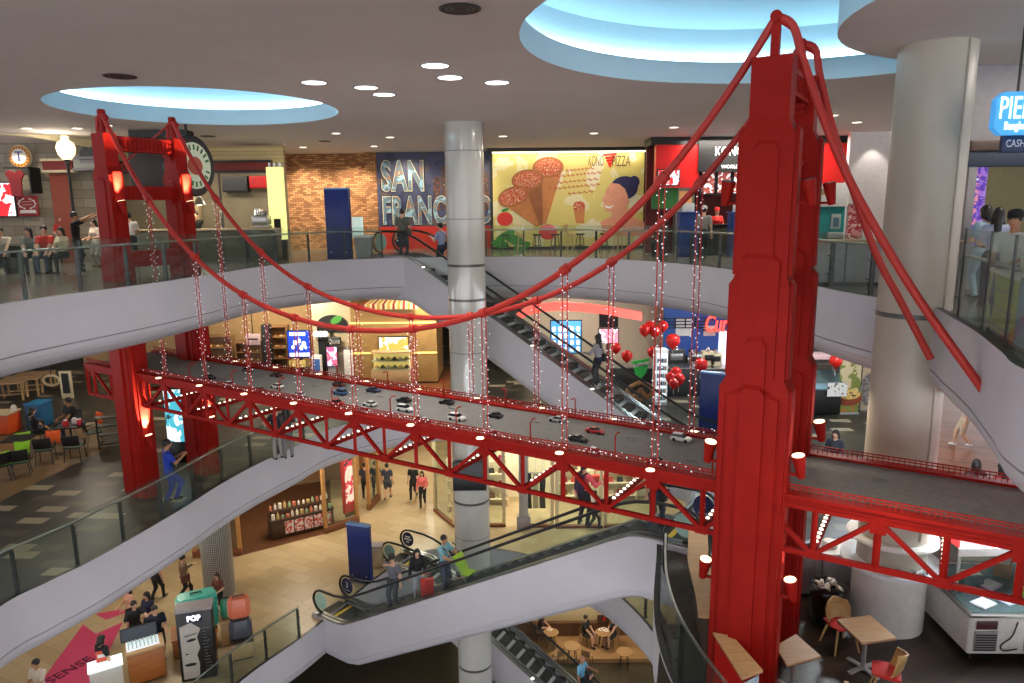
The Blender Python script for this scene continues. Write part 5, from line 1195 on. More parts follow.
# stall counters behind the glass
def stall(label, p0, p1, dpt, hgt, m, item):
    r = thing('stall_counter', label, 'counter', (p0[0], p0[1], 0), math.atan2(p1[1]-p0[1], p1[0]-p0[0])); l = math.hypot(p1[0]-p0[0], p1[1]-p0[1])
    MB().box(0, l, -dpt, 0, .06, hgt, .02).build('front', m, r); MB().box(-.03, l+.03, -dpt-.03, .03, hgt, hgt+.05, .015).build('top', m_paper, r); MB().box(.03, l-.03, -dpt+.03, -.04, 0, .06).build('plinth', m_black, r)
    for k in range(3): MB().box(.02, l-.02, 0, .012, .12+k*hgt*.3, .12+k*hgt*.3+.015).build('shelf_line', m_grey, r, smooth=0)
    return r
stall('yellow green stall counter nearest the right column behind glass', (6.04, 8.49), (6.59, 9.79), .8, .80, mat('stall_yellow_green', (168, 172, 82), .5), 0)
stall('pale blue stall counter at the right edge behind glass', (5.56, 7.14), (6.0, 8.39), .8, .86, mat('stall_pale_blue', (120, 160, 186), .5), 0)
p = Vector((6.75, 9.2, .851)); r = thing('table_fan', 'small black fan standing on the yellow green counter', 'fan', p, -2.2); MB().lathe([(.02, 0), (.11, 0), (.10, .02), (.02, .03), (.015, .22)], 14).build('stand', m_black, r)
mb = MB(); mb.tube([(.16*math.cos(t), 0, .36+.16*math.sin(t)) for t in [2*math.pi*k/24 for k in range(24)]], .008, 6, closed=True)
for k in range(12): t = 2*math.pi*k/12; mb.bar((0, -.02, .36), (.16*math.cos(t), -.0, .36+.16*math.sin(t)), .006, .006)
mb.build('guard', m_black, r); MB().loft([[(.14*math.cos(t), .0, .36+.14*math.sin(t)) for t in [2*math.pi*k/20 for k in range(20)]], [(.14*math.cos(t), .02, .36+.14*math.sin(t)) for t in [2*math.pi*k/20 for k in range(20)]]]).build('blade_disc', m_dsteel, r)
for k, (x, y, c_, lab) in enumerate(((6.4, 8.75, (214, 206, 190), 'white paper carrier bag on the yellow green counter'), (6.15, 7.95, (196, 60, 50), 'red topped food box on the pale blue counter'), (5.9, 7.5, (210, 214, 220), 'white stacked food tray on the pale blue counter'))):
    r = thing('food_box', lab, 'box', (x, y, .851 if k == 0 else .911), -.9); MB().box(-.12, .12, -.09, .09, 0, .2 if k == 0 else .09, .01).build('body', mat('box_%d' % k, c_, .6), r); MB().box(-.13, .13, -.10, .10, .2 if k == 0 else .09, .22 if k == 0 else .11).build('lid', m_paper, r, smooth=0)

# ------------------------------------------------------------------ middle floor, left cafe
m_cafe = brick_mat('cafe_floor_tan', [(120, 96, 68), (128, 104, 76)], .6, .6, 0, (96, 78, 58), .006, .35)
def floor_patch(name, px, z, m, dz=.006):
    pts = [at(x, y, z) for x, y in px]; mb = MB(); mb.add([(p.x, p.y, z+dz) for p in pts], [tuple(range(len(pts)))]); return struct(mb.build(name, m, smooth=0))
floor_patch('floor_cafe', [(-80, 545), (40, 481), (107, 449), (96, 428), (10, 432), (-90, 450)], M, m_cafe)
m_cg = mat('chair_dark_green', (16, 62, 46), .45); m_lime = mat('cushion_lime', (140, 200, 40), .8); m_orangec = mat('cushion_orange', (226, 92, 34), .8)
def cafe_chair(label, loc, rz, group=None):
    r = thing('cafe_chair', label, 'chair', loc, rz, group)
    MB().box(-.23, .23, -.22, .22, .43, .47, .03).build('seat', m_cg, r)
    mb = MB(); mb.loft([[(x, -.20-.05*(1-(x/.24)**2)-(.06 if z > .6 else 0)+t, z) for x in (-.24, -.12, 0, .12, .24)]+[(x, -.20-.05*(1-(x/.24)**2)-(.06 if z > .6 else 0)+t+.03, z) for x in (.24, .12, 0, -.12, -.24)] for z, t in ((.52, 0), (.70, 0), (.86, 0))]); mb.build('backrest', mat('chair_back_black', (24, 24, 24), .5), r)
    for sx in (-1, 1):
        for sy in (-1, 1): MB().tube([(sx*.20, sy*.18, .44), (sx*.24, sy*.24, 0)], .014, 6).build('leg', m_dsteel, r)
        MB().tube([(sx*.22, -.22, .60), (sx*.25, .02, .65), (sx*.24, .16, .64), (sx*.22, .18, .46)], .014, 6).build('armrest', m_dsteel, r)
    return r
def cushion(label, loc, rz, m, tilt=1.2):
    o = MB(); s_ = .21
    o.at((0, 0, 0), 0, tilt)
    o.loft([[(x*k, y*k, z) for x, y in ((-s_, -s_), (0, -s_*.92), (s_, -s_), (s_*.92, 0), (s_, s_), (0, s_*.92), (-s_, s_), (-s_*.92, 0))] for z, k in ((-.05, .55), (-.03, .9), (0, 1), (.03, .9), (.05, .55))])
    ob = o.build('cushion', m, None, 60); ob.location = loc; ob.rotation_euler = (0, 0, rz); return tag(ob, label, 'cushion')
ccs = [(3, 480, .9, 'dark green cafe chair nearest the left edge of the picture'), (22, 476, .5, 'dark green cafe chair second from the left edge, back to the aisle'), (47, 463, .3, 'dark green cafe chair with orange cushion beside the dark haired diner'),
       (76, 460, .2, 'dark green cafe chair in front of the man in black glasses'), (95, 445, -.9, 'dark green cafe chair beside the black iron rack'), (73, 436, math.pi, 'dark green cafe chair under the man in glasses'), (36, 447, 2.4, 'dark green cafe chair under the dark haired diner')]
for x, y, rz, lab in ccs: cafe_chair(lab, at(x, y, M), rz, 'green cafe chairs')
cushion('lime green cushion on the table side at the left cafe, largest of the lime ones', at(23, 437, M+.66)+Vector((0, 0, 0)), .6, m_lime, .5)
cushion('lime green cushion on the chair below the largest lime cushion', at(22, 448, M+.62), .4, m_lime, 1.2); cushion('lime green cushion at the left edge of the picture', at(3, 459, M+.62), .9, m_lime, 1.2)
cushion('orange cushion on the chair of the dark haired diner', at(53, 437, M+.66), .3, m_orangec, 1.3); cushion('orange cushion standing by the black iron rack', at(99, 418, M+.70), -.6, m_orangec, 1.4)
for x, y, lab in ((22, 461, 'dark square cafe table between the lime cushions'), (73, 447, 'dark square cafe table before the man in glasses')):
    p = at(x, y, M); r = thing('cafe_table', lab, 'table', p, .2); MB().box(-.38, .38, -.38, .38, .71, .75, .01).build('top', m_black, r); MB().cyl((0, 0), .03, .02, .71, 10).build('post', m_dsteel, r); MB().box(-.24, .24, -.24, .24, 0, .02, .008).build('base', m_dsteel, r)
for k, (x, y, c_, lab) in enumerate(((66, 426, (200, 30, 40), 'red drink box on the table of the man in glasses'), (75, 424, (226, 226, 222), 'white tissue pack on the table of the man in glasses'), (80, 425, (206, 50, 70), 'pink menu folder on the table of the man in glasses'), (14, 411, (226, 222, 214), 'white tissue heap on the orange counter'))):
    p = at(x, y, M+.751 if k < 3 else M+.771); r = thing('table_item', lab, 'packet', p, .3*k); MB().box(-.08, .08, -.05, .05, 0, .18, .015).build('box', mat('packet_%d' % k, c_, .5), r); MB().box(-.05, .05, -.03, .03, .18, .22, .01).build('flap', m_paper, r)
def counter_box(label, loc, rz, w, d, h, m, mt, front=None):
    r = thing('counter', label, 'counter', loc, rz); MB().box(-w/2, w/2, -d/2, d/2, .05, h, .015).build('body', m, r); MB().box(-w/2-.03, w/2+.03, -d/2-.03, d/2+.03, h, h+.05, .012).build('top', mt, r); MB().box(-w/2+.04, w/2-.04, -d/2+.04, d/2-.04, 0, .05).build('plinth', m_black, r); return r
counter_box('bright orange cafe counter with pale top at the left edge', Vector((-18.85, 23.9, M)), .05, 3.0, .7, .72, mat('counter_orange', (214, 80, 24), .45), m_beige)
counter_box('blue cafe counter end beside the orange counter', Vector((-17.0, 24.75, M)), .05, .55, .7, .85, mat('counter_blue', (24, 96, 140), .45), mat('counter_blue_top', (30, 110, 160), .4))
p = at(110, 447, M); r = thing('iron_rack', 'black wrought iron rack standing by the left tower leg', 'rack', p, .5)
for sx in (-1, 1):
    for sy in (-1, 1): MB().box(sx*.3-.02, sx*.3+.02, sy*.15-.02, sy*.15+.02, 0, 1.05).build('upright', m_black, r, smooth=0)
for z in (.15, .45, .75, 1.02): MB().box(-.32, .32, -.17, .17, z-.015, z+.015).build('shelf', m_black, r, smooth=0)
# timber benches and a framed board at the back left
for k, (x, y, Y) in enumerate(((8, 397, 28.5), (24, 395, 29.2), (38, 391, 30.2))):
    q = atd(x, y, Y); r = thing('timber_table', ('first', 'second', 'third')[k]+' pale timber table from the left edge under the white fascia', 'table', (q.x, Y, M), .3)
    MB().box(-.7, .7, -.35, .35, .70, .75, .01).build('top', m_oak, r)
    for sx in (-1, 1):
        for sy in (-1, 1): MB().box(sx*.62-.035, sx*.62+.035, sy*.28-.035, sy*.28+.035, 0, .70).build('leg', m_oak, r, smooth=0)
    MB().box(-.62, .62, -.02, .02, .18, .24).build('stretcher', m_oak, r, smooth=0)
q = Flat(60, 371, 72, 400, 28.6, M); r = thing('framed_board', 'pale framed tall dark mirror board on the middle left floor', 'board', q.loc); w, h = q.w, q.h
mb = MB(); mb.box(-w/2, w/2, 0, .06, 0, h, .01); mb.build('frame', m_cream, r); MB().box(-w/2+.1, w/2-.1, -.01, 0, .22, h-.1).build('dark_panel', m_black, r, smooth=0)
q = atd(52, 385, 29.5); r = thing('wreath', 'pale ring wreath hanging above a dark cabinet', 'wreath', (q.x, 29.5, q.z+.2)); mb = MB(); mb.tube([(.34*math.cos(t), 0, .22*math.sin(t)) for t in [2*math.pi*k/24 for k in range(24)]], .055, 8, closed=True); mb.build('ring', m_cream, r); MB().box(-.02, .02, -.01, .01, .2, 1.2).build('cord', m_black, r, smooth=0)
q = Flat(46, 388, 60, 404, 29.9, M); r = thing('cabinet', 'dark cabinet below the pale wreath', 'cabinet', q.loc); MB().box(-q.w/2, q.w/2, 0, .5, .06, q.h, .02).build('body', m_walnut, r); MB().box(-q.w/2+.05, -.02, -.02, 0, .12, q.h-.06).build('door', m_walnut, r, smooth=0); MB().box(.02, q.w/2-.05, -.02, 0, .12, q.h-.06).build('door', m_walnut, r, smooth=0)
# lit advertising column
p = Vector((-10.15, 21.3, M)); r = thing('advertising_column', 'round glowing advertising column behind the far tower leg', 'advertising column', p)
MB().lathe([(.56, 0), (.58, .05), (.58, .62), (.55, .66)], 28).build('base', m_black, r)
MB().lathe([(.54, .66), (.54, 2.30)], 28).build('picture_drum', blob_mat('drum_picture_glow', (230, 240, 244), [(70, 170, 190), (30, 50, 60), (226, 150, 160)], 2.2, emit=1.0, thr=(.48, .56, .63)), r, smooth=60); MB().lathe([(.57, 2.30), (.57, 2.42), (.3, 2.5)], 28).build('cap', m_black, r)

# ------------------------------------------------------------------ middle floor, back shops
m_shelfw = wood_mat('bakery_shelf_wood', (120, 84, 50), (150, 108, 66))
X0, X1, _, _ = rect(196, 320, 356, 380, 33.2)
struct(MB().box(X0-6, X1, 34.2, 34.4, M, M+4.38).build('wall_bakery', mat('bakery_wall_tan', (176, 140, 92), .6, noise=.08), smooth=0))
m_loaf = [mat('bread_golden', (206, 150, 84), .7, noise=.2, nscale=20), mat('bread_brown', (150, 94, 50), .7, noise=.2, nscale=20), mat('bread_cream', (226, 200, 150), .7, noise=.2, nscale=20)]
def shelf_unit(label, x0, y0, x1, y1, Y, levels, m, goods, ground=M, rows=6, groupname='loaves on the bakery shelves', glab='small golden loaf on the open bakery shelves', gcat='bread', gname='loaf'):
    f = Flat(x0, y0, x1, y1, Y, ground); r = thing('shelf_unit', label, 'shelf', f.loc); w, h = f.w, f.h
    MB().box(-w/2, w/2, .42, .45, 0, h).build('back_panel', m, r, smooth=0)
    for s in (-1, 1): MB().box(s*w/2-.03, s*w/2+.03, 0, .45, 0, h).build('side_panel', m, r, smooth=0)
    for k in range(levels+1):
        z = .25+(h-.3)*k/levels; MB().box(-w/2+.03, w/2-.03, 0, .42, z-.02, z+.02).build('shelf', m, r, smooth=0)
    if goods:
        for k in range(levels):
            z = .27+(h-.3)*k/levels
            for i in range(rows):
                x = -w/2+.12+(w-.24)*(i+.5)/rows; s_ = min(.5*(w-.2)/rows, .16)
                o = goods(s_, (k*rows+i)); o.location = f.loc+Vector((x, .2, z)); o.rotation_euler = (0, 0, random.uniform(-.5, .5)); tag(o, glab, gcat, groupname)
    return r, f
_loaf = {}
def loaf(s, i):
    key = (round(s, 2), i % 3)
    if key not in _loaf:
        mb = MB(); mb.ball((0, 0, s*.62), s, 10, 1.0, .8, .62); _loaf[key] = mb.build('loaf', m_loaf[i % 3], None, 60); return _loaf[key]
    o = _loaf[key].copy(); C.objects.link(o); return o
shelf_unit('bakery shelf beside the far tower with a blue tray below', 205, 336, 232, 368, 32.6, 3, m_shelfw, loaf)
shelf_unit('tall bakery shelf behind the hangers, left of the dark pillar', 236, 342, 261, 371, 32.2, 3, m_shelfw, loaf)
shelf_unit('bakery shelf right of the dark pillar beside the blue screen', 271, 326, 287, 369, 32.6, 4, m_shelfw, loaf, rows=4)
f = Flat(214, 353, 229, 366, 31.6, M); r = thing('storage_bin', 'blue plastic storage bin in front of the bakery shelf', 'bin', f.loc); MB().box(-f.w/2, f.w/2, 0, .5, 0, .72, .05).build('tub', mat('bin_blue', (40, 92, 180), .4), r); MB().box(-f.w/2-.03, f.w/2+.03, -.03, .53, .72, .78, .02).build('rim', mat('bin_blue_rim', (70, 120, 200), .4), r)
sign_slab('pillar', 'slim dark pillar between the bakery shelves', 'pillar', (262, 325, 270, 370), 31.9, m_dsteel, .4, None, M)
f = Flat(246, 334, 260, 345, 31.7); r = thing('hanging_sign', 'small pink and white hanging sign over the bakery shelf', 'sign', f.loc); MB().box(-f.w/2, f.w/2, 0, .05, 0, f.h, .01).build('board', mat('sign_pale_pink', (222, 190, 190), .5), r); MB().box(-f.w*.35, f.w*.35, -.01, 0, f.h*.45, f.h*.6).build('lettering', m_walnut, r, smooth=0); MB().box(-.02, .02, .02, .03, f.h, M+4.38-f.loc.z).build('hanger_rod', m_black, r, smooth=0)
r, f = screen('large blue screen with white figures in front of the bakery', (288, 331, 310, 357), 31.0, mat('screen_blue_glow', (26, 60, 176), .4, emit=.9, noise=0), foot=None)
mb = MB()
for (x, z, q) in ((-.18, .55, .13), (.02, .62, .11), (.22, .5, .14), (-.28, .38, .10), (.1, .36, .12), (.3, .36, .08)): ellipse(mb, (x*f.w, 0, z*f.h), q*f.w*.7, q*f.h*.8, -.006, 14, .004)
mb.build('white_figures', mat('screen_white_glow', (240, 244, 250), .4, emit=1.1, noise=0), r, smooth=0)
MB().box(-f.w*.4, f.w*.3, -.008, -.004, f.h*.82, f.h*.95).build('caption_band', MATS['screen_white_glow'], r, smooth=0); MB().box(-f.w*.45, f.w*.45, -.008, -.004, .03*f.h, .16*f.h).build('caption_band', MATS['screen_white_glow'], r, smooth=0)
MB().box(-.08, .08, .07, .15, M-f.loc.z, 0).build('post', m_black, r, smooth=0)
f = Flat(290, 360, 306, 367, 31.0); r = thing('menu_board', 'small yellow menu board below the blue screen', 'sign', (f.loc.x, 30.9, f.loc.z)); MB().box(-f.w/2, f.w/2, 0, .04, 0, f.h, .01).build('board', blob_mat('menu_yellow', (226, 200, 120), [(180, 120, 60), (240, 230, 200)], 8, thr=(.52, .6)), r); MB().box(-.04, .04, .0, .04, M-f.loc.z, 0).build('post', m_black, r, smooth=0)
f = Flat(312, 356, 321, 378, 30.2, M); r = thing('info_stand', 'white and blue leaflet stand by the black pillar', 'stand', f.loc); MB().box(-f.w/2, f.w/2, 0, .3, .03, f.h, .03).build('body', m_paper, r); MB().box(-f.w*.4, f.w*.4, -.01, 0, f.h*.45, f.h*.9).build('blue_face', mat('leaflet_blue', (70, 110, 180), .4), r, smooth=0); MB().box(-f.w*.6, f.w*.6, -.1, .4, 0, .03).build('base', m_grey, r, smooth=0)
sign_slab('pillar', 'black pillar carrying the white lamps left of the arch', 'pillar', (319, 336, 326, 380), 30.8, m_black, .4, None, M)
for k in range(3):
    q = atd(316+k*4.5, 334, 30.6); r = thing('globe_lamp', ('left', 'middle', 'right')[k]+' of three small white globe lamps on the black pillar', 'lamp', q); MB().ball((0, 0, 0), .13, 12).build('globe', mat('small_globe_glow', (255, 250, 236), .4, emit=2.2, noise=0), r); MB().tube([(0, 0, -.12), (0, .1, -.3), (.25-.25*k, .3, -.35)], .02, 6).build('arm', m_black, r)
area('bakery_fill_light', (-10.8, 31.6, M+4.0), 5.0, 200, (1, .9, .72), (math.radians(20), 0, 0), 'RECTANGLE', sy=.6)  # warm fill added to brighten the bakery, no fixture
# arch and quarter sign
f = Flat(313, 313, 352, 380, 31.6, M); r = thing('shop_arch', 'cream shop front with a dark arched transom left of the timber kiosk', 'shop front', f.loc); w, h = f.w, 4.36; P = lambda x, y, d=0: f.p(x, y, d)
MB().box(-w/2, w/2, .1, .3, 0, h).build('wall', m_cream, r, smooth=0)
a = P(317, 333); b_ = P(347, 315); mb = MB(); poly(mb, [(a[0], 0, a[2]), (b_[0], 0, a[2]), (b_[0], 0, a[2]+(b_[2]-a[2])*.45)]+[((a[0]+b_[0])/2+(b_[0]-a[0])/2*math.cos(t), 0, a[2]+(b_[2]-a[2])*(.45+.55*math.sin(t))) for t in [math.pi*k/12 for k in range(1, 12)]]+[(a[0], 0, a[2]+(b_[2]-a[2])*.45)], .1, .06); mb.build('arch_transom', mat('arch_dark', (40, 36, 34), .4), r)
mb = MB(); ellipse(mb, P(336, 320), .28, .16, .035, 14, .01, .5); mb.build('leaf_emblem', mat('arch_leaf', (80, 160, 60), .5, emit=.2), r, smooth=0)
mb = MB(); mb.tube([P(319, 327, .03), P(322, 324, .03), P(325, 328, .03), P(330, 325, .03), P(336, 327, .03)], .035, 5); mb.build('red_script', mat('arch_red', (190, 40, 40), .5, emit=.3), r)
a = P(325.5, 345); b_ = P(342, 336); mb = MB(); mb.box(a[0], b_[0], -.25, -.12, a[2], b_[2], .08); o = mb.build('name_board', mat('name_board_grey', (70, 74, 72), .4), r); lettering(o, 'n Quanz', .30, ((a[0]+b_[0])/2, -.26, (a[2]+b_[2])/2), m_txtw, w=(b_[0]-a[0])*.85)
MB().box(-.03, .03, -.2, .1, b_[2], b_[2]+.25).build('bracket', m_black, r, smooth=0)
a = P(328, 372); b_ = P(343, 347); MB().box(a[0]-.1, b_[0]+.35, .07, .1, 0, b_[2]).build('doorway', mat('doorway_grey', (150, 140, 128), .6), r, smooth=0)
screen('tall lit menu screen on a stand under the arch', (327, 347, 337, 366), 30.4, blob_mat('menu_blue_pink_glow', (190, 200, 236), [(210, 90, 120), (60, 90, 190), (240, 240, 250)], 4, emit=.9, thr=(.48, .58, .64)))
f = Flat(327, 367, 337, 382, 30.45, M); r = thing('screen_pedestal', 'grey pedestal under the tall lit menu screen', 'stand', f.loc); MB().box(-f.w*.38, f.w*.38, 0, .2, .03, f.h+.02, .02).build('column', m_grey, r); MB().box(-f.w*.5, f.w*.5, -.15, .35, 0, .03).build('foot', m_dsteel, r, smooth=0)
sign_slab('notice_board', 'white standing notice board between the arch and the timber kiosk', 'sign', (344, 350, 353, 376), 30.5, m_paper, .06, None, M)
# timber kiosk with striped awning
m_chev = wood_mat('kiosk_chevron_oak', (160, 124, 70), (178, 142, 84), 2.0, .5)
f = Flat(352, 312, 437, 384, 30.6, M); r = thing('timber_kiosk', 'honey timber kiosk with chevron panels, glowing lines and striped awning', 'kiosk', f.loc, 0); w, h = f.w, f.h; P = lambda x, y, d=0: f.p(x, y, d)
h = 3.55
mb = MB(); mb.box(-w/2, w/2, 0, 2.6, .08, h); mb.build('body', m_chev, r, smooth=0)
MB().box(-w/2+.03, w/2-.03, .03, 2.57, 0, .08).build('plinth', m_black, r, smooth=0)
mb = MB()
for lv in (0, 1, 2):
    z0, z1 = (.1, 1.45) if lv == 0 else ((1.5, 2.72) if lv == 1 else (2.8, h))
    n = 6
    for k in range(n):
        x0 = -w/2+w*k/n; x1 = x0+w/n; u = 1 if k % 2 else -1
        mb.bar((x0, -.004, z0 if u > 0 else z1), (x1, -.004, z1 if u > 0 else z0), .02, .012)
mb.build('chevron_battens', wood_mat('kiosk_batten', (150, 108, 56), (170, 126, 70)), r, smooth=0)
m_ledy = mat('kiosk_led_line', (255, 226, 120), .5, emit=1.3, noise=0)
for zz in (P(0, 327)[2], P(0, 357)[2]): MB().box(-w/2, w/2, -.02, 0, zz-.03, zz+.03).build('led_line', m_ledy, r, smooth=0)
a = P(379, 352); b_ = P(409, 336); MB().box(a[0], b_[0], -.08, 0, a[2], b_[2], .01).build('television', m_black, r)
MB().box(a[0]+.04, b_[0]-.04, -.086, -.08, a[2]+.04, b_[2]-.04).build('television_picture', blob_mat('tv_food_glow', (236, 228, 210), [(224, 150, 70), (190, 70, 40), (170, 200, 210)], 2.5, emit=1.0, thr=(.46, .58, .66)), r, smooth=0)
a = P(375, 383); b_ = P(412, 357); ca = thing('display_case', 'lit glass display case in front of the timber kiosk', 'display case', f.loc+Vector((0, -.75, 0)))
cw = b_[0]-a[0]; cx = (a[0]+b_[0])/2; MB().box(cx-cw/2, cx+cw/2, 0, .7, .05, .75, .02).build('base', m_oak, ca)
MB().box(cx-cw/2, cx+cw/2, .66, .7, .75, 1.5).build('back_panel', mat('case_yellow_glow', (246, 214, 120), .5, emit=.45), ca, smooth=0); MB().box(cx-cw/2, cx+cw/2, .02, .68, 1.50, 1.55).build('top', m_oak, ca, smooth=0)
for z in (.76, 1.12): MB().box(cx-cw/2+.02, cx+cw/2-.02, .04, .66, z, z+.03).build('shelf', m_cream, ca, smooth=0)
MB().box(cx-cw/2, cx+cw/2, 0, .015, .76, 1.5).build('glass_front', m_glass, ca, smooth=0)
for k in range(12):
    mb = MB(); mb.lathe([(.02, 0), (.10, .01), (.11, .03), (.06, .12), (.02, .14)], 12); o = mb.build('pastry', mat('pastry_%d' % (k % 4), ((226, 190, 120), (90, 56, 36), (236, 224, 196), (120, 130, 70))[k % 4], .6), None, 50); o.location = f.loc+Vector((cx-cw/2+.18+(cw-.36)*(k % 6)/5, -.40, .79 if k < 6 else 1.15)); tag(o, 'small pastry behind the glass of the lit kiosk display case', 'pastry', 'pastries in the kiosk display case')
mb = MB(); mbs = MB(); a = P(364, 314); b_ = P(419, 314); t_ = P(405, 302); n = 22
for k in range(n):
    x0 = a[0]+(b_[0]-a[0])*k/n; x1 = a[0]+(b_[0]-a[0])*(k+1)/n; q = lambda x: t_[0]+(x-t_[0])*.45
    zt = 4.25; zb = h+.02
    g = MB.add; mb.mi = k % 3 if False else (0, 1, 2, 1)[k % 4]
    mb.loft([[(x0, -.35, zb), (x1, -.35, zb), (x1, -.33, zb), (x0, -.33, zb)], [(q(x0), .7, zt), (q(x1), .7, zt), (q(x1), .72, zt), (q(x0), .72, zt)]])
    mb.loft([[(x0, -.36, zb+.01), (x1, -.36, zb+.01), (x1, -.34, zb+.01), (x0, -.34, zb+.01)], [((x0*.9+x1*.1), -.36, zb-.22), ((x1*.9+x0*.1), -.36, zb-.22), ((x1*.9+x0*.1), -.34, zb-.22), ((x0*.9+x1*.1), -.34, zb-.22)]])
mb.build('striped_awning', [mat('awning_red', (150, 44, 34), .7), mat('awning_cream', (226, 210, 160), .7), mat('awning_ochre', (196, 150, 60), .7)], r, smooth=0)
area('kiosk_lamp', f.loc+Vector((0, -1.3, 3.7)), 2.4, 12, (1, .88, .66), (math.radians(25), 0, 0), 'RECTANGLE', sy=.3)
floor_patch('floor_kiosk_timber', [(325, 388), (450, 396), (470, 376), (452, 366), (330, 374)], M, wood_mat('kiosk_floor_boards', (110, 66, 38), (140, 90, 54), 2.0, .35))

# ------------------------------------------------------------------ middle floor, snack shops behind the escalator
struct(MB().box(.5, 12.5, 31.5, 31.7, M, M+4.38).build('wall_snack_back', mat('snack_wall_beige', (196, 176, 150), .6, noise=.05), smooth=0))
mb = MB(); R_ = []
for q in smooth_open([atd(x, y, Y) for x, y, Y in ((512, 322, 27.0), (530, 311, 26.4), (560, 307, 26.0), (600, 310, 26.0), (642, 317, 26.6))], 6): R_.append([(q.x, q.y, q.z-.14), (q.x, q.y+.25, q.z-.14), (q.x, q.y+.25, q.z+.16), (q.x, q.y, q.z+.16)])
mb.loft(R_); r = tag(mb.build('light_band', mat('red_band_glow', (255, 96, 84), .5, emit=1.3, noise=0), None, 60), 'curved glowing red light band over the snack shops', 'light band')
r, f = screen('large blue and white picture grid screen behind the escalator', (551, 321, 581, 353), 29.5, mat('grid_screen_glow', (70, 140, 200), .4, emit=.9, noise=0))
mb = MB()
for i in range(5):
    for j in range(4):
        x = f.w*(-.40+.2*i); z = f.h*(.14+.21*j); ellipse(mb, (x, 0, z), f.w*.065, f.h*.065, -.006, 10, .004); mb.box(x-f.w*.05, x+f.w*.05, -.010, -.006, z-f.h*.09, z-f.h*.04)
mb.build('white_pictures', MATS['screen_white_glow'], r, smooth=0); MB().box(-.1, .1, .07, .2, M-f.loc.z, 0).build('post', m_dsteel, r, smooth=0)
r, f = screen('pink TV screen right of the rider on the escalator', (599, 329, 618, 343), 29.0, blob_mat('tv_pink_glow', (240, 150, 170), [(250, 236, 240), (30, 30, 50)], 2.4, emit=1.0, thr=(.5, .6))); MB().box(-f.w*.5, f.w*.5, 0, .07, f.h+.06, f.h+.9).build('dark_header', m_black, r, smooth=0); MB().box(-.06, .06, .07, .2, M-f.loc.z, 0).build('post', m_dsteel, r, smooth=0)
f = Flat(632, 356, 650, 402, 27.0, M); r = thing('hanging_sign', 'green snack sign with white ribbon lettering above a pretzel cutout', 'sign', f.loc); P = lambda x, y, d=0: f.p(x, y, d)
mb = MB(); poly(mb, [P(632, 361), P(649, 358), P(646, 372), P(641, 378), P(635, 374)], 0, .08); mb.build('shield', mat('sign_bright_green', (40, 150, 60), .4, emit=.25), r)
mb = MB(); poly(mb, [P(633, 367), P(648, 364), P(648, 361), P(633, 364)], -.08, .03); o = mb.build('ribbon', m_paper, r); lettering(o, 'Woodies', .24, P(640.5, 364.2, -.12), mat('sign_dark_green', (20, 80, 30), .5), w=.5, rz=0)
c_ = P(640, 391); mb = MB()
pts = [(c_[0]+.40*math.sin(t)*(1-.25*math.cos(2*t)), -.05+.04*math.sin(3*t), c_[2]+.36*math.cos(t)) for t in [2*math.pi*k/28 for k in range(28)]]; mb.tube(pts, .085, 8, closed=True); mb.tube([(c_[0]-.25, -.05, c_[2]-.2), (c_[0]-.05, -.12, c_[2]+.1), (c_[0]+.22, -.05, c_[2]-.25)], .075, 8); mb.tube([(c_[0]+.25, -.08, c_[2]-.2), (c_[0]+.05, -.02, c_[2]+.1), (c_[0]-.22, -.08, c_[2]-.25)], .075, 8); mb.build('pretzel_cutout', mat('pretzel_brown', (176, 120, 66), .5), r)
MB().box(-.05, .05, .05, .12, 0, P(0, 374)[2]).build('post', m_black, r, smooth=0)
# glass fronted snack counter run
r = counter_box('long dark glass fronted snack counter behind the balloons', Vector((6.3, 28.3, M)), -.1, 4.6, .8, 1.15, mat('snack_counter_dark', (40, 42, 44), .3), m_steel)
f = Flat(655, 350, 668, 397, 26.6, M); r = thing('drinks_fridge', 'tall white glass door fridge full of drinks behind the escalator foot', 'fridge', f.loc); w, h = f.w, f.h
MB().box(-w/2, w/2, .02, .5, 0, h, .02).build('cabinet', m_paper, r); MB().box(-w/2+.05, w/2-.05, -.0, .02, .15, h-.12).build('lit_interior', mat('fridge_interior_glow', (224, 238, 244), .4, emit=.9, noise=0), r, smooth=0)
for k in range(6): MB().box(-w/2+.05, w/2-.05, -.03, 0, .2+k*(h-.4)/6, .22+k*(h-.4)/6).build('shelf', m_grey, r, smooth=0)
for k in range(30):
    i, j = k % 5, k//5; o = None
    mb = MB(); mb.lathe([(.032, 0), (.035, .02), (.035, .12), (.014, .16), (.014, .19)], 8); o = mb.build('bottle', mat('drink_%d' % (k % 5), ((60, 100, 140), (140, 150, 160), (70, 70, 76), (110, 140, 150), (160, 120, 90))[k % 5], .3), None, 50)
    o.location = f.loc+Vector((-w/2+.10+(w-.2)*i/4, -.035, .225+j*(h-.4)/6)); tag(o, 'small drink bottle on the shelves of the tall white fridge', 'bottle', 'bottles in the white fridge')
def balloons(lst):
    for x, y, Y, rr, lab in lst:
        q = atd(x, y, Y); r = thing('balloon', lab, 'balloon', q, random.random()*3, 'red balloons of the snack shops')
        mb = MB(); mb.lathe([(.01, -rr*1.18), (rr*.35, -rr*.95), (rr*.75, -rr*.55), (rr*.98, 0), (rr*.88, rr*.5), (rr*.5, rr*.88), (.01, rr)], 14); mb.build('envelope', mat('balloon_red', (206, 34, 26), .25, noise=.03), r, 60)
        MB().lathe([(.012, -rr*1.17), (.035, -rr*1.28), (.01, -rr*1.3)], 8).build('knot', MATS['balloon_red'], r); MB().tube([(0, 0, -rr*1.28), (.02, 0, -rr*1.6), (0, .02, -rr*2.2)], .006, 4).build('ribbon', m_paper, r)
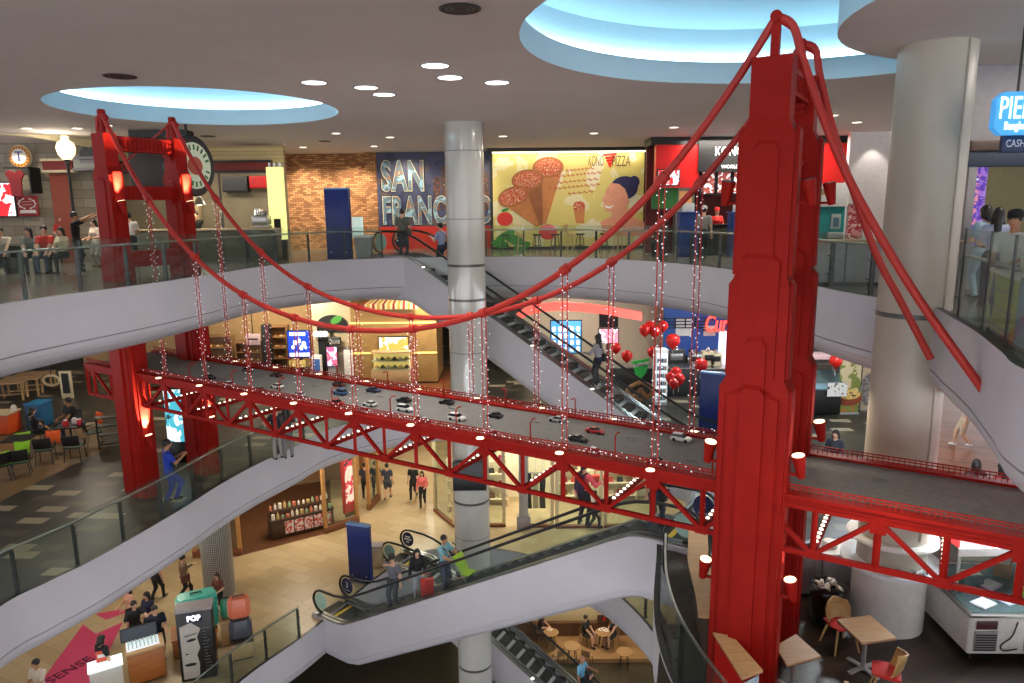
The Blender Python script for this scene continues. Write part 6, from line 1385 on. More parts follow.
balloons([(645, 330, 27.6, .24, 'red balloon at the left of the upper cluster beside the hanger'), (650, 327, 27.7, .25, 'red balloon at the top of the upper cluster beside the hanger'), (655, 331, 27.5, .24, 'red balloon at the right of the upper cluster beside the hanger'), (663, 326, 27.9, .22, 'red balloon before the dark grille, right of the upper cluster'),
          (673, 341, 27.3, .29, 'large single red balloon left of the dark shirted snack seller'), (653, 352, 27.2, .23, 'red balloon just above the white drinks fridge'), (627, 356, 27.2, .23, 'red balloon left of the green snack sign'), (616, 348, 27.6, .21, 'red balloon under the pink TV screen'), (701, 365, 25.6, .26, 'red balloon above the left corner of the blue standing panel'),
          (671, 378, 25.8, .22, 'red balloon at the left of the low cluster beside the fridge'), (676, 373, 25.9, .23, 'red balloon at the top of the low cluster beside the fridge'), (679, 379, 25.7, .23, 'red balloon at the right of the low cluster beside the fridge'), (674, 383, 25.6, .20, 'red balloon at the bottom of the low cluster beside the fridge'), (836, 361, 24.6, .24, 'red balloon over the ice cream case behind the right tower')])
# bench of dark machines, blue back board, neon
f = Flat(664, 315, 742, 372, 30.0, M+1.2); r = thing('shop_backboard', 'blue and white lit snack shop back board with black grille', 'shop front', f.loc); w = f.w
MB().box(-w/2, w/2, .1, .2, 0, 3.1).build('board', mat('backboard_blue', (50, 90, 170), .5), r, smooth=0)
for k, (x0, x1, y0, y1, m) in enumerate(((676, 692, 336, 318, m_paper), (704, 716, 336, 326, m_paper), (718, 740, 372, 330, mat('lightbox_cool_glow', (236, 240, 250), .5, emit=.9, noise=0)))):
    a = f.p(x0, y0); b_ = f.p(x1, y1); MB().box(a[0], b_[0], .04, .1, a[2], b_[2]).build('menu_panel', m, r, smooth=0)
mb = MB(); a = f.p(655, 328); b_ = f.p(706, 318)
for k in range(4): mb.bar((a[0], 0, a[2]+(b_[2]-a[2])*k/3), (b_[0], 0, a[2]+(b_[2]-a[2])*k/3), .04, .04)
for k in range(6): mb.bar((a[0]+(b_[0]-a[0])*k/5, 0, a[2]), (a[0]+(b_[0]-a[0])*k/5, 0, b_[2]), .04, .04)
mb.build('black_grille', m_black, r, smooth=0)
lettering(r, 'Curry', 1.0, f.p(719, 323, -.4), mat('neon_red_glow', (255, 70, 56), .4, emit=2, noise=0), w=f.p(738, 0)[0]-f.p(700, 0)[0], depth=.06, shear=.2, bold=.01)
MB().bar(f.p(700, 329, -.3), f.p(742, 329, -.3), .05, .05).build('sign_rail', m_black, r, smooth=0)
for k, (x0, y0, x1, y1, m, lab) in enumerate(((668, 346, 686, 362, m_dsteel, 'dark coffee machine on the snack counter'), (690, 352, 703, 364, m_steel, 'steel grinder on the snack counter'), (703, 338, 716, 352, m_beige, 'beige poster box with white round emblem'), (710, 362, 722, 374, m_cream, 'cream cup dispenser above the blue panel'))):
    f2 = Flat(x0, y0, x1, y1, 28.1); r = thing('snack_machine', lab, 'machine', (f2.loc.x, 28.1, M+1.2)); MB().box(-f2.w/2, f2.w/2, 0, .4, 0, f2.h, .04).build('body', m, r); MB().box(-f2.w*.35, f2.w*.35, -.03, 0, f2.h*.4, f2.h*.8, .02).build('front_plate', m_black if k != 0 else m_steel, r); MB().cyl((0, .2), .10, f2.h, f2.h+.16, 12, .06).build('hopper', m_chrome, r)
blue_panel('navy blue standing panel on the middle floor left of the right tower', 699, 373, 727, 440, 22.6, M, -.5)
f = Flat(813, 372, 836, 420, 25.0, M); r = thing('ice_cream_case', 'black fronted ice cream display case with curved glass behind the right tower', 'display case', f.loc); w, h = f.w*1.5, f.h
MB().box(-w/2, w/2, 0, .9, .05, .95, .03).build('base', m_black, r); mb = MB(); mb.loft([[(-w/2, 0, .96), (-w/2, .05, 1.2), (-w/2, .35, 1.45), (-w/2, .85, 1.5), (-w/2, .85, .96)], [(w/2, 0, .96), (w/2, .05, 1.2), (w/2, .35, 1.45), (w/2, .85, 1.5), (w/2, .85, .96)]]); mb.build('glass_hood', glass_mat('case_glass_blue', (190, 216, 228), .25), r, smooth=60)
MB().box(-w/2+.05, w/2-.05, .1, .8, .97, 1.02).build('tubs', mat('ice_cream_tubs', (206, 220, 226), .4, emit=.25, noise=.2), r, smooth=0); MB().box(.05, .75, -.12, -.08, .75, 1.25).build('menu_card', blob_mat('menu_card_print', (226, 226, 220), [(80, 70, 60), (200, 150, 110)], 8, thr=(.54, .6)), r, smooth=0); MB().box(-w/2, w/2, .4, .9, 2.0, 2.2, .05).build('header', mat('header_pink', (216, 180, 180), .5, emit=.2), r)
for s in (-1, 1): MB().box(s*w/2-.03, s*w/2+.03, .8, .86, .95, 2.0).build('upright', m_steel, r, smooth=0)
def banner(label, x0, y0, x1, y1, Y, m, foot=M):
    f = Flat(x0, y0, x1, y1, Y, foot); r = thing('banner_stand', label, 'banner', f.loc); MB().box(-f.w/2, f.w/2, 0, .03, .06, f.h).build('print', m, r, smooth=0); MB().box(-f.w/2-.02, f.w/2+.02, -.1, .12, 0, .06, .02).build('base', m_grey, r); MB().box(-f.w/2, f.w/2, -.01, .04, f.h, f.h+.04).build('top_bar', m_grey, r, smooth=0); return r, f
r, f = banner('tall food banner with a bowl picture behind the right tower', 839, 360, 860, 417, 25.2, blob_mat('banner_food', (206, 190, 150), [(120, 130, 60), (180, 110, 50), (226, 214, 190)], 2.6, thr=(.46, .54, .62)))
mb = MB(); ellipse(mb, f.p(849, 398), .46, .30, -.004, 24, .012); mb.build('printed_bowl', mat('bowl_brown', (140, 66, 36), .5), r, smooth=0); mb = MB(); ellipse(mb, f.p(849, 394), .42, .2, -.018, 24, .01); mb.build('printed_food', blob_mat('bowl_food', (200, 140, 60), [(230, 200, 120), (90, 50, 30), (196, 50, 40)], 8, thr=(.45, .55, .62)), r, smooth=0)
r, f = banner('second banner with a grey oval beside the bowl banner', 861, 368, 880, 425, 25.6, mat('banner_tan', (190, 170, 136), .6, noise=.12, nscale=3)); mb = MB(); ellipse(mb, f.p(868, 390), .30, .62, -.004, 24, .01); mb.build('printed_oval', blob_mat('oval_grey', (110, 104, 98), [(150, 146, 140), (80, 74, 70)], 6, thr=(.5, .6)), r, smooth=0)
# brick coloured timber floor at far right
floor_patch('floor_timber_right', [(935, 395), (880, 425), (905, 475), (1024, 560), (1300, 560), (1200, 400)], M, brick_mat('red_timber_boards', [(128, 72, 44), (142, 84, 54), (116, 64, 40)], 1.2, .12, .5, (84, 48, 32), .006, .3, pos=[0, .33, .66]))

# ------------------------------------------------------------------ middle floor, dining corner by the near tower
floor_patch('floor_dining_dark', [(655, 700), (668, 560), (690, 520), (800, 560), (870, 540), (960, 560), (1200, 640), (1200, 900), (655, 1100)], M, brick_mat('dark_plank_floor', [(46, 34, 28), (54, 40, 32), (40, 30, 26), (60, 46, 36)], 1.4, .14, -.5, (26, 20, 18), .005, .32, pos=[0, .3, .55, .8]))
m_tabletop = wood_mat('table_pale_beech', (172, 140, 106), (186, 154, 120), 2.5, .4); m_backw = wood_mat('chair_bent_ply', (176, 140, 86), (196, 160, 104), 2.5, .4); m_seatr = mat('chair_red_seat', (190, 34, 36), .6)
def dining_table(label, px, z, base='star'):
    pts = [at(x, y, z) for x, y in px]; c_ = sum(pts, Vector((0, 0, 0)))/4; r = thing('dining_table', label, 'table', (c_.x, c_.y, M)); q = [(p.x-c_.x, p.y-c_.y) for p in pts]; H = z-M
    if (q[1][0]-q[0][0])*(q[2][1]-q[0][1])-(q[1][1]-q[0][1])*(q[2][0]-q[0][0]) < 0: q = q[::-1]
    MB().prism(q, H-.035, H).build('top', m_tabletop, r, smooth=0); MB().prism([(x*.99, y*.99) for x, y in q], H-.05, H-.035).build('top_edge', m_walnut, r, smooth=0)
    MB().cyl((0, 0), .035, .04, H-.05, 12).build('post', m_grey, r)
    mb = MB(); 
    for k in range(4): t = .4+k*math.pi/2; mb.bar((0, 0, .05), (.30*math.cos(t), .30*math.sin(t), .02), .07, .035)
    mb.cyl((0, 0), .07, .02, .07, 12); mb.build('foot', m_grey, r)
    return r
dining_table('square pale wood dining table between two red chairs by the white column', [(837, 619.4), (870, 615), (897, 638), (862, 643)], M+.74)
dining_table('square pale wood dining table beside the right tower leg', [(775, 646), (796, 634), (821, 656), (787, 665)], M+.74)
def dining_chair(label, loc, rz):
    r = thing('dining_chair', label, 'chair', loc, rz, 'red seated bent wood chairs')
    MB().loft([[(x*k, y*k, z) for x, y in ((-.21, -.19), (.21, -.19), (.23, .05), (.17, .21), (-.17, .21), (-.23, .05))] for z, k in ((.425, .9), (.44, 1), (.465, 1), (.475, .93))]).build('seat', m_seatr, r)
    mb = MB(); R_ = []
    for z, hw, yy in ((.44, .20, -.17), (.55, .235, -.215), (.68, .24, -.245), (.78, .20, -.265), (.815, .12, -.27)):
        xs = [-1, -.6, 0, .6, 1]; R_.append([(x*hw, yy+.13*abs(x)**2, z) for x in xs]+[(x*hw*.97, yy+.13*abs(x)**2+.02, z) for x in xs[::-1]])
    mb.loft(R_); mb.build('backrest', m_backw, r, smooth=60)
    for sx in (-1, 1):
        for sy in (-1, 1): MB().tube([(sx*.14, sy*.13, .43), (sx*.23, sy*.22, 0)], [.022, .014], 8).build('leg', m_backw, r)
    return r
dining_chair('red seated bent wood chair behind the table by the white column', Vector((5.60, 11.15, M)), math.radians(190))
dining_chair('red seated bent wood chair at the front right of the table by the white column', Vector((5.72, 9.86, M)), math.radians(62))
dining_chair('red seated bent wood chair cut by the bottom edge below the table at the tower', Vector((4.55, 9.22, M)), math.radians(20))
dining_chair('red seated bent wood chair close in front of the right tower leg', Vector((3.95, 9.1, M)), math.radians(-25))
dining_chair('red seated bent wood chair half hidden behind the wavy counter', Vector((4.0, 12.2, M)), math.radians(100))
pts = [at(x, y, M+1.05) for x, y in ((713, 632), (733, 636), (763, 670), (742, 678))]; c_ = sum(pts, Vector((0, 0, 0)))/4; r = thing('counter_shelf', 'short pale wood counter shelf with a blue notice in front of the right tower', 'counter', (c_.x, c_.y, M)); q = [(p.x-c_.x, p.y-c_.y) for p in pts]
q = q[::-1]
q2 = q+[]; MB().prism(q2, 1.01, 1.05).build('top', m_oak, r, smooth=0); MB().prism([(x*.86, y*.92) for x, y in q2], 0, 1.01).build('support', m_shopred, r, smooth=0)
a = Vector((*q[0], 0)); b_ = Vector((*q[1], 0)); 
sd = sorted(q, key=lambda v: v[1])[:2]; sd = sorted(sd); mb = MB(); mb.loft([[(sd[0][0]+.02, sd[0][1]-.02, .45), (sd[1][0]-.06, sd[1][1]-.02, .45), (sd[1][0]-.06, sd[1][1]-.01, .45), (sd[0][0]+.02, sd[0][1]-.01, .45)], [(sd[0][0]+.02, sd[0][1]-.02, .98), (sd[1][0]-.06, sd[1][1]-.02, .98), (sd[1][0]-.06, sd[1][1]-.01, .98), (sd[0][0]+.02, sd[0][1]-.01, .98)]]); mb.build('notice', blob_mat('notice_blue', (190, 214, 232), [(80, 130, 190), (230, 236, 240)], 7, thr=(.52, .6)), r, smooth=0)
ctr = [at(x, y, M+1.02) for x, y in ((696, 530), (696, 545), (696, 559), (700, 577), (705, 596), (708, 617))]; ctr = [Vector((p.x+.04, p.y, 0)) for p in ctr]
o_ = ctr[0].copy(); r = thing('wavy_counter', 'long wavy pale wood counter along the balustrade left of the right tower', 'counter', (o_.x, o_.y, M)); sm = smooth_open([(p.x-o_.x, p.y-o_.y, 0) for p in ctr], 5)
def ribbon(w0, w1, z0, z1):
    R_ = []
    for i, p in enumerate(sm):
        t = (sm[min(i+1, len(sm)-1)]-sm[max(i-1, 0)]).normalized(); n = Vector((-t.y, t.x, 0)); a, b_ = p+n*w0, p+n*w1; R_.append([(a.x, a.y, z0), (b_.x, b_.y, z0), (b_.x, b_.y, z1), (a.x, a.y, z1)])
    return MB().loft(R_)
ribbon(-.19, .19, .98, 1.02).build('top', m_oak, r, smooth=60); ribbon(-.05, .05, 0, .98).build('panel', mat('counter_panel_brown', (70, 50, 40), .5), r, smooth=60)
p = Vector((5.72, 11.95, M)); r = thing('rubbish_bin', 'black bin with a stuffed black liner beside the white column', 'bin', p); MB().lathe([(.24, 0), (.29, .1), (.31, .62), (.29, .66)], 18).build('bin_body', m_black, r)
mb = MB(); n = 20; rnd = random.Random(3); R_ = []
for z, q in ((.50, .325), (.62, .35), (.70, .33), (.74, .26), (.68, .2)): R_.append([(q*(1+rnd.uniform(-.09, .09))*math.cos(2*math.pi*k/n), q*(1+rnd.uniform(-.09, .09))*math.sin(2*math.pi*k/n), z+rnd.uniform(-.03, .03)) for k in range(n)])
mb.loft(R_); mb.build('liner', mat('bin_liner_black', (22, 22, 24), .25), r, 60)
mb = MB()
for k in range(9): mb.at((rnd.uniform(-.15, .15), rnd.uniform(-.15, .15), .72+rnd.uniform(-.03, .05)), rnd.random()*3, rnd.random()*2); mb.box(-.07, .07, -.04, .04, -.03, .03, .015)
mb.build('rubbish', blob_mat('rubbish_paper', (206, 200, 190), [(170, 150, 120), (230, 230, 226)], 9), r, smooth=30)['kind'] = 'stuff'
# low grey cabinets under a white counter behind the tower
r = thing('cabinet_run', 'low grey cabinets with white worktop behind the right tower leg', 'cabinet', (5.35, 12.75, M), .02)
for k in range(3): MB().box(k*.62, k*.62+.60, 0, .6, .08, .86, .008).build('door', m_grey, r, smooth=0)
MB().box(-.02, 1.88, -.03, .63, .86, .90, .01).build('worktop', m_paper, r); MB().box(0, 1.86, .03, .6, 0, .08).build('plinth', m_black, r)
for k in range(3): MB().box(k*.62+.50, k*.62+.52, -.03, 0, .6, .75).build('handle', m_steel, r, smooth=0)
for k, (x, c_, lab) in enumerate(((5.7, (40, 38, 40), 'dark tray on the white worktop behind the tower'), (6.2, (220, 216, 206), 'white bowl stack on the white worktop behind the tower'), (6.75, (60, 56, 52), 'dark kettle on the white worktop behind the tower'))):
    r = thing('kitchen_item', lab, 'kitchenware', (x, 13.05, M+.90)); MB().lathe([(.02, 0), (.14, .01), (.15, .05), (.12, .14), (.03, .16)], 14).build('vessel', mat('vessel_%d' % k, c_, .4), r); MB().tube([(.13, 0, .05), (.22, 0, .08), (.13, 0, .12)], .012, 6).build('handle', m_steel, r)
# ring counter round the right column
r = thing('ring_counter', 'round white ring counter wrapped around the right column', 'counter', (CR[0], CR[1], M))
MB().ring([(.57, 0), (.61, 0), (.61, 1.16), (.57, 1.16)], 48).build('drum', mat('ring_drum_white', (214, 212, 208), .35), r, smooth=40)
MB().ring([(.57, 1.16), (.80, 1.16), (.83, 1.18), (.83, 1.24), (.80, 1.26), (.57, 1.26)], 48).build('top', mat('ring_top_white', (226, 230, 232), .3), r, smooth=40); MB().ring([(.57, 1.66), (.74, 1.66), (.76, 1.69), (.74, 1.72), (.57, 1.72)], 48).build('shelf', m_paper, r, smooth=40)
for k in range(3): t = -1.9+k*.35; MB().cyl((.71*math.cos(t), .71*math.sin(t)), .05, 1.26, 1.36, 12).build('dispenser', m_chrome, r)
# chest freezer
p0 = Vector((7.56, 10.75, 0)); ux = Vector((.035, .999, 0)).normalized()
r = thing('chest_freezer', 'white glass topped chest freezer on castors at the lower right', 'freezer', (7.52, 10.72, M), -.03); Wf, Df = 2.1, 1.75
MB().box(0, Wf, 0, Df, .14, .80, .03).build('body', m_paper, r); MB().box(-.02, Wf+.02, -.02, Df+.02, .80, .86, .015).build('rim', m_steel, r)
MB().box(.05, Wf-.05, .05, Df-.05, .862, .872).build('glass_lid', glass_mat('case_glass_blue', (190, 216, 228), .25), r, smooth=0)
MB().box(.06, Wf-.06, .06, Df-.06, .815, .845).build('frozen_goods', blob_mat('frozen_goods', (206, 222, 230), [(120, 150, 170), (236, 240, 244), (170, 120, 160)], 5, emit=.15), r, smooth=0)
MB().box(.08, .46, -.025, 0, .20, .56, .01).build('vent_panel', m_grey, r)
for k in range(7): MB().box(.10, .44, -.035, -.025, .22+k*.045, .24+k*.045).build('vent_slat', m_dsteel, r, smooth=0)
MB().box(.10, .44, -.03, 0, .60, .74, .01).build('control_panel', mat('control_maroon', (80, 40, 50), .4), r)
for k in range(7): MB().box(.9, 1.5, -.02, 0, .22+k*.05, .24+k*.05).build('side_vent_slat', m_grey, r, smooth=0)
MB().tube(smooth_open([(.75, -.03, .74), (.66, -.06, .5), (.5, -.06, .34), (.55, -.06, .24), (.78, -.04, .26)], 5), .012, 6).build('cable', m_black, r)
for x in (.1, Wf-.1):
    for y in (.1, Df-.1):
        o = MB().box(x-.02, x+.02, y-.02, y+.02, .08, .14).build('castor', m_dsteel, r, smooth=0); MB().tube([(x-.02, y, .045), (x+.02, y, .045)], .045, 12).build('wheel', m_rubber, o)
area('freezer_lamp', (8.6, 11.6, M+2.6), 1.4, 120, (.86, .94, 1.0))
r = thing('freezer_canopy', 'red canopy with clear sides standing over the chest freezer', 'canopy', (8.55, 12.2, M)); 
mb = MB(); mb.loft([[(-.95, -.9, 1.72), (.95, -.9, 1.72), (.95, .7, 1.72), (-.95, .7, 1.72)], [(-.5, -.2, 2.02), (.5, -.2, 2.02), (.5, .3, 2.02), (-.5, .3, 2.02)]]); mb.build('roof', m_shopred, r, smooth=0); MB().box(-.97, .97, -.93, -.90, 1.60, 1.74).build('valance', m_paper, r, smooth=0)
for sx in (-1, 1): MB().box(sx*.9-.02, sx*.9+.02, -.86, -.82, .872, 1.72).build('pole', m_steel, r, smooth=0)
MB().box(-.9, .9, -.86, -.85, .95, 1.6).build('clear_panel', m_glass, r, smooth=0)
rndc = random.Random(9)
for k, (x, y, c_, lab) in enumerate(((7.9, 11.0, (214, 220, 226), 'white ice cream tub lid near the front left corner of the chest freezer'), (8.4, 11.1, (186, 200, 214), 'pale blue notebook on the freezer glass'), (8.9, 11.2, (150, 190, 60), 'lime green box on the freezer at the right edge'), (8.9, 12.0, (150, 96, 60), 'brown carton on the freezer under the red canopy'), (8.1, 11.7, (70, 80, 84), 'dark tablet holder on the freezer glass'), (8.4, 11.6, (196, 170, 210), 'lilac leaflet pile on the freezer glass'))):
    r = thing('counter_item', lab, 'box', (x, y, M+.873), rndc.random()); hh = (.03, .02, .14, .26, .2, .03)[k]; MB().box(-.18, .18, -.13, .13, 0, hh, .01).build('body', mat('item_%d' % k, c_, .5), r); MB().box(-.15, .15, -.10, .10, hh, hh+.008).build('label', m_paper, r, smooth=0)
r = thing('sandwich_board', 'red white and blue standing board at the lower right edge', 'sign', (8.62, 10.25, M), -.2); mb = MB(); mb.box(-.35, .35, 0, .04, .05, 1.2, .01); mb.build('panel', m_paper, r)
for z, m in ((.15, m_shopred), (.45, m_navyp), (.85, m_shopred)): mb = MB(); poly(mb, [(-.33, 0, z), (-.20, 0, z), (-.12, 0, z+.22), (-.33, 0, z+.22)], 0, .006); mb.build('stripe', m, r, smooth=0)
MB().box(-.3, .3, .04, .4, 0, .05).build('base', m_dsteel, r, smooth=0); mb = MB(); mb.lathe([(.02, .35), (.14, .37), (.16, .52), (.15, .62)], 16, (.12, -.16)); mb.build('leaflet_basket', mat('basket_green', (120, 150, 90), .5), r)

# ------------------------------------------------------------------ lower floor
# pink floor graphic
m_pinkf = mat('floor_pink_print', (206, 70, 110), .35, noise=.03)
def floor_print(px, z, m, nm, label, dz=.004):
    pts = [at(x, y, z) for x, y in px]; c_ = sum(pts, Vector((0, 0, 0)))/len(pts); mb = MB(); q = [(p.x-c_.x, p.y-c_.y) for p in pts]
    ar = sum(q[i][0]*q[(i+1) % len(q)][1]-q[(i+1) % len(q)][0]*q[i][1] for i in range(len(q)))
    if ar < 0: q = q[::-1]
    mb.prism(q, 0, dz); o = mb.build(nm, m, None, 0); o.location = (c_.x, c_.y, z+.001); tag(o, label, 'floor graphic'); return o
o = floor_print([(83, 624.5), (96, 634), (123, 622), (94, 683), (80, 720), (20, 720), (40, 683)], L, m_pinkf, 'floor_graphic', 'large pink arrow shaped floor graphic with dark lettering')
p = at(70, 670, L); lettering(o, 'SENSE', .5, (0, 0, 0), mat('floor_print_dark', (90, 30, 56), .4), w=1.3); t_ = o.children[0]; t_.rotation_euler = (math.radians(-90), 0, math.radians(62)); t_.location = (p.x-o.location.x, p.y-o.location.y, .012)
floor_print([(95, 614), (126, 608.5), (125, 613), (106, 620)], L, m_pinkf, 'floor_graphic', 'small pink pointed floor graphic behind the large pink one')
# column with woven pattern
m_weave = mat('weave_pattern', (150, 146, 140), .4, noise=0)
nt = m_weave.node_tree; tc = nt.nodes.new('ShaderNodeTexCoord'); ck_ = nt.nodes.new('ShaderNodeTexChecker'); mp = nt.nodes.new('ShaderNodeMapping'); mp.inputs['Scale'].default_value = (60, 24, 1); mp.inputs['Rotation'].default_value = (0, 0, .0)
sep = nt.nodes.new('ShaderNodeSeparateXYZ'); at2 = nt.nodes.new('ShaderNodeMath'); at2.operation = 'ARCTAN2'; ad = nt.nodes.new('ShaderNodeMath'); ad.operation = 'MULTIPLY'; ad.inputs[1].default_value = .55
cmb = nt.nodes.new('ShaderNodeCombineXYZ'); nt.links.new(tc.outputs['Object'], sep.inputs[0]); nt.links.new(sep.outputs['X'], at2.inputs[1]); nt.links.new(sep.outputs['Y'], at2.inputs[0]); nt.links.new(at2.outputs[0], ad.inputs[0])
s1 = nt.nodes.new('ShaderNodeMath'); s1.operation = 'ADD'; nt.links.new(ad.outputs[0], s1.inputs[0]); nt.links.new(sep.outputs['Z'], s1.inputs[1]); s2 = nt.nodes.new('ShaderNodeMath'); s2.operation = 'SUBTRACT'; nt.links.new(ad.outputs[0], s2.inputs[0]); nt.links.new(sep.outputs['Z'], s2.inputs[1])
nt.links.new(s1.outputs[0], cmb.inputs[0]); nt.links.new(s2.outputs[0], cmb.inputs[1]); nt.links.new(cmb.outputs[0], ck_.inputs['Vector']); ck_.inputs['Scale'].default_value = 15; ck_.inputs['Color1'].default_value = rgb(168, 164, 156); ck_.inputs['Color2'].default_value = rgb(74, 72, 68); nt.links.new(ck_.outputs['Color'], nt.nodes['Principled BSDF'].inputs['Base Color'])
p = at(210, 602, L); o = MB().lathe([(.52, 0), (.52, 4.36)], 40).build('column_woven', m_weave, None, 40); o.location = (p.x+.12, p.y+.6, L); struct(o)
# luggage display
def luggage(label, px, py, w, d, h, m, rz, z0=L, ribs=6, handle=True):
    p = at(px, py, z0); r = thing('suitcase', label, 'suitcase', (p.x, p.y, z0), rz)
    mb = MB(); mb.box(-w/2, w/2, -d/2, d/2, .05, h, min(.16, d*.3)); mb.build('shell', m, r)
    for k in range(ribs):
        z = .14+(h-.28)*k/(ribs-1); MB().box(-w/2-.015, w/2+.015, -d/2+.1, d/2-.1, z-.018, z+.018, .01).build('rib', m, r)
    if handle: MB().tube([(-.16, 0, h-.02), (-.15, 0, h+.05), (.15, 0, h+.05), (.16, 0, h-.02)], .022, 8).build('handle', m_dsteel, r)
    for sx in (-1, 1):
        for sy in (-1, 1): MB().tube([(sx*(w/2-.08)-.02, sy*(d/2-.06), .03), (sx*(w/2-.08)+.02, sy*(d/2-.06), .03)], .03, 8).build('wheel', m_rubber, r)
    return r
m_turq = mat('luggage_turquoise', (70, 190, 170), .3); m_salm = mat('luggage_salmon', (220, 120, 88), .35); m_lgrey = mat('luggage_grey', (84, 84, 96), .4)
m_orwood = wood_mat('orange_timber', (176, 104, 50), (196, 124, 66), 2.5, .4)
r = counter_box('orange timber plinth under the large turquoise suitcase', at(196, 648, L)+Vector((0, 0, 0)), .45, 1.25, .8, .6, m_orwood, m_orwood)
luggage('oversized turquoise ribbed suitcase on a timber plinth', 199, 628, 1.15, .62, 1.15, m_turq, .45, L+.65)
r = counter_box('timber crate stand under the small green suitcase', Vector((-9.65, 22.05, L)), .3, .55, .5, .8, m_oak, m_oak); luggage('small green ribbed suitcase behind the salmon one', 230, 617, .5, .36, .62, mat('luggage_green', (66, 150, 120), .35), .3, L+.85)
r.location = Vector((*at(230, 617, L+.85).xy, L))
r = counter_box('pale timber pedestal under the stacked suitcases', at(243, 655, L), .4, .62, .55, .55, m_oak, m_walnut)
pp = r.location.copy()
s1_ = luggage('dark grey ribbed suitcase under the salmon one', 243, 655, .62, .42, .62, m_lgrey, .4, L+.6); s1_.location = pp+Vector((0, 0, .60)); s2_ = luggage('salmon orange suitcase on top of the dark grey one', 243, 640, .62, .42, .66, m_salm, .4, L+1.22); s2_.location = pp+Vector((0, 0, 1.27))
MB().box(-.32, -.315, -.12, .12, .12, .55, .002).build('white_print', m_paper, s2_, smooth=0)
# tall portrait stand
f = Flat(172, 616, 214, 690, 18.4, L); p = Vector((-9.15, 18.55, L)); r = thing('portrait_stand', 'tall black poster stand with a close up face and a lit white logo', 'poster stand', p, .30); w, h = .95, 2.15
MB().box(-w/2, w/2, 0, .5, 0, h, .02).build('cabinet', m_black, r); MB().box(-w/2-.02, w/2+.02, -.02, .52, h, h+.06).build('top', m_grey, r, smooth=0)
mb = MB(); poly(mb, [(-w*.42, 0, .08), (w*.02, 0, .08), (w*.05, 0, .5), (w*.0, 0, .8), (w*.10, 0, 1.0), (w*.04, 0, 1.35), (w*.16, 0, 1.6), (-w*.1, 0, 1.82), (-w*.42, 0, 1.72)], 0, .006); mb.build('printed_face', mat('portrait_grey_skin', (190, 184, 178), .5, noise=.08, nscale=3), r, smooth=0)
mb = MB(); ellipse(mb, (-w*.12, 0, 1.28), .13, .045, -.008, 18, .004, .15); mb.bar((-w*.32, -.012, 1.42), (w*.06, -.012, 1.47), .05, .006); ellipse(mb, (-w*.20, 0, .52), .16, .05, -.008, 18, .004); ellipse(mb, (-.28*w, 0, .86), .05, .02, -.008, 12, .004); mb.build('printed_eye', m_black, r, smooth=0)
MB().box(-.22, .22, -.02, 0, 1.82, 2.08, .03).build('logo_box', mat('logo_box_navy', (30, 36, 60), .4), r); lettering(r, 'POP', .22, (0, -.032, 1.95), m_sgw, w=.36, bold=.012)
mb = MB(); rnd = random.Random(5)
for k in range(14): mb.bar((w*.18+rnd.random()*.05, -.008, .3+k*.1), (w*.18+.1+rnd.random()*.12, -.008, .3+k*.1), .03, .006)
mb.build('printed_lines', m_grey, r, smooth=0)
# cosmetics counter
r = counter_box('timber cosmetics counter with glass tray beside the man in navy', Vector((-10.75, 18.75, L)), .55, .95, .7, .98, m_orwood, m_oak)
p = r.location+Vector((-.05, .0, 1.031)); r2 = thing('display_tray', 'clear lit tray of white tubes on the cosmetics counter', 'tray', p, .55); MB().box(-.42, .42, -.25, .25, 0, .03, .01).build('base', mat('tray_white_glow', (226, 232, 240), .4, emit=.6, noise=0), r2)
for k in range(5): MB().box(-.40, .40, -.22+k*.1, -.20+k*.1, .03, .06+.012*k).build('divider', m_glass, r2, smooth=0)
for k in range(24):
    mb = MB(); mb.lathe([(.016, 0), (.018, .01), (.018, .07), (.008, .085), (.008, .10)], 8); o = mb.build('cosmetic_tube', mat('tube_white', (230, 232, 236), .3), None, 50); o.location = p+Matrix.Rotation(.55, 3, 'Z') @ Vector((-.36+(k % 8)*.10, -.17+(k//8)*.14, .031)); tag(o, 'small white cosmetic tube standing in the clear tray', 'tube', 'white tubes in the clear tray')
r3 = thing('tilted_monitor', 'dark slanted monitor at the back of the cosmetics counter', 'monitor', r.location+Matrix.Rotation(.55, 3, 'Z') @ Vector((-.1, .32, 1.03)), .55); mb = MB(); mb.at((0, 0, .22), 0, -.35); mb.box(-.48, .48, 0, .05, -.18, .20, .01); mb.build('panel', m_black, r3); mb = MB(); mb.at((0, 0, .22), 0, -.35); mb.box(-.45, .45, -.006, 0, -.15, .17); mb.build('screen', mat('monitor_dim', (50, 60, 70), .2, emit=.1), r3, smooth=0); MB().box(-.2, .2, -.05, .08, 0, .04).build('stand', m_dsteel, r3, smooth=0)
r4 = counter_box('low white glowing display counter at the bottom left', Vector((-11.45, 17.95, L)), .55, .8, .5, .92, m_paper, mat('display_top_glow', (220, 240, 244), .4, emit=.9, noise=0))
r5 = thing('price_card', 'red and orange price card standing on the glowing display counter', 'card', r4.location+Vector((-.1, .05, .971)), .5); mb = MB(); mb.box(-.14, .14, 0, .012, 0, .34); mb.build('card', mat('card_red_orange', (220, 80, 50), .5), r5, smooth=0); MB().box(-.10, .10, -.004, 0, .14, .24).build('white_field', m_paper, r5, smooth=0); MB().box(-.14, .14, 0, .1, 0, .01).build('foot', m_paper, r5, smooth=0)
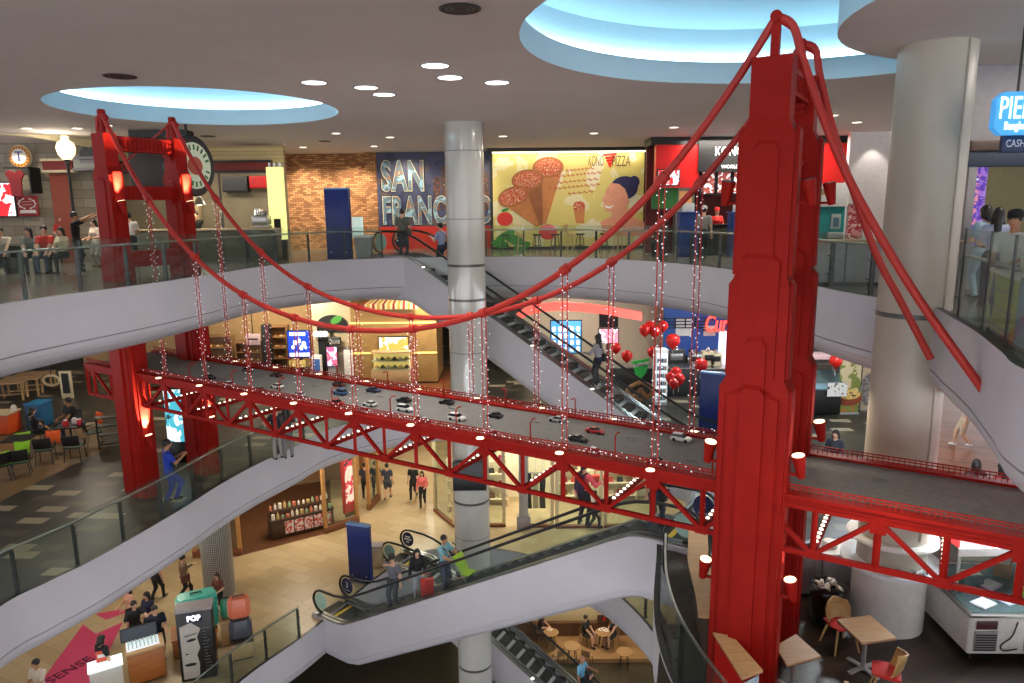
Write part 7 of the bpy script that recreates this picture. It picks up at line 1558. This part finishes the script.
# timber shop with products
m_post = wood_mat('shop_post_oak', (176, 126, 70), (196, 146, 86), 2.0, .4)
floor_patch('floor_shop_timber', [(205, 562), (240, 556), (332, 532), (330, 480), (200, 500)], L, wood_mat('shop_floor_boards', (86, 54, 34), (110, 72, 46), 2.5, .35), .005)
X0, X1, _, _ = rect(190, 480, 400, 540, 33.5)
struct(MB().box(X0-4, X1-1.8, 34.0, 34.2, L, L+4.38).build('wall_lower_shop', mat('lower_shop_wall', (150, 110, 74), .6, noise=.1), smooth=0))
def frame_window(label, pa, pb, h, m, pane, z=L, base=.28):
    a, b_ = Vector(pa), Vector(pb); d = b_-a; l = d.length; r = thing('shop_window', label, 'shop window', (a.x, a.y, z), math.atan2(d.y, d.x))
    for x in (0, l-.14): MB().box(x, x+.14, -.07, .07, 0, h, .01).build('post', m, r)
    MB().box(.0, l, -.09, .09, 0, base, .01).build('sill', wood_mat('sill_brown', (110, 62, 34), (130, 78, 46)), r); MB().box(.14, l-.14, -.06, .06, h-.2, h).build('head_rail', m, r, smooth=0)
    MB().box(.14, l-.14, -.006, .006, base, h-.2).build('pane', pane, r, smooth=0); return r
frame_window('left oak shop window by the woven column', (-12.6, 26.0), (-10.75, 26.2), 3.6, m_post, m_glass)
frame_window('oak shop window frame right of the product table', (-7.95, 27.95), (-6.75, 29.1), 3.6, m_post, m_glass)
frame_window('narrow oak shop window frame deeper along the hallway', (-6.55, 30.3), (-6.3, 31.6), 3.6, m_post, m_glass)
f = Flat(345, 478, 356, 522, 29.7, L+.2); r = thing('lightbox', 'red and pink glowing poster box between the oak window frames', 'lightbox', f.loc, .9); MB().box(-f.w/2-.1, f.w/2+.1, 0, .15, 0, 2.6, .02).build('box', m_shopred, r); MB().box(-f.w/2, f.w/2, -.01, 0, .45, 2.5).build('picture', blob_mat('lightbox_pink_glow', (236, 200, 190), [(206, 50, 70), (60, 40, 50), (246, 226, 210)], 2.2, emit=.8, thr=(.46, .58, .62)), r, smooth=0); MB().box(-f.w/2, f.w/2, .02, .13, -.2, 0).build('foot', m_walnut, r, smooth=0)
r = thing('product_table', 'curved product table with red and white front panels inside the oak shop', 'table', (-9.0, 28.3, L), .55); w = 2.6
MB().box(-w/2, w/2, -.35, .35, .05, .8, .02).build('body', m_walnut, r); MB().box(-w/2-.03, w/2+.03, -.38, .38, .8, .84, .01).build('top', m_walnut, r); MB().box(-w/2+.1, w/2-.1, .05, .35, .84, 1.1, .01).build('riser', m_walnut, r)
for k in range(5): MB().box(-w/2+.55+k*.40, -w/2+.90+k*.40, -.365, -.35, .18, .72).build('front_panel', blob_mat('panel_red_white', (226, 206, 200), [(196, 60, 60), (230, 220, 214)], 6, thr=(.5, .6)), r, smooth=0)
rm = Matrix.Rotation(.55, 3, 'Z'); rnd = random.Random(2)
for k in range(26):
    z = .84 if k < 13 else 1.10; x = -w/2+.12+(w-.24)*(k % 13)/12; y = -.22 if k < 13 else .2; hh = rnd.uniform(.16, .3)
    mb = MB(); mb.lathe([(.05, 0), (.055, .02), (.055, hh*.65), (.02, hh*.78), (.02, hh)], 10) if k % 3 else mb.box(-.06, .06, -.05, .05, 0, hh*.8, .01)
    o = mb.build('product_bottle', mat('product_%d' % (k % 5), ((226, 220, 200), (196, 170, 110), (150, 176, 140), (206, 120, 90), (214, 206, 190))[k % 5], .4), None, 50); o.location = Vector((-9.0, 28.3, L+z+.001))+rm @ Vector((x, y, 0)); tag(o, 'small product bottle on the table inside the oak shop', 'bottle', 'products on the oak shop table')
area('lower_shop_lamp', (-9.2, 28.6, L+3.6), 2.0, 70, WARM)
# boutique on the right of the hallway
m_cpost = mat('boutique_cream_post', (206, 190, 150), .5); m_bwall = mat('boutique_wall_lit', (236, 222, 190), .6)
struct(MB().box(-2.6, 8.5, 31.6, 31.8, L, L+4.38).build('wall_boutique', m_bwall, smooth=0))
def pane_frame(label, pa, pb, h=4.2):
    return frame_window(label, pa, pb, h, m_cpost, m_glass, L, .12)
pane_frame('angled boutique window at the hallway corner with bag shelves behind', (-3.55, 30.2), (-2.5, 28.45)); pane_frame('boutique window just right of the white column', (-2.45, 28.5), (-.35, 28.5)); pane_frame('boutique window with the hanging red bag', (1.75, 28.3), (3.75, 28.3)); pane_frame('boutique window right of the red bag', (3.8, 28.3), (6.2, 28.3)); pane_frame('boutique window with dark folded cloth', (.35, 28.4), (1.7, 28.4))
f = Flat(519, 474, 528, 530, 28.2, L); o = thing('pillar', 'patterned grey boutique pillar between the windows', 'pillar', f.loc); MB().box(-f.w/2, f.w/2, 0, .3, .0, 4.36).build('shaft', m_weave, o, smooth=0); MB().box(-f.w/2-.1, f.w/2+.1, -.05, .35, 0, .55, .01).build('base_block', m_grey, o)
for k, (x, y0, n_) in enumerate(((-2.2, 29.9, 3), (-1.0, 30.6, 3), (2.8, 30.9, 2), (4.9, 30.9, 2))):
    r = thing('bag_shelf', ('bag shelf in the hallway corner window', 'bag shelf right behind the white column', 'low bag shelf behind the red bag window', 'bag shelf in the rightmost boutique window')[k], 'shelf', (x, y0, L))
    for s in (-1, 1): MB().box(s*.75-.02, s*.75+.02, 0, .45, 0, .5+n_*.65).build('side_panel', m_bwall, r, smooth=0)
    for j in range(n_+1): MB().box(-.73, .73, 0, .45, .3+j*.6, .33+j*.6).build('shelf', m_bwall, r, smooth=0)
    for j in range(n_+1):
        for i in range(3):
            c_ = ((196, 60, 50), (40, 36, 36), (120, 84, 60), (200, 180, 150), (150, 40, 60))[(i+j*2+k) % 5]; q = Vector((x-.45+i*.45, y0+.2, L+.331+j*.6)); b = thing('handbag', 'handbag on the boutique shelves seen through the bridge truss', 'bag', q, 0, 'handbags on the boutique shelves')
            mb = MB(); mb.loft([[(-.15, -.06, 0), (.15, -.06, 0), (.15, .06, 0), (-.15, .06, 0)], [(-.12, -.03, .22), (.12, -.03, .22), (.12, .03, .22), (-.12, .03, .22)]]); mb.build('body', mat('bag_%d_%d_%d' % c_, c_, .45), b, smooth=0); MB().tube([(-.07, 0, .21), (-.06, 0, .32), (.06, 0, .32), (.07, 0, .21)], .012, 6).build('handle', MATS['bag_%d_%d_%d' % c_], b)
q = atd(600, 487, 27.9); b = thing('hanging_bag', 'bright red handbag hanging in the boutique window', 'bag', (q.x, 28.6, q.z-.2)); MB().box(-.30, .30, -.1, .1, 0, .44, .06).build('body', mat('bag_bright_red', (222, 40, 34), .4), b); MB().tube([(-.15, 0, .43), (-.13, 0, .66), (.13, 0, .66), (.15, 0, .43)], .02, 8).build('handle', MATS['bag_bright_red'], b); MB().box(-.01, .01, -.01, .01, .66, L+4.18-q.z+.2).build('cord', m_steel, b, smooth=0)
for k, x in enumerate((.65, .95, 1.25)):
    b = thing('hanging_cloth', ('first', 'second', 'third')[k]+' long dark striped garment from the left in the boutique window', 'garment', (x, 29.2, L+.5)); mb = MB(); mb.loft([[(-.12+.02*math.sin(j*2+k), -.04, z), (.12+.02*math.cos(j*2), -.04, z), (.12, .04, z), (-.12, .04, z)] for j, z in enumerate((0, .4, .8, 1.2, 1.6))]); mb.build('cloth', mat('cloth_stripe_%d' % (k % 2), ((40, 38, 40), (190, 176, 150))[k % 2], .8), b, smooth=40); MB().box(-.16, .16, -.01, .01, 1.6, 1.64).build('hanger', m_steel, b, smooth=0); MB().tube([(0, 0, 1.64), (0, 0, 3.6)], .008, 5).build('rail_cord', m_steel, b)
for x in (-1.5, 1.2, 4.0): area('boutique_lamp', (x, 29.6, L+4.1), 1.6, 75, (1, .93, .78))
f = Flat(453, 456, 488, 491, 27.4); r = thing('hanging_box_sign', 'black hanging box sign behind the white column under the deck', 'sign', (CC[0]-.05, CC[1]-.8, 0)); a = atd(453, 491, CC[1]-.8); b_ = atd(486, 462, CC[1]-.8); r.location = ((a.x+b_.x)/2, CC[1]-.8, a.z); MB().box(-(b_.x-a.x)/2, (b_.x-a.x)/2, 0, .2, 0, b_.z-a.z, .02).build('box', m_black, r); MB().box(-.1, .1, .2, .25, .1, .4).build('bracket', m_dsteel, r, smooth=0)
blue_panel('navy blue standing panel on the lower floor before the escalator heads', 346, 525, 371, 592, 23.9, L, -.35)
f = Flat(372, 561, 383, 582, 25.2, L); r = thing('litter_bin', 'beige square litter bin behind the lower blue panel', 'bin', f.loc); MB().box(-.24, .24, -.2, .2, 0, .8, .03).build('bin_body', m_beige, r); MB().box(-.26, .26, -.22, .22, .8, .86, .03).build('lid', m_grey, r)
# hallway end
struct(MB().box(-8, -2.6, 41, 41.2, L, L+4.38).build('wall_hall_end', m_beige, smooth=0)); struct(MB().box(-7.9, -7.7, 32.0, 41, L, L+4.38).build('wall_hall_left', mat('hall_wall_tan', (170, 130, 80), .6), smooth=0)); struct(MB().box(-2.8, -2.6, 30.8, 41, L, L+4.38).build('wall_hall_right', m_cream, smooth=0))
for y in (33, 37): area('hall_lamp', (-4.6, y, L+4.2), 1.0, 70, (1, .93, .8))

# ------------------------------------------------------------------ bottom floor restaurant
m_bwood = wood_mat('bottom_oak', (158, 120, 78), (176, 140, 96), 2.5, .4)
a = at(505, 655, B); b_ = at(655, 650, B)
o = MB().box(-1.2, 9.5, 27.45, 33.5, B, B+.18, .01).build('floor_bottom_step', m_bwood, None, 0); struct(o)
LOWH = atd(580, 623, 29.15).z-B
o = MB().box(-1.2, 9.5, 29.15, 29.35, B+.18, B+LOWH).build('wall_bottom_low', mat('bottom_panel_brown', (96, 66, 44), .5, noise=.1), None, 0); struct(o)
struct(MB().box(-3, 9.5, 29.9, 30.1, B, B+4.3).build('wall_bottom_back', mat('bottom_wall_cream', (222, 206, 160), .6, noise=.05), None, 0))
def round_table(label, loc, h=.72, r0=.33):
    r = thing('round_table', label, 'table', loc); MB().lathe([(.02, h-.03), (r0, h-.03), (r0+.01, h-.015), (r0, h), (.02, h)], 28).build('top', m_bwood, r)
    for k in range(4): t = .5+k*math.pi/2; MB().tube([(.16*math.cos(t), .16*math.sin(t), h-.03), (.24*math.cos(t), .24*math.sin(t), 0)], .018, 6).build('leg', m_walnut, r)
    return r
def cafe_stool(label, loc, rz, back=True):
    r = thing('wooden_chair', label, 'chair', loc, rz); MB().box(-.20, .20, -.2, .2, .42, .46, .03).build('seat', m_bwood, r)
    for sx in (-1, 1):
        for sy in (-1, 1): MB().tube([(sx*.16, sy*.16, .43), (sx*.2, sy*.2, 0)], .016, 6).build('leg', m_walnut, r)
    if back: MB().box(-.20, .20, -.22, -.19, .5, .8, .03).build('backrest', m_bwood, r)
    return r
S_ = B+.181
round_table('round pale wood table at the front of the bottom cafe step', Vector((*at(572, 661, B+.18).xy, S_))); round_table('round pale wood table below the seated woman in the bottom cafe', Vector((*at(624, 667, B+.18).xy, S_))); round_table('round table with plates at the left of the bottom cafe', Vector((*at(551, 632, B+.9).xy, S_))); round_table('round table with white plates between the two seated diners', Vector((*at(603, 632, B+.9).xy, S_)))
cafe_stool('pale wood chair left of the front round table in the bottom cafe', Vector((*at(558, 664, B+.18).xy, S_)), .6); cafe_stool('pale wood chair right of the front round table in the bottom cafe', Vector((*at(587, 665, B+.18).xy, S_)), -.4)
cafe_stool('wood chair under the man in black in the bottom cafe', Vector((*at(585, 644, B+.18).xy, S_)), math.radians(-125)); cafe_stool('wood chair under the woman in the black top in the bottom cafe', Vector((*at(613, 645, B+.18).xy, S_)), math.radians(125)); cafe_stool('wood chair under the diner at the left of the bottom cafe', Vector((*at(541, 640, B+.18).xy, S_)), math.radians(-90))
for k, (x, y) in enumerate(((601, 630), (604, 629), (606, 631), (550, 630))):
    p = at(x, y, B+.90); p.z = S_+.721; r = thing('plate', ('white plate nearest the man in black at the bottom cafe', 'white bowl at the middle of the diners table', 'white plate nearest the seated woman at the bottom cafe', 'white plate on the left bottom cafe table')[k], 'plate', p); MB().lathe([(.03, 0), (.08, .004), (.12, .02), (.115, .024), (.07, .01), (.02, .01)], 18).build('dish', m_paper, r); MB().ball((0, 0, .025), .05, 8, 1, 1, .5).build('food', m_loaf[k % 3], r)
f = Flat(598, 616, 615, 624, 29.25, B+LOWH); r = thing('tray_rack', 'dark wood condiment rack on the low wall of the bottom cafe', 'rack', (f.loc.x, 29.25, B+LOWH)); MB().box(-.4, .4, -.12, .12, 0, .05).build('tray', m_walnut, r, smooth=0); MB().box(-.4, .4, .10, .12, .05, .25).build('rail', m_walnut, r, smooth=0)
for k in range(4): MB().lathe([(.05, .05), (.055, .07), (.05, .2), (.02, .24)], 10, (-.28+k*.18, 0)).build('jar', m_shopred if k % 2 else m_walnut, r)

# ------------------------------------------------------------------ the people
pi = math.pi
def PP(px, py, z): p = at(px, py, z); p.z = z; return p
W_ = (222, 218, 210); K_ = (26, 26, 28); J_ = (44, 50, 70)
def on_escalator(A, heading, side, ztop, x, y=.75):
    ux, uy = math.cos(heading), math.sin(heading); vx, vy = -uy*side, ux*side; return Vector((A[0]+ux*x+vx*y, A[1]+uy*x+vy*y, ztop-.577*x+.04))
# upper floor
zb = 20.85
def benchp(px): q = atd(px, 240, zb); return Vector((q.x, zb+.05, U))
person('woman in grey top with long black hair seated on the black bench', benchp(28), pi+.5, 1.6, 'sit', ('lap', 'lap'), (120, 126, 120), K_, hairlen='long', female=True, turn=-.6)
person('man in red polo shirt seated on the black bench', benchp(44), pi+.2, 1.68, 'sit', ('lap', 'lap'), (206, 66, 56), (70, 80, 100), turn=.2)
person('person in pale yellow shirt seated on the bench beside the man in red', benchp(61), pi-.3, 1.6, 'sit', ('hold', 'lap'), (206, 196, 160), K_, hairlen='bob', female=True)
person('seated diner cut by the left edge of the picture at the bench', benchp(0), pi+.4, 1.62, 'sit', ('lap', 'lap'), (176, 168, 150), K_)
person('standing man all in black stretching both arms forward near the far tower', PP(80, 271, U), -1.2, 1.74, 'stand', ((-.10, .30, .93), (.10, .32, .97)), (20, 20, 20), (40, 42, 44), 'tan')
person('person in red half hidden behind the standing man in black', PP(66, 262, U), pi+.4, 1.62, 'stand', ('down', 'hold'), (176, 40, 40), K_)
q = atd(96, 240, 23.0); person('small person in pale clothes beside the near leg of the far tower', Vector((q.x, 23.0, U)), pi-.4, 1.5, 'stand', ('hold', 'hold'), (206, 190, 170), (150, 140, 130), female=True, hairlen='bob')
q = atd(131, 240, 24.2); person('man in white shirt seen through the far tower portal', Vector((q.x, 24.2, U)), .5, 1.7, 'stand', ('rail', 'hold'), W_, K_, 'tan')
q = atd(198, 240, 26.2); person('kitchen worker in black shirt with a hand at his chin behind the counter', Vector((q.x, 26.2, U)), pi, 1.72, 'stand', ('chin', 'hold'), K_, K_, 'tan')
person('man in white cap and cream shirt waiting at the kitchen counter', PP(264, 256, U), -.3, 1.72, 'stand', ('down', 'hold'), (206, 200, 180), (36, 36, 40), hat=(226, 224, 220), bag=(40, 40, 44))
person('person in pale blue shirt and dark shorts beside the man in white cap', PP(274, 258, U), -.1, 1.64, 'stand', ('down', 'down'), (150, 176, 200), (36, 38, 46), leg='shorts', bag=(60, 60, 66))
q = atd(403, 240, 25.6); person('man in grey green shirt with a bag strap at the upper escalator landing', Vector((q.x, 25.6, U)), -.2, 1.74, 'stand', ('down', 'hold'), (92, 100, 92), (60, 62, 66), bag=(70, 66, 60))
p = on_escalator((-3.68, 25.0), math.radians(-28.5), 1, U, .9, .9); person('man in light blue shirt looking at his phone at the top of the escalator', p, math.radians(62), 1.72, 'stand', ('phone', 'down'), (150, 168, 206), J_, bag=(30, 40, 70))
q = atd(703, 240, 24.0); person('customer in grey shirt and pale cap at the pizza counter', Vector((q.x, 24.0, U)), -.3, 1.70, 'stand', ('hold', 'down'), (150, 144, 140), K_, hat=(206, 200, 192))
q = atd(717, 240, 26.3); person('pizza shop worker in red cap and red shirt behind the counter', Vector((q.x, 26.45, U)), pi, 1.64, 'stand', ('hold', 'hold'), (206, 40, 36), K_, hat=(200, 30, 30), female=True)
q = atd(734, 240, 26.3); person('second pizza shop worker beside the right tower wearing a blue cap', Vector((q.x, 26.4, U)), pi+.3, 1.6, 'stand', ('hold', 'down'), (226, 170, 60), K_, hat=(40, 70, 140))
q = atd(664, 240, 25.6); person('customer in dark jacket seated under the small pizza shop TV', Vector((q.x, 25.6, U)), .8, 1.66, 'sit', ('hold', 'lap'), (70, 50, 44), K_, female=True, hairlen='bob', sleeve='long')
cafe = thing('stool', 'low black stool under the seated pizza customer', 'stool', (q.x, 25.6, U)); MB().cyl((0, 0), .2, .40, .44, 18).build('seat', m_black, cafe); MB().cyl((0, 0), .05, .02, .40, 10).build('post', m_dsteel, cafe); MB().cyl((0, 0), .2, 0, .02, 18).build('foot', m_dsteel, cafe)
q = atd(984, 240, 13.0); person('woman in pale blue dress with short hair at the right food stall', Vector((q.x, 13.0, U)), .2, 1.66, 'stand', ('hold', 'hold'), (150, 176, 196), (150, 176, 196), female=True, hairlen='bob')
q = atd(996, 240, 12.0); person('woman in lavender shirt with long black hair at the right food stall', Vector((q.x, 12.0, U)), -.5, 1.62, 'stand', ('hold', 'hold'), (186, 190, 216), J_, female=True, hairlen='long')
q = atd(1019, 240, 9.4); person('stall cook in black cap and white shirt with dark apron', Vector((q.x, 9.5, U)), pi-.9, 1.58, 'stand', ('hold', 'hold'), (206, 206, 200), (50, 66, 86), 'tan', hat=(24, 24, 26))
# middle floor
person('man in black T-shirt and glasses seated at the left cafe table', PP(73, 437, M), pi-.4, 1.72, 'sit', ('lap', 'hold'), (24, 24, 28), J_, 'tan', turn=-.5)
person('dark haired diner in black seen from behind at the left cafe', PP(36, 447, M), 2.4-pi, 1.6, 'sit', ('lap', 'lap'), (30, 28, 30), K_, hairlen='bob', female=True)
person('man in blue overalls looking at his phone beside the far tower', PP(172, 503, M), -.9, 1.72, 'step', ('phone', 'phone'), (28, 62, 168), (34, 62, 150), 'tan', shoes=(20, 20, 22))
person('man in pale jeans at the balustrade under the deck, nearer the tower', PP(279, 459, M), .6, 1.7, 'stand', ('rail', 'down'), (34, 34, 38), (150, 146, 140))
person('person in grey jeans at the balustrade under the deck, farther right', PP(289, 458, M), .3, 1.66, 'stand', ('down', 'hold'), (70, 60, 60), (120, 120, 120), female=True, hairlen='long')
p = on_escalator((-3.68, 25.0), math.radians(-28.5), 1, U, 6.9, .78); person('woman in grey sweater riding the upper escalator with a black bag', p, math.radians(50), 1.66, 'stand', ('rail', 'down'), (150, 150, 154), (30, 34, 50), hairlen='long', sleeve='long', female=True, bag=(24, 24, 26), shoes=(220, 220, 220))
q = atd(691, 350, 28.9); person('snack seller in dark shirt behind the counter under the blue board', Vector((q.x, 29.0, M)), pi, 1.7, 'stand', ('chin', 'hold'), (30, 28, 34), K_, 'tan')
person('woman in dark jacket with black hair standing behind the right deck', PP(832, 488, M), 2.4, 1.62, 'stand', ('hold', 'hold'), (34, 36, 50), J_, female=True, hairlen='bob', sleeve='long')
q = at(977, 462, M+1.58); person('dark haired person just behind the right deck, nearer the column', Vector((q.x, q.y, M)), -.3, 1.62, 'stand', ('hold', 'hold'), (40, 36, 40), K_, female=True, hairlen='long')
q = at(1003, 466, M+1.58); person('long haired woman in red top behind the right deck at the edge', Vector((q.x, q.y, M)), .25, 1.62, 'stand', ('hold', 'hold'), (160, 40, 46), K_, female=True, hairlen='long')
person('walker in pale trousers and white shoes on the red timber floor', PP(962, 447, M), 1.2, 1.68, 'walk', ('down', 'down'), (190, 170, 150), (196, 176, 150), leg='shorts', shoes=(230, 230, 230))
person('person in maroon shirt bending down beside the chest freezer', Vector((7.6, 13.05, M)), -2.2, 1.62, 'bend', ('fwd', 'fwd'), (110, 30, 56), K_, female=True)
person('worker in grey cap behind the ring counter of the right column', Vector((8.3, 14.3, M)), pi+.3, 1.62, 'stand', ('hold', 'hold'), (150, 150, 150), K_, hat=(120, 116, 110))
person('person with backpack and pink jacket stepping off the rising escalator', Vector((1.75, 16.85, M-.35)), math.radians(-40), 1.64, 'stand', ('down', 'rail'), (226, 90, 100), (36, 36, 40), female=True, hairlen='pony', sleeve='long', pack=(50, 36, 60))
person('person in black at the top of the rising escalator beside the tower', PP(655, 530, M), -.7, 1.7, 'walk', ('down', 'down'), (24, 24, 28), (44, 50, 66), bag=(30, 30, 34))
# lower floor
person('walker in dark trousers passing the boutique behind the rising escalator', PP(594, 529, L), -1.2, 1.7, 'walk', ('down', 'down'), (200, 196, 186), (36, 40, 44))
person('man in black trousers walking in the hallway, leftmost of three', PP(366, 498, L), .2, 1.7, 'stand', ('down', 'down'), (50, 50, 60), (26, 26, 30)); person('man in the middle of three walking away down the hallway', PP(376, 496, L), .1, 1.7, 'walk', ('down', 'down'), (40, 46, 60), (40, 40, 46)); person('man in grey shorts, rightmost of three in the hallway', PP(388, 499, L), -.1, 1.72, 'walk', ('down', 'down'), (60, 66, 80), (70, 76, 84), leg='shorts')
person('woman in pink jacket walking towards the escalator in the hallway', PP(423, 506, L), pi, 1.66, 'walk', ('hold', 'down'), (222, 110, 110), K_, female=True, hairlen='long', sleeve='long'); person('person in black beside the woman in pink in the hallway', PP(414, 498, L), pi-.2, 1.68, 'walk', ('down', 'down'), (30, 30, 34), K_)
E2 = ((2.705, 15.27), math.atan2(.562, -.827), -1, M); up = math.radians(-34.2)-pi/2
person('man in grey T-shirt and cap riding the rising escalator', on_escalator(*E2, 8.35, .72), pi-.3, 1.76, 'stand', ('down', 'chin'), (108, 110, 118), (62, 64, 72), hat=(50, 46, 46))
person('woman in black top and pale jeans riding behind the man in grey', on_escalator(*E2, 7.3, .72), pi+.2, 1.64, 'stand', ('hold', 'down'), (26, 26, 30), (150, 156, 166), female=True, hairlen='long', sleeve='long')
person('man in pale teal shirt with stroller farther up the rising escalator', on_escalator(*E2, 6.3, .78), up, 1.74, 'stand', ('push', 'push'), (120, 170, 180), (60, 70, 90), 'tan')
p = on_escalator(*E2, 6.85, .62); r = thing('shopping_bag', 'red carrier bag between the woman in black and the man in teal', 'bag', p+Vector((0, 0, .02)), .3); mb = MB(); mb.loft([[(-.18, -.07, 0), (.18, -.07, 0), (.18, .07, 0), (-.18, .07, 0)], [(-.2, -.06, .58), (.2, -.06, .58), (.2, .06, .58), (-.2, .06, .58)]]); mb.build('bag', mat('carrier_red', (206, 44, 40), .5), r, smooth=0); MB().tube([(-.1, 0, .57), (-.08, 0, .75), (.08, 0, .75), (.1, 0, .57)], .012, 6).build('handle', m_shopred, r)
p = on_escalator(*E2, 5.55, .78); r = thing('stroller', 'lime green folding stroller ahead of the man in teal', 'stroller', p, up)
mb = MB(); mb.loft([[(-.2, .0, .38), (.2, .0, .38), (.2, .05, .36), (-.2, .05, .36)], [(-.21, -.28, .86), (.21, -.28, .86), (.21, -.24, .88), (-.21, -.24, .88)]]); mb.loft([[(-.2, 0, .36), (.2, 0, .36), (.2, .02, .40), (-.2, .02, .40)], [(-.2, .30, .40), (.2, .30, .40), (.2, .30, .44), (-.2, .30, .44)]]); mb.build('seat', mat('stroller_lime', (150, 190, 40), .6), r)
for s in (-1, 1):
    MB().tube([(s*.22, .36, .08), (s*.22, -.1, .62), (s*.22, -.48, 1.02)], .014, 6).build('frame_tube', m_grey, r); MB().tube([(s*.22, -.38, .08), (s*.22, .05, .5)], .014, 6).build('leg', m_grey, r)
    for y in (.36, -.38): MB().tube([(s*.22-.02, y, .09), (s*.22+.02, y, .09)], .085, 14).build('wheel', m_rubber, r)
    MB().tube([(s*.22, -.46, 1.0), (s*.22, -.60, 1.05)], .02, 8).build('handle', m_black, r)
person('woman in brown top walking with a shoulder bag past the woven column', PP(186, 600, L), -.9, 1.66, 'walk', ('phone', 'down'), (110, 90, 70), K_, female=True, hairlen='bun', bag=(96, 50, 40), sleeve='long')
person('person in black walking left of the woman in brown', PP(158, 600, L), -.3, 1.66, 'walk', ('hold', 'down'), (60, 54, 56), K_, female=True, hairlen='bob')
person('woman in peach top with a wide black sun hat on the lower floor', PP(133, 632, L), 2.6, 1.6, 'stand', ('hold', 'hold'), (226, 170, 140), K_, female=True, hairlen='long', hat=(24, 22, 24))
person('man in black shirt facing the cosmetics counter beside the man in navy', PP(139, 652, L), -2.2, 1.7, 'stand', ('fwd', 'down'), (26, 26, 30), K_)
person('man in navy shirt and black shorts by the cosmetics counter', PP(160, 660, L), -2.4, 1.78, 'stand', ('hold', 'down'), (26, 32, 56), (20, 20, 24), leg='shorts', shoes=(214, 210, 206))
person('woman in navy with black hair standing behind the man in navy', PP(152, 640, L), 2.8, 1.64, 'stand', ('hold', 'hold'), (36, 36, 60), K_, female=True, hairlen='long')
person('person all in black standing left of the cosmetics counter', PP(107, 690, L), -.4, 1.68, 'stand', ('down', 'down'), (18, 18, 20), (20, 20, 22), female=True, hairlen='bob')
person('person in cream shirt at the bottom left edge holding a phone', PP(44, 716, L), pi-.2, 1.68, 'stand', ('phone', 'hold'), (206, 196, 180), (176, 160, 140), 'tan')
person('person with brown hair behind the turquoise suitcase', at(199, 618, L)+Vector((.6, .3, 0)), 2.9, 1.45, 'stand', ('hold', 'hold'), (110, 60, 50), K_, female=True, hairlen='long', hair=(70, 34, 24))
# bottom floor
person('man in black shirt and shorts seated in the bottom cafe', Vector((*at(585, 644, B+.18).xy, S_)), math.radians(-125), 1.72, 'sit', ('lap', 'lap'), (36, 36, 36), (70, 74, 60), leg='shorts', turn=-.3)
person('woman in black top and shorts seated opposite in the bottom cafe', Vector((*at(613, 645, B+.18).xy, S_)), math.radians(125), 1.64, 'sit', ('lap', 'hold'), (24, 24, 26), (30, 30, 34), female=True, leg='shorts', sleeve='none', hairlen='bun')
person('diner in dark clothes seated at the left of the bottom cafe', Vector((*at(541, 640, B+.18).xy, S_)), math.radians(-90), 1.68, 'sit', ('lap', 'hold'), (46, 34, 30), K_)
E3 = ((-3.75, 24.4), math.radians(-28.5), 1, L)
person('bald man in light blue shirt on the escalator to the bottom floor', on_escalator(*E3, 6.35, .95), math.radians(-118), 1.74, 'stand', ('rail', 'down'), (120, 190, 226), J_, 'tan', hairlen='bald')
person('long haired person in black behind the bald man on the bottom escalator', on_escalator(*E3, 6.75, .70), math.radians(-118), 1.68, 'stand', ('down', 'down'), (22, 20, 22), K_, female=True, hairlen='long')
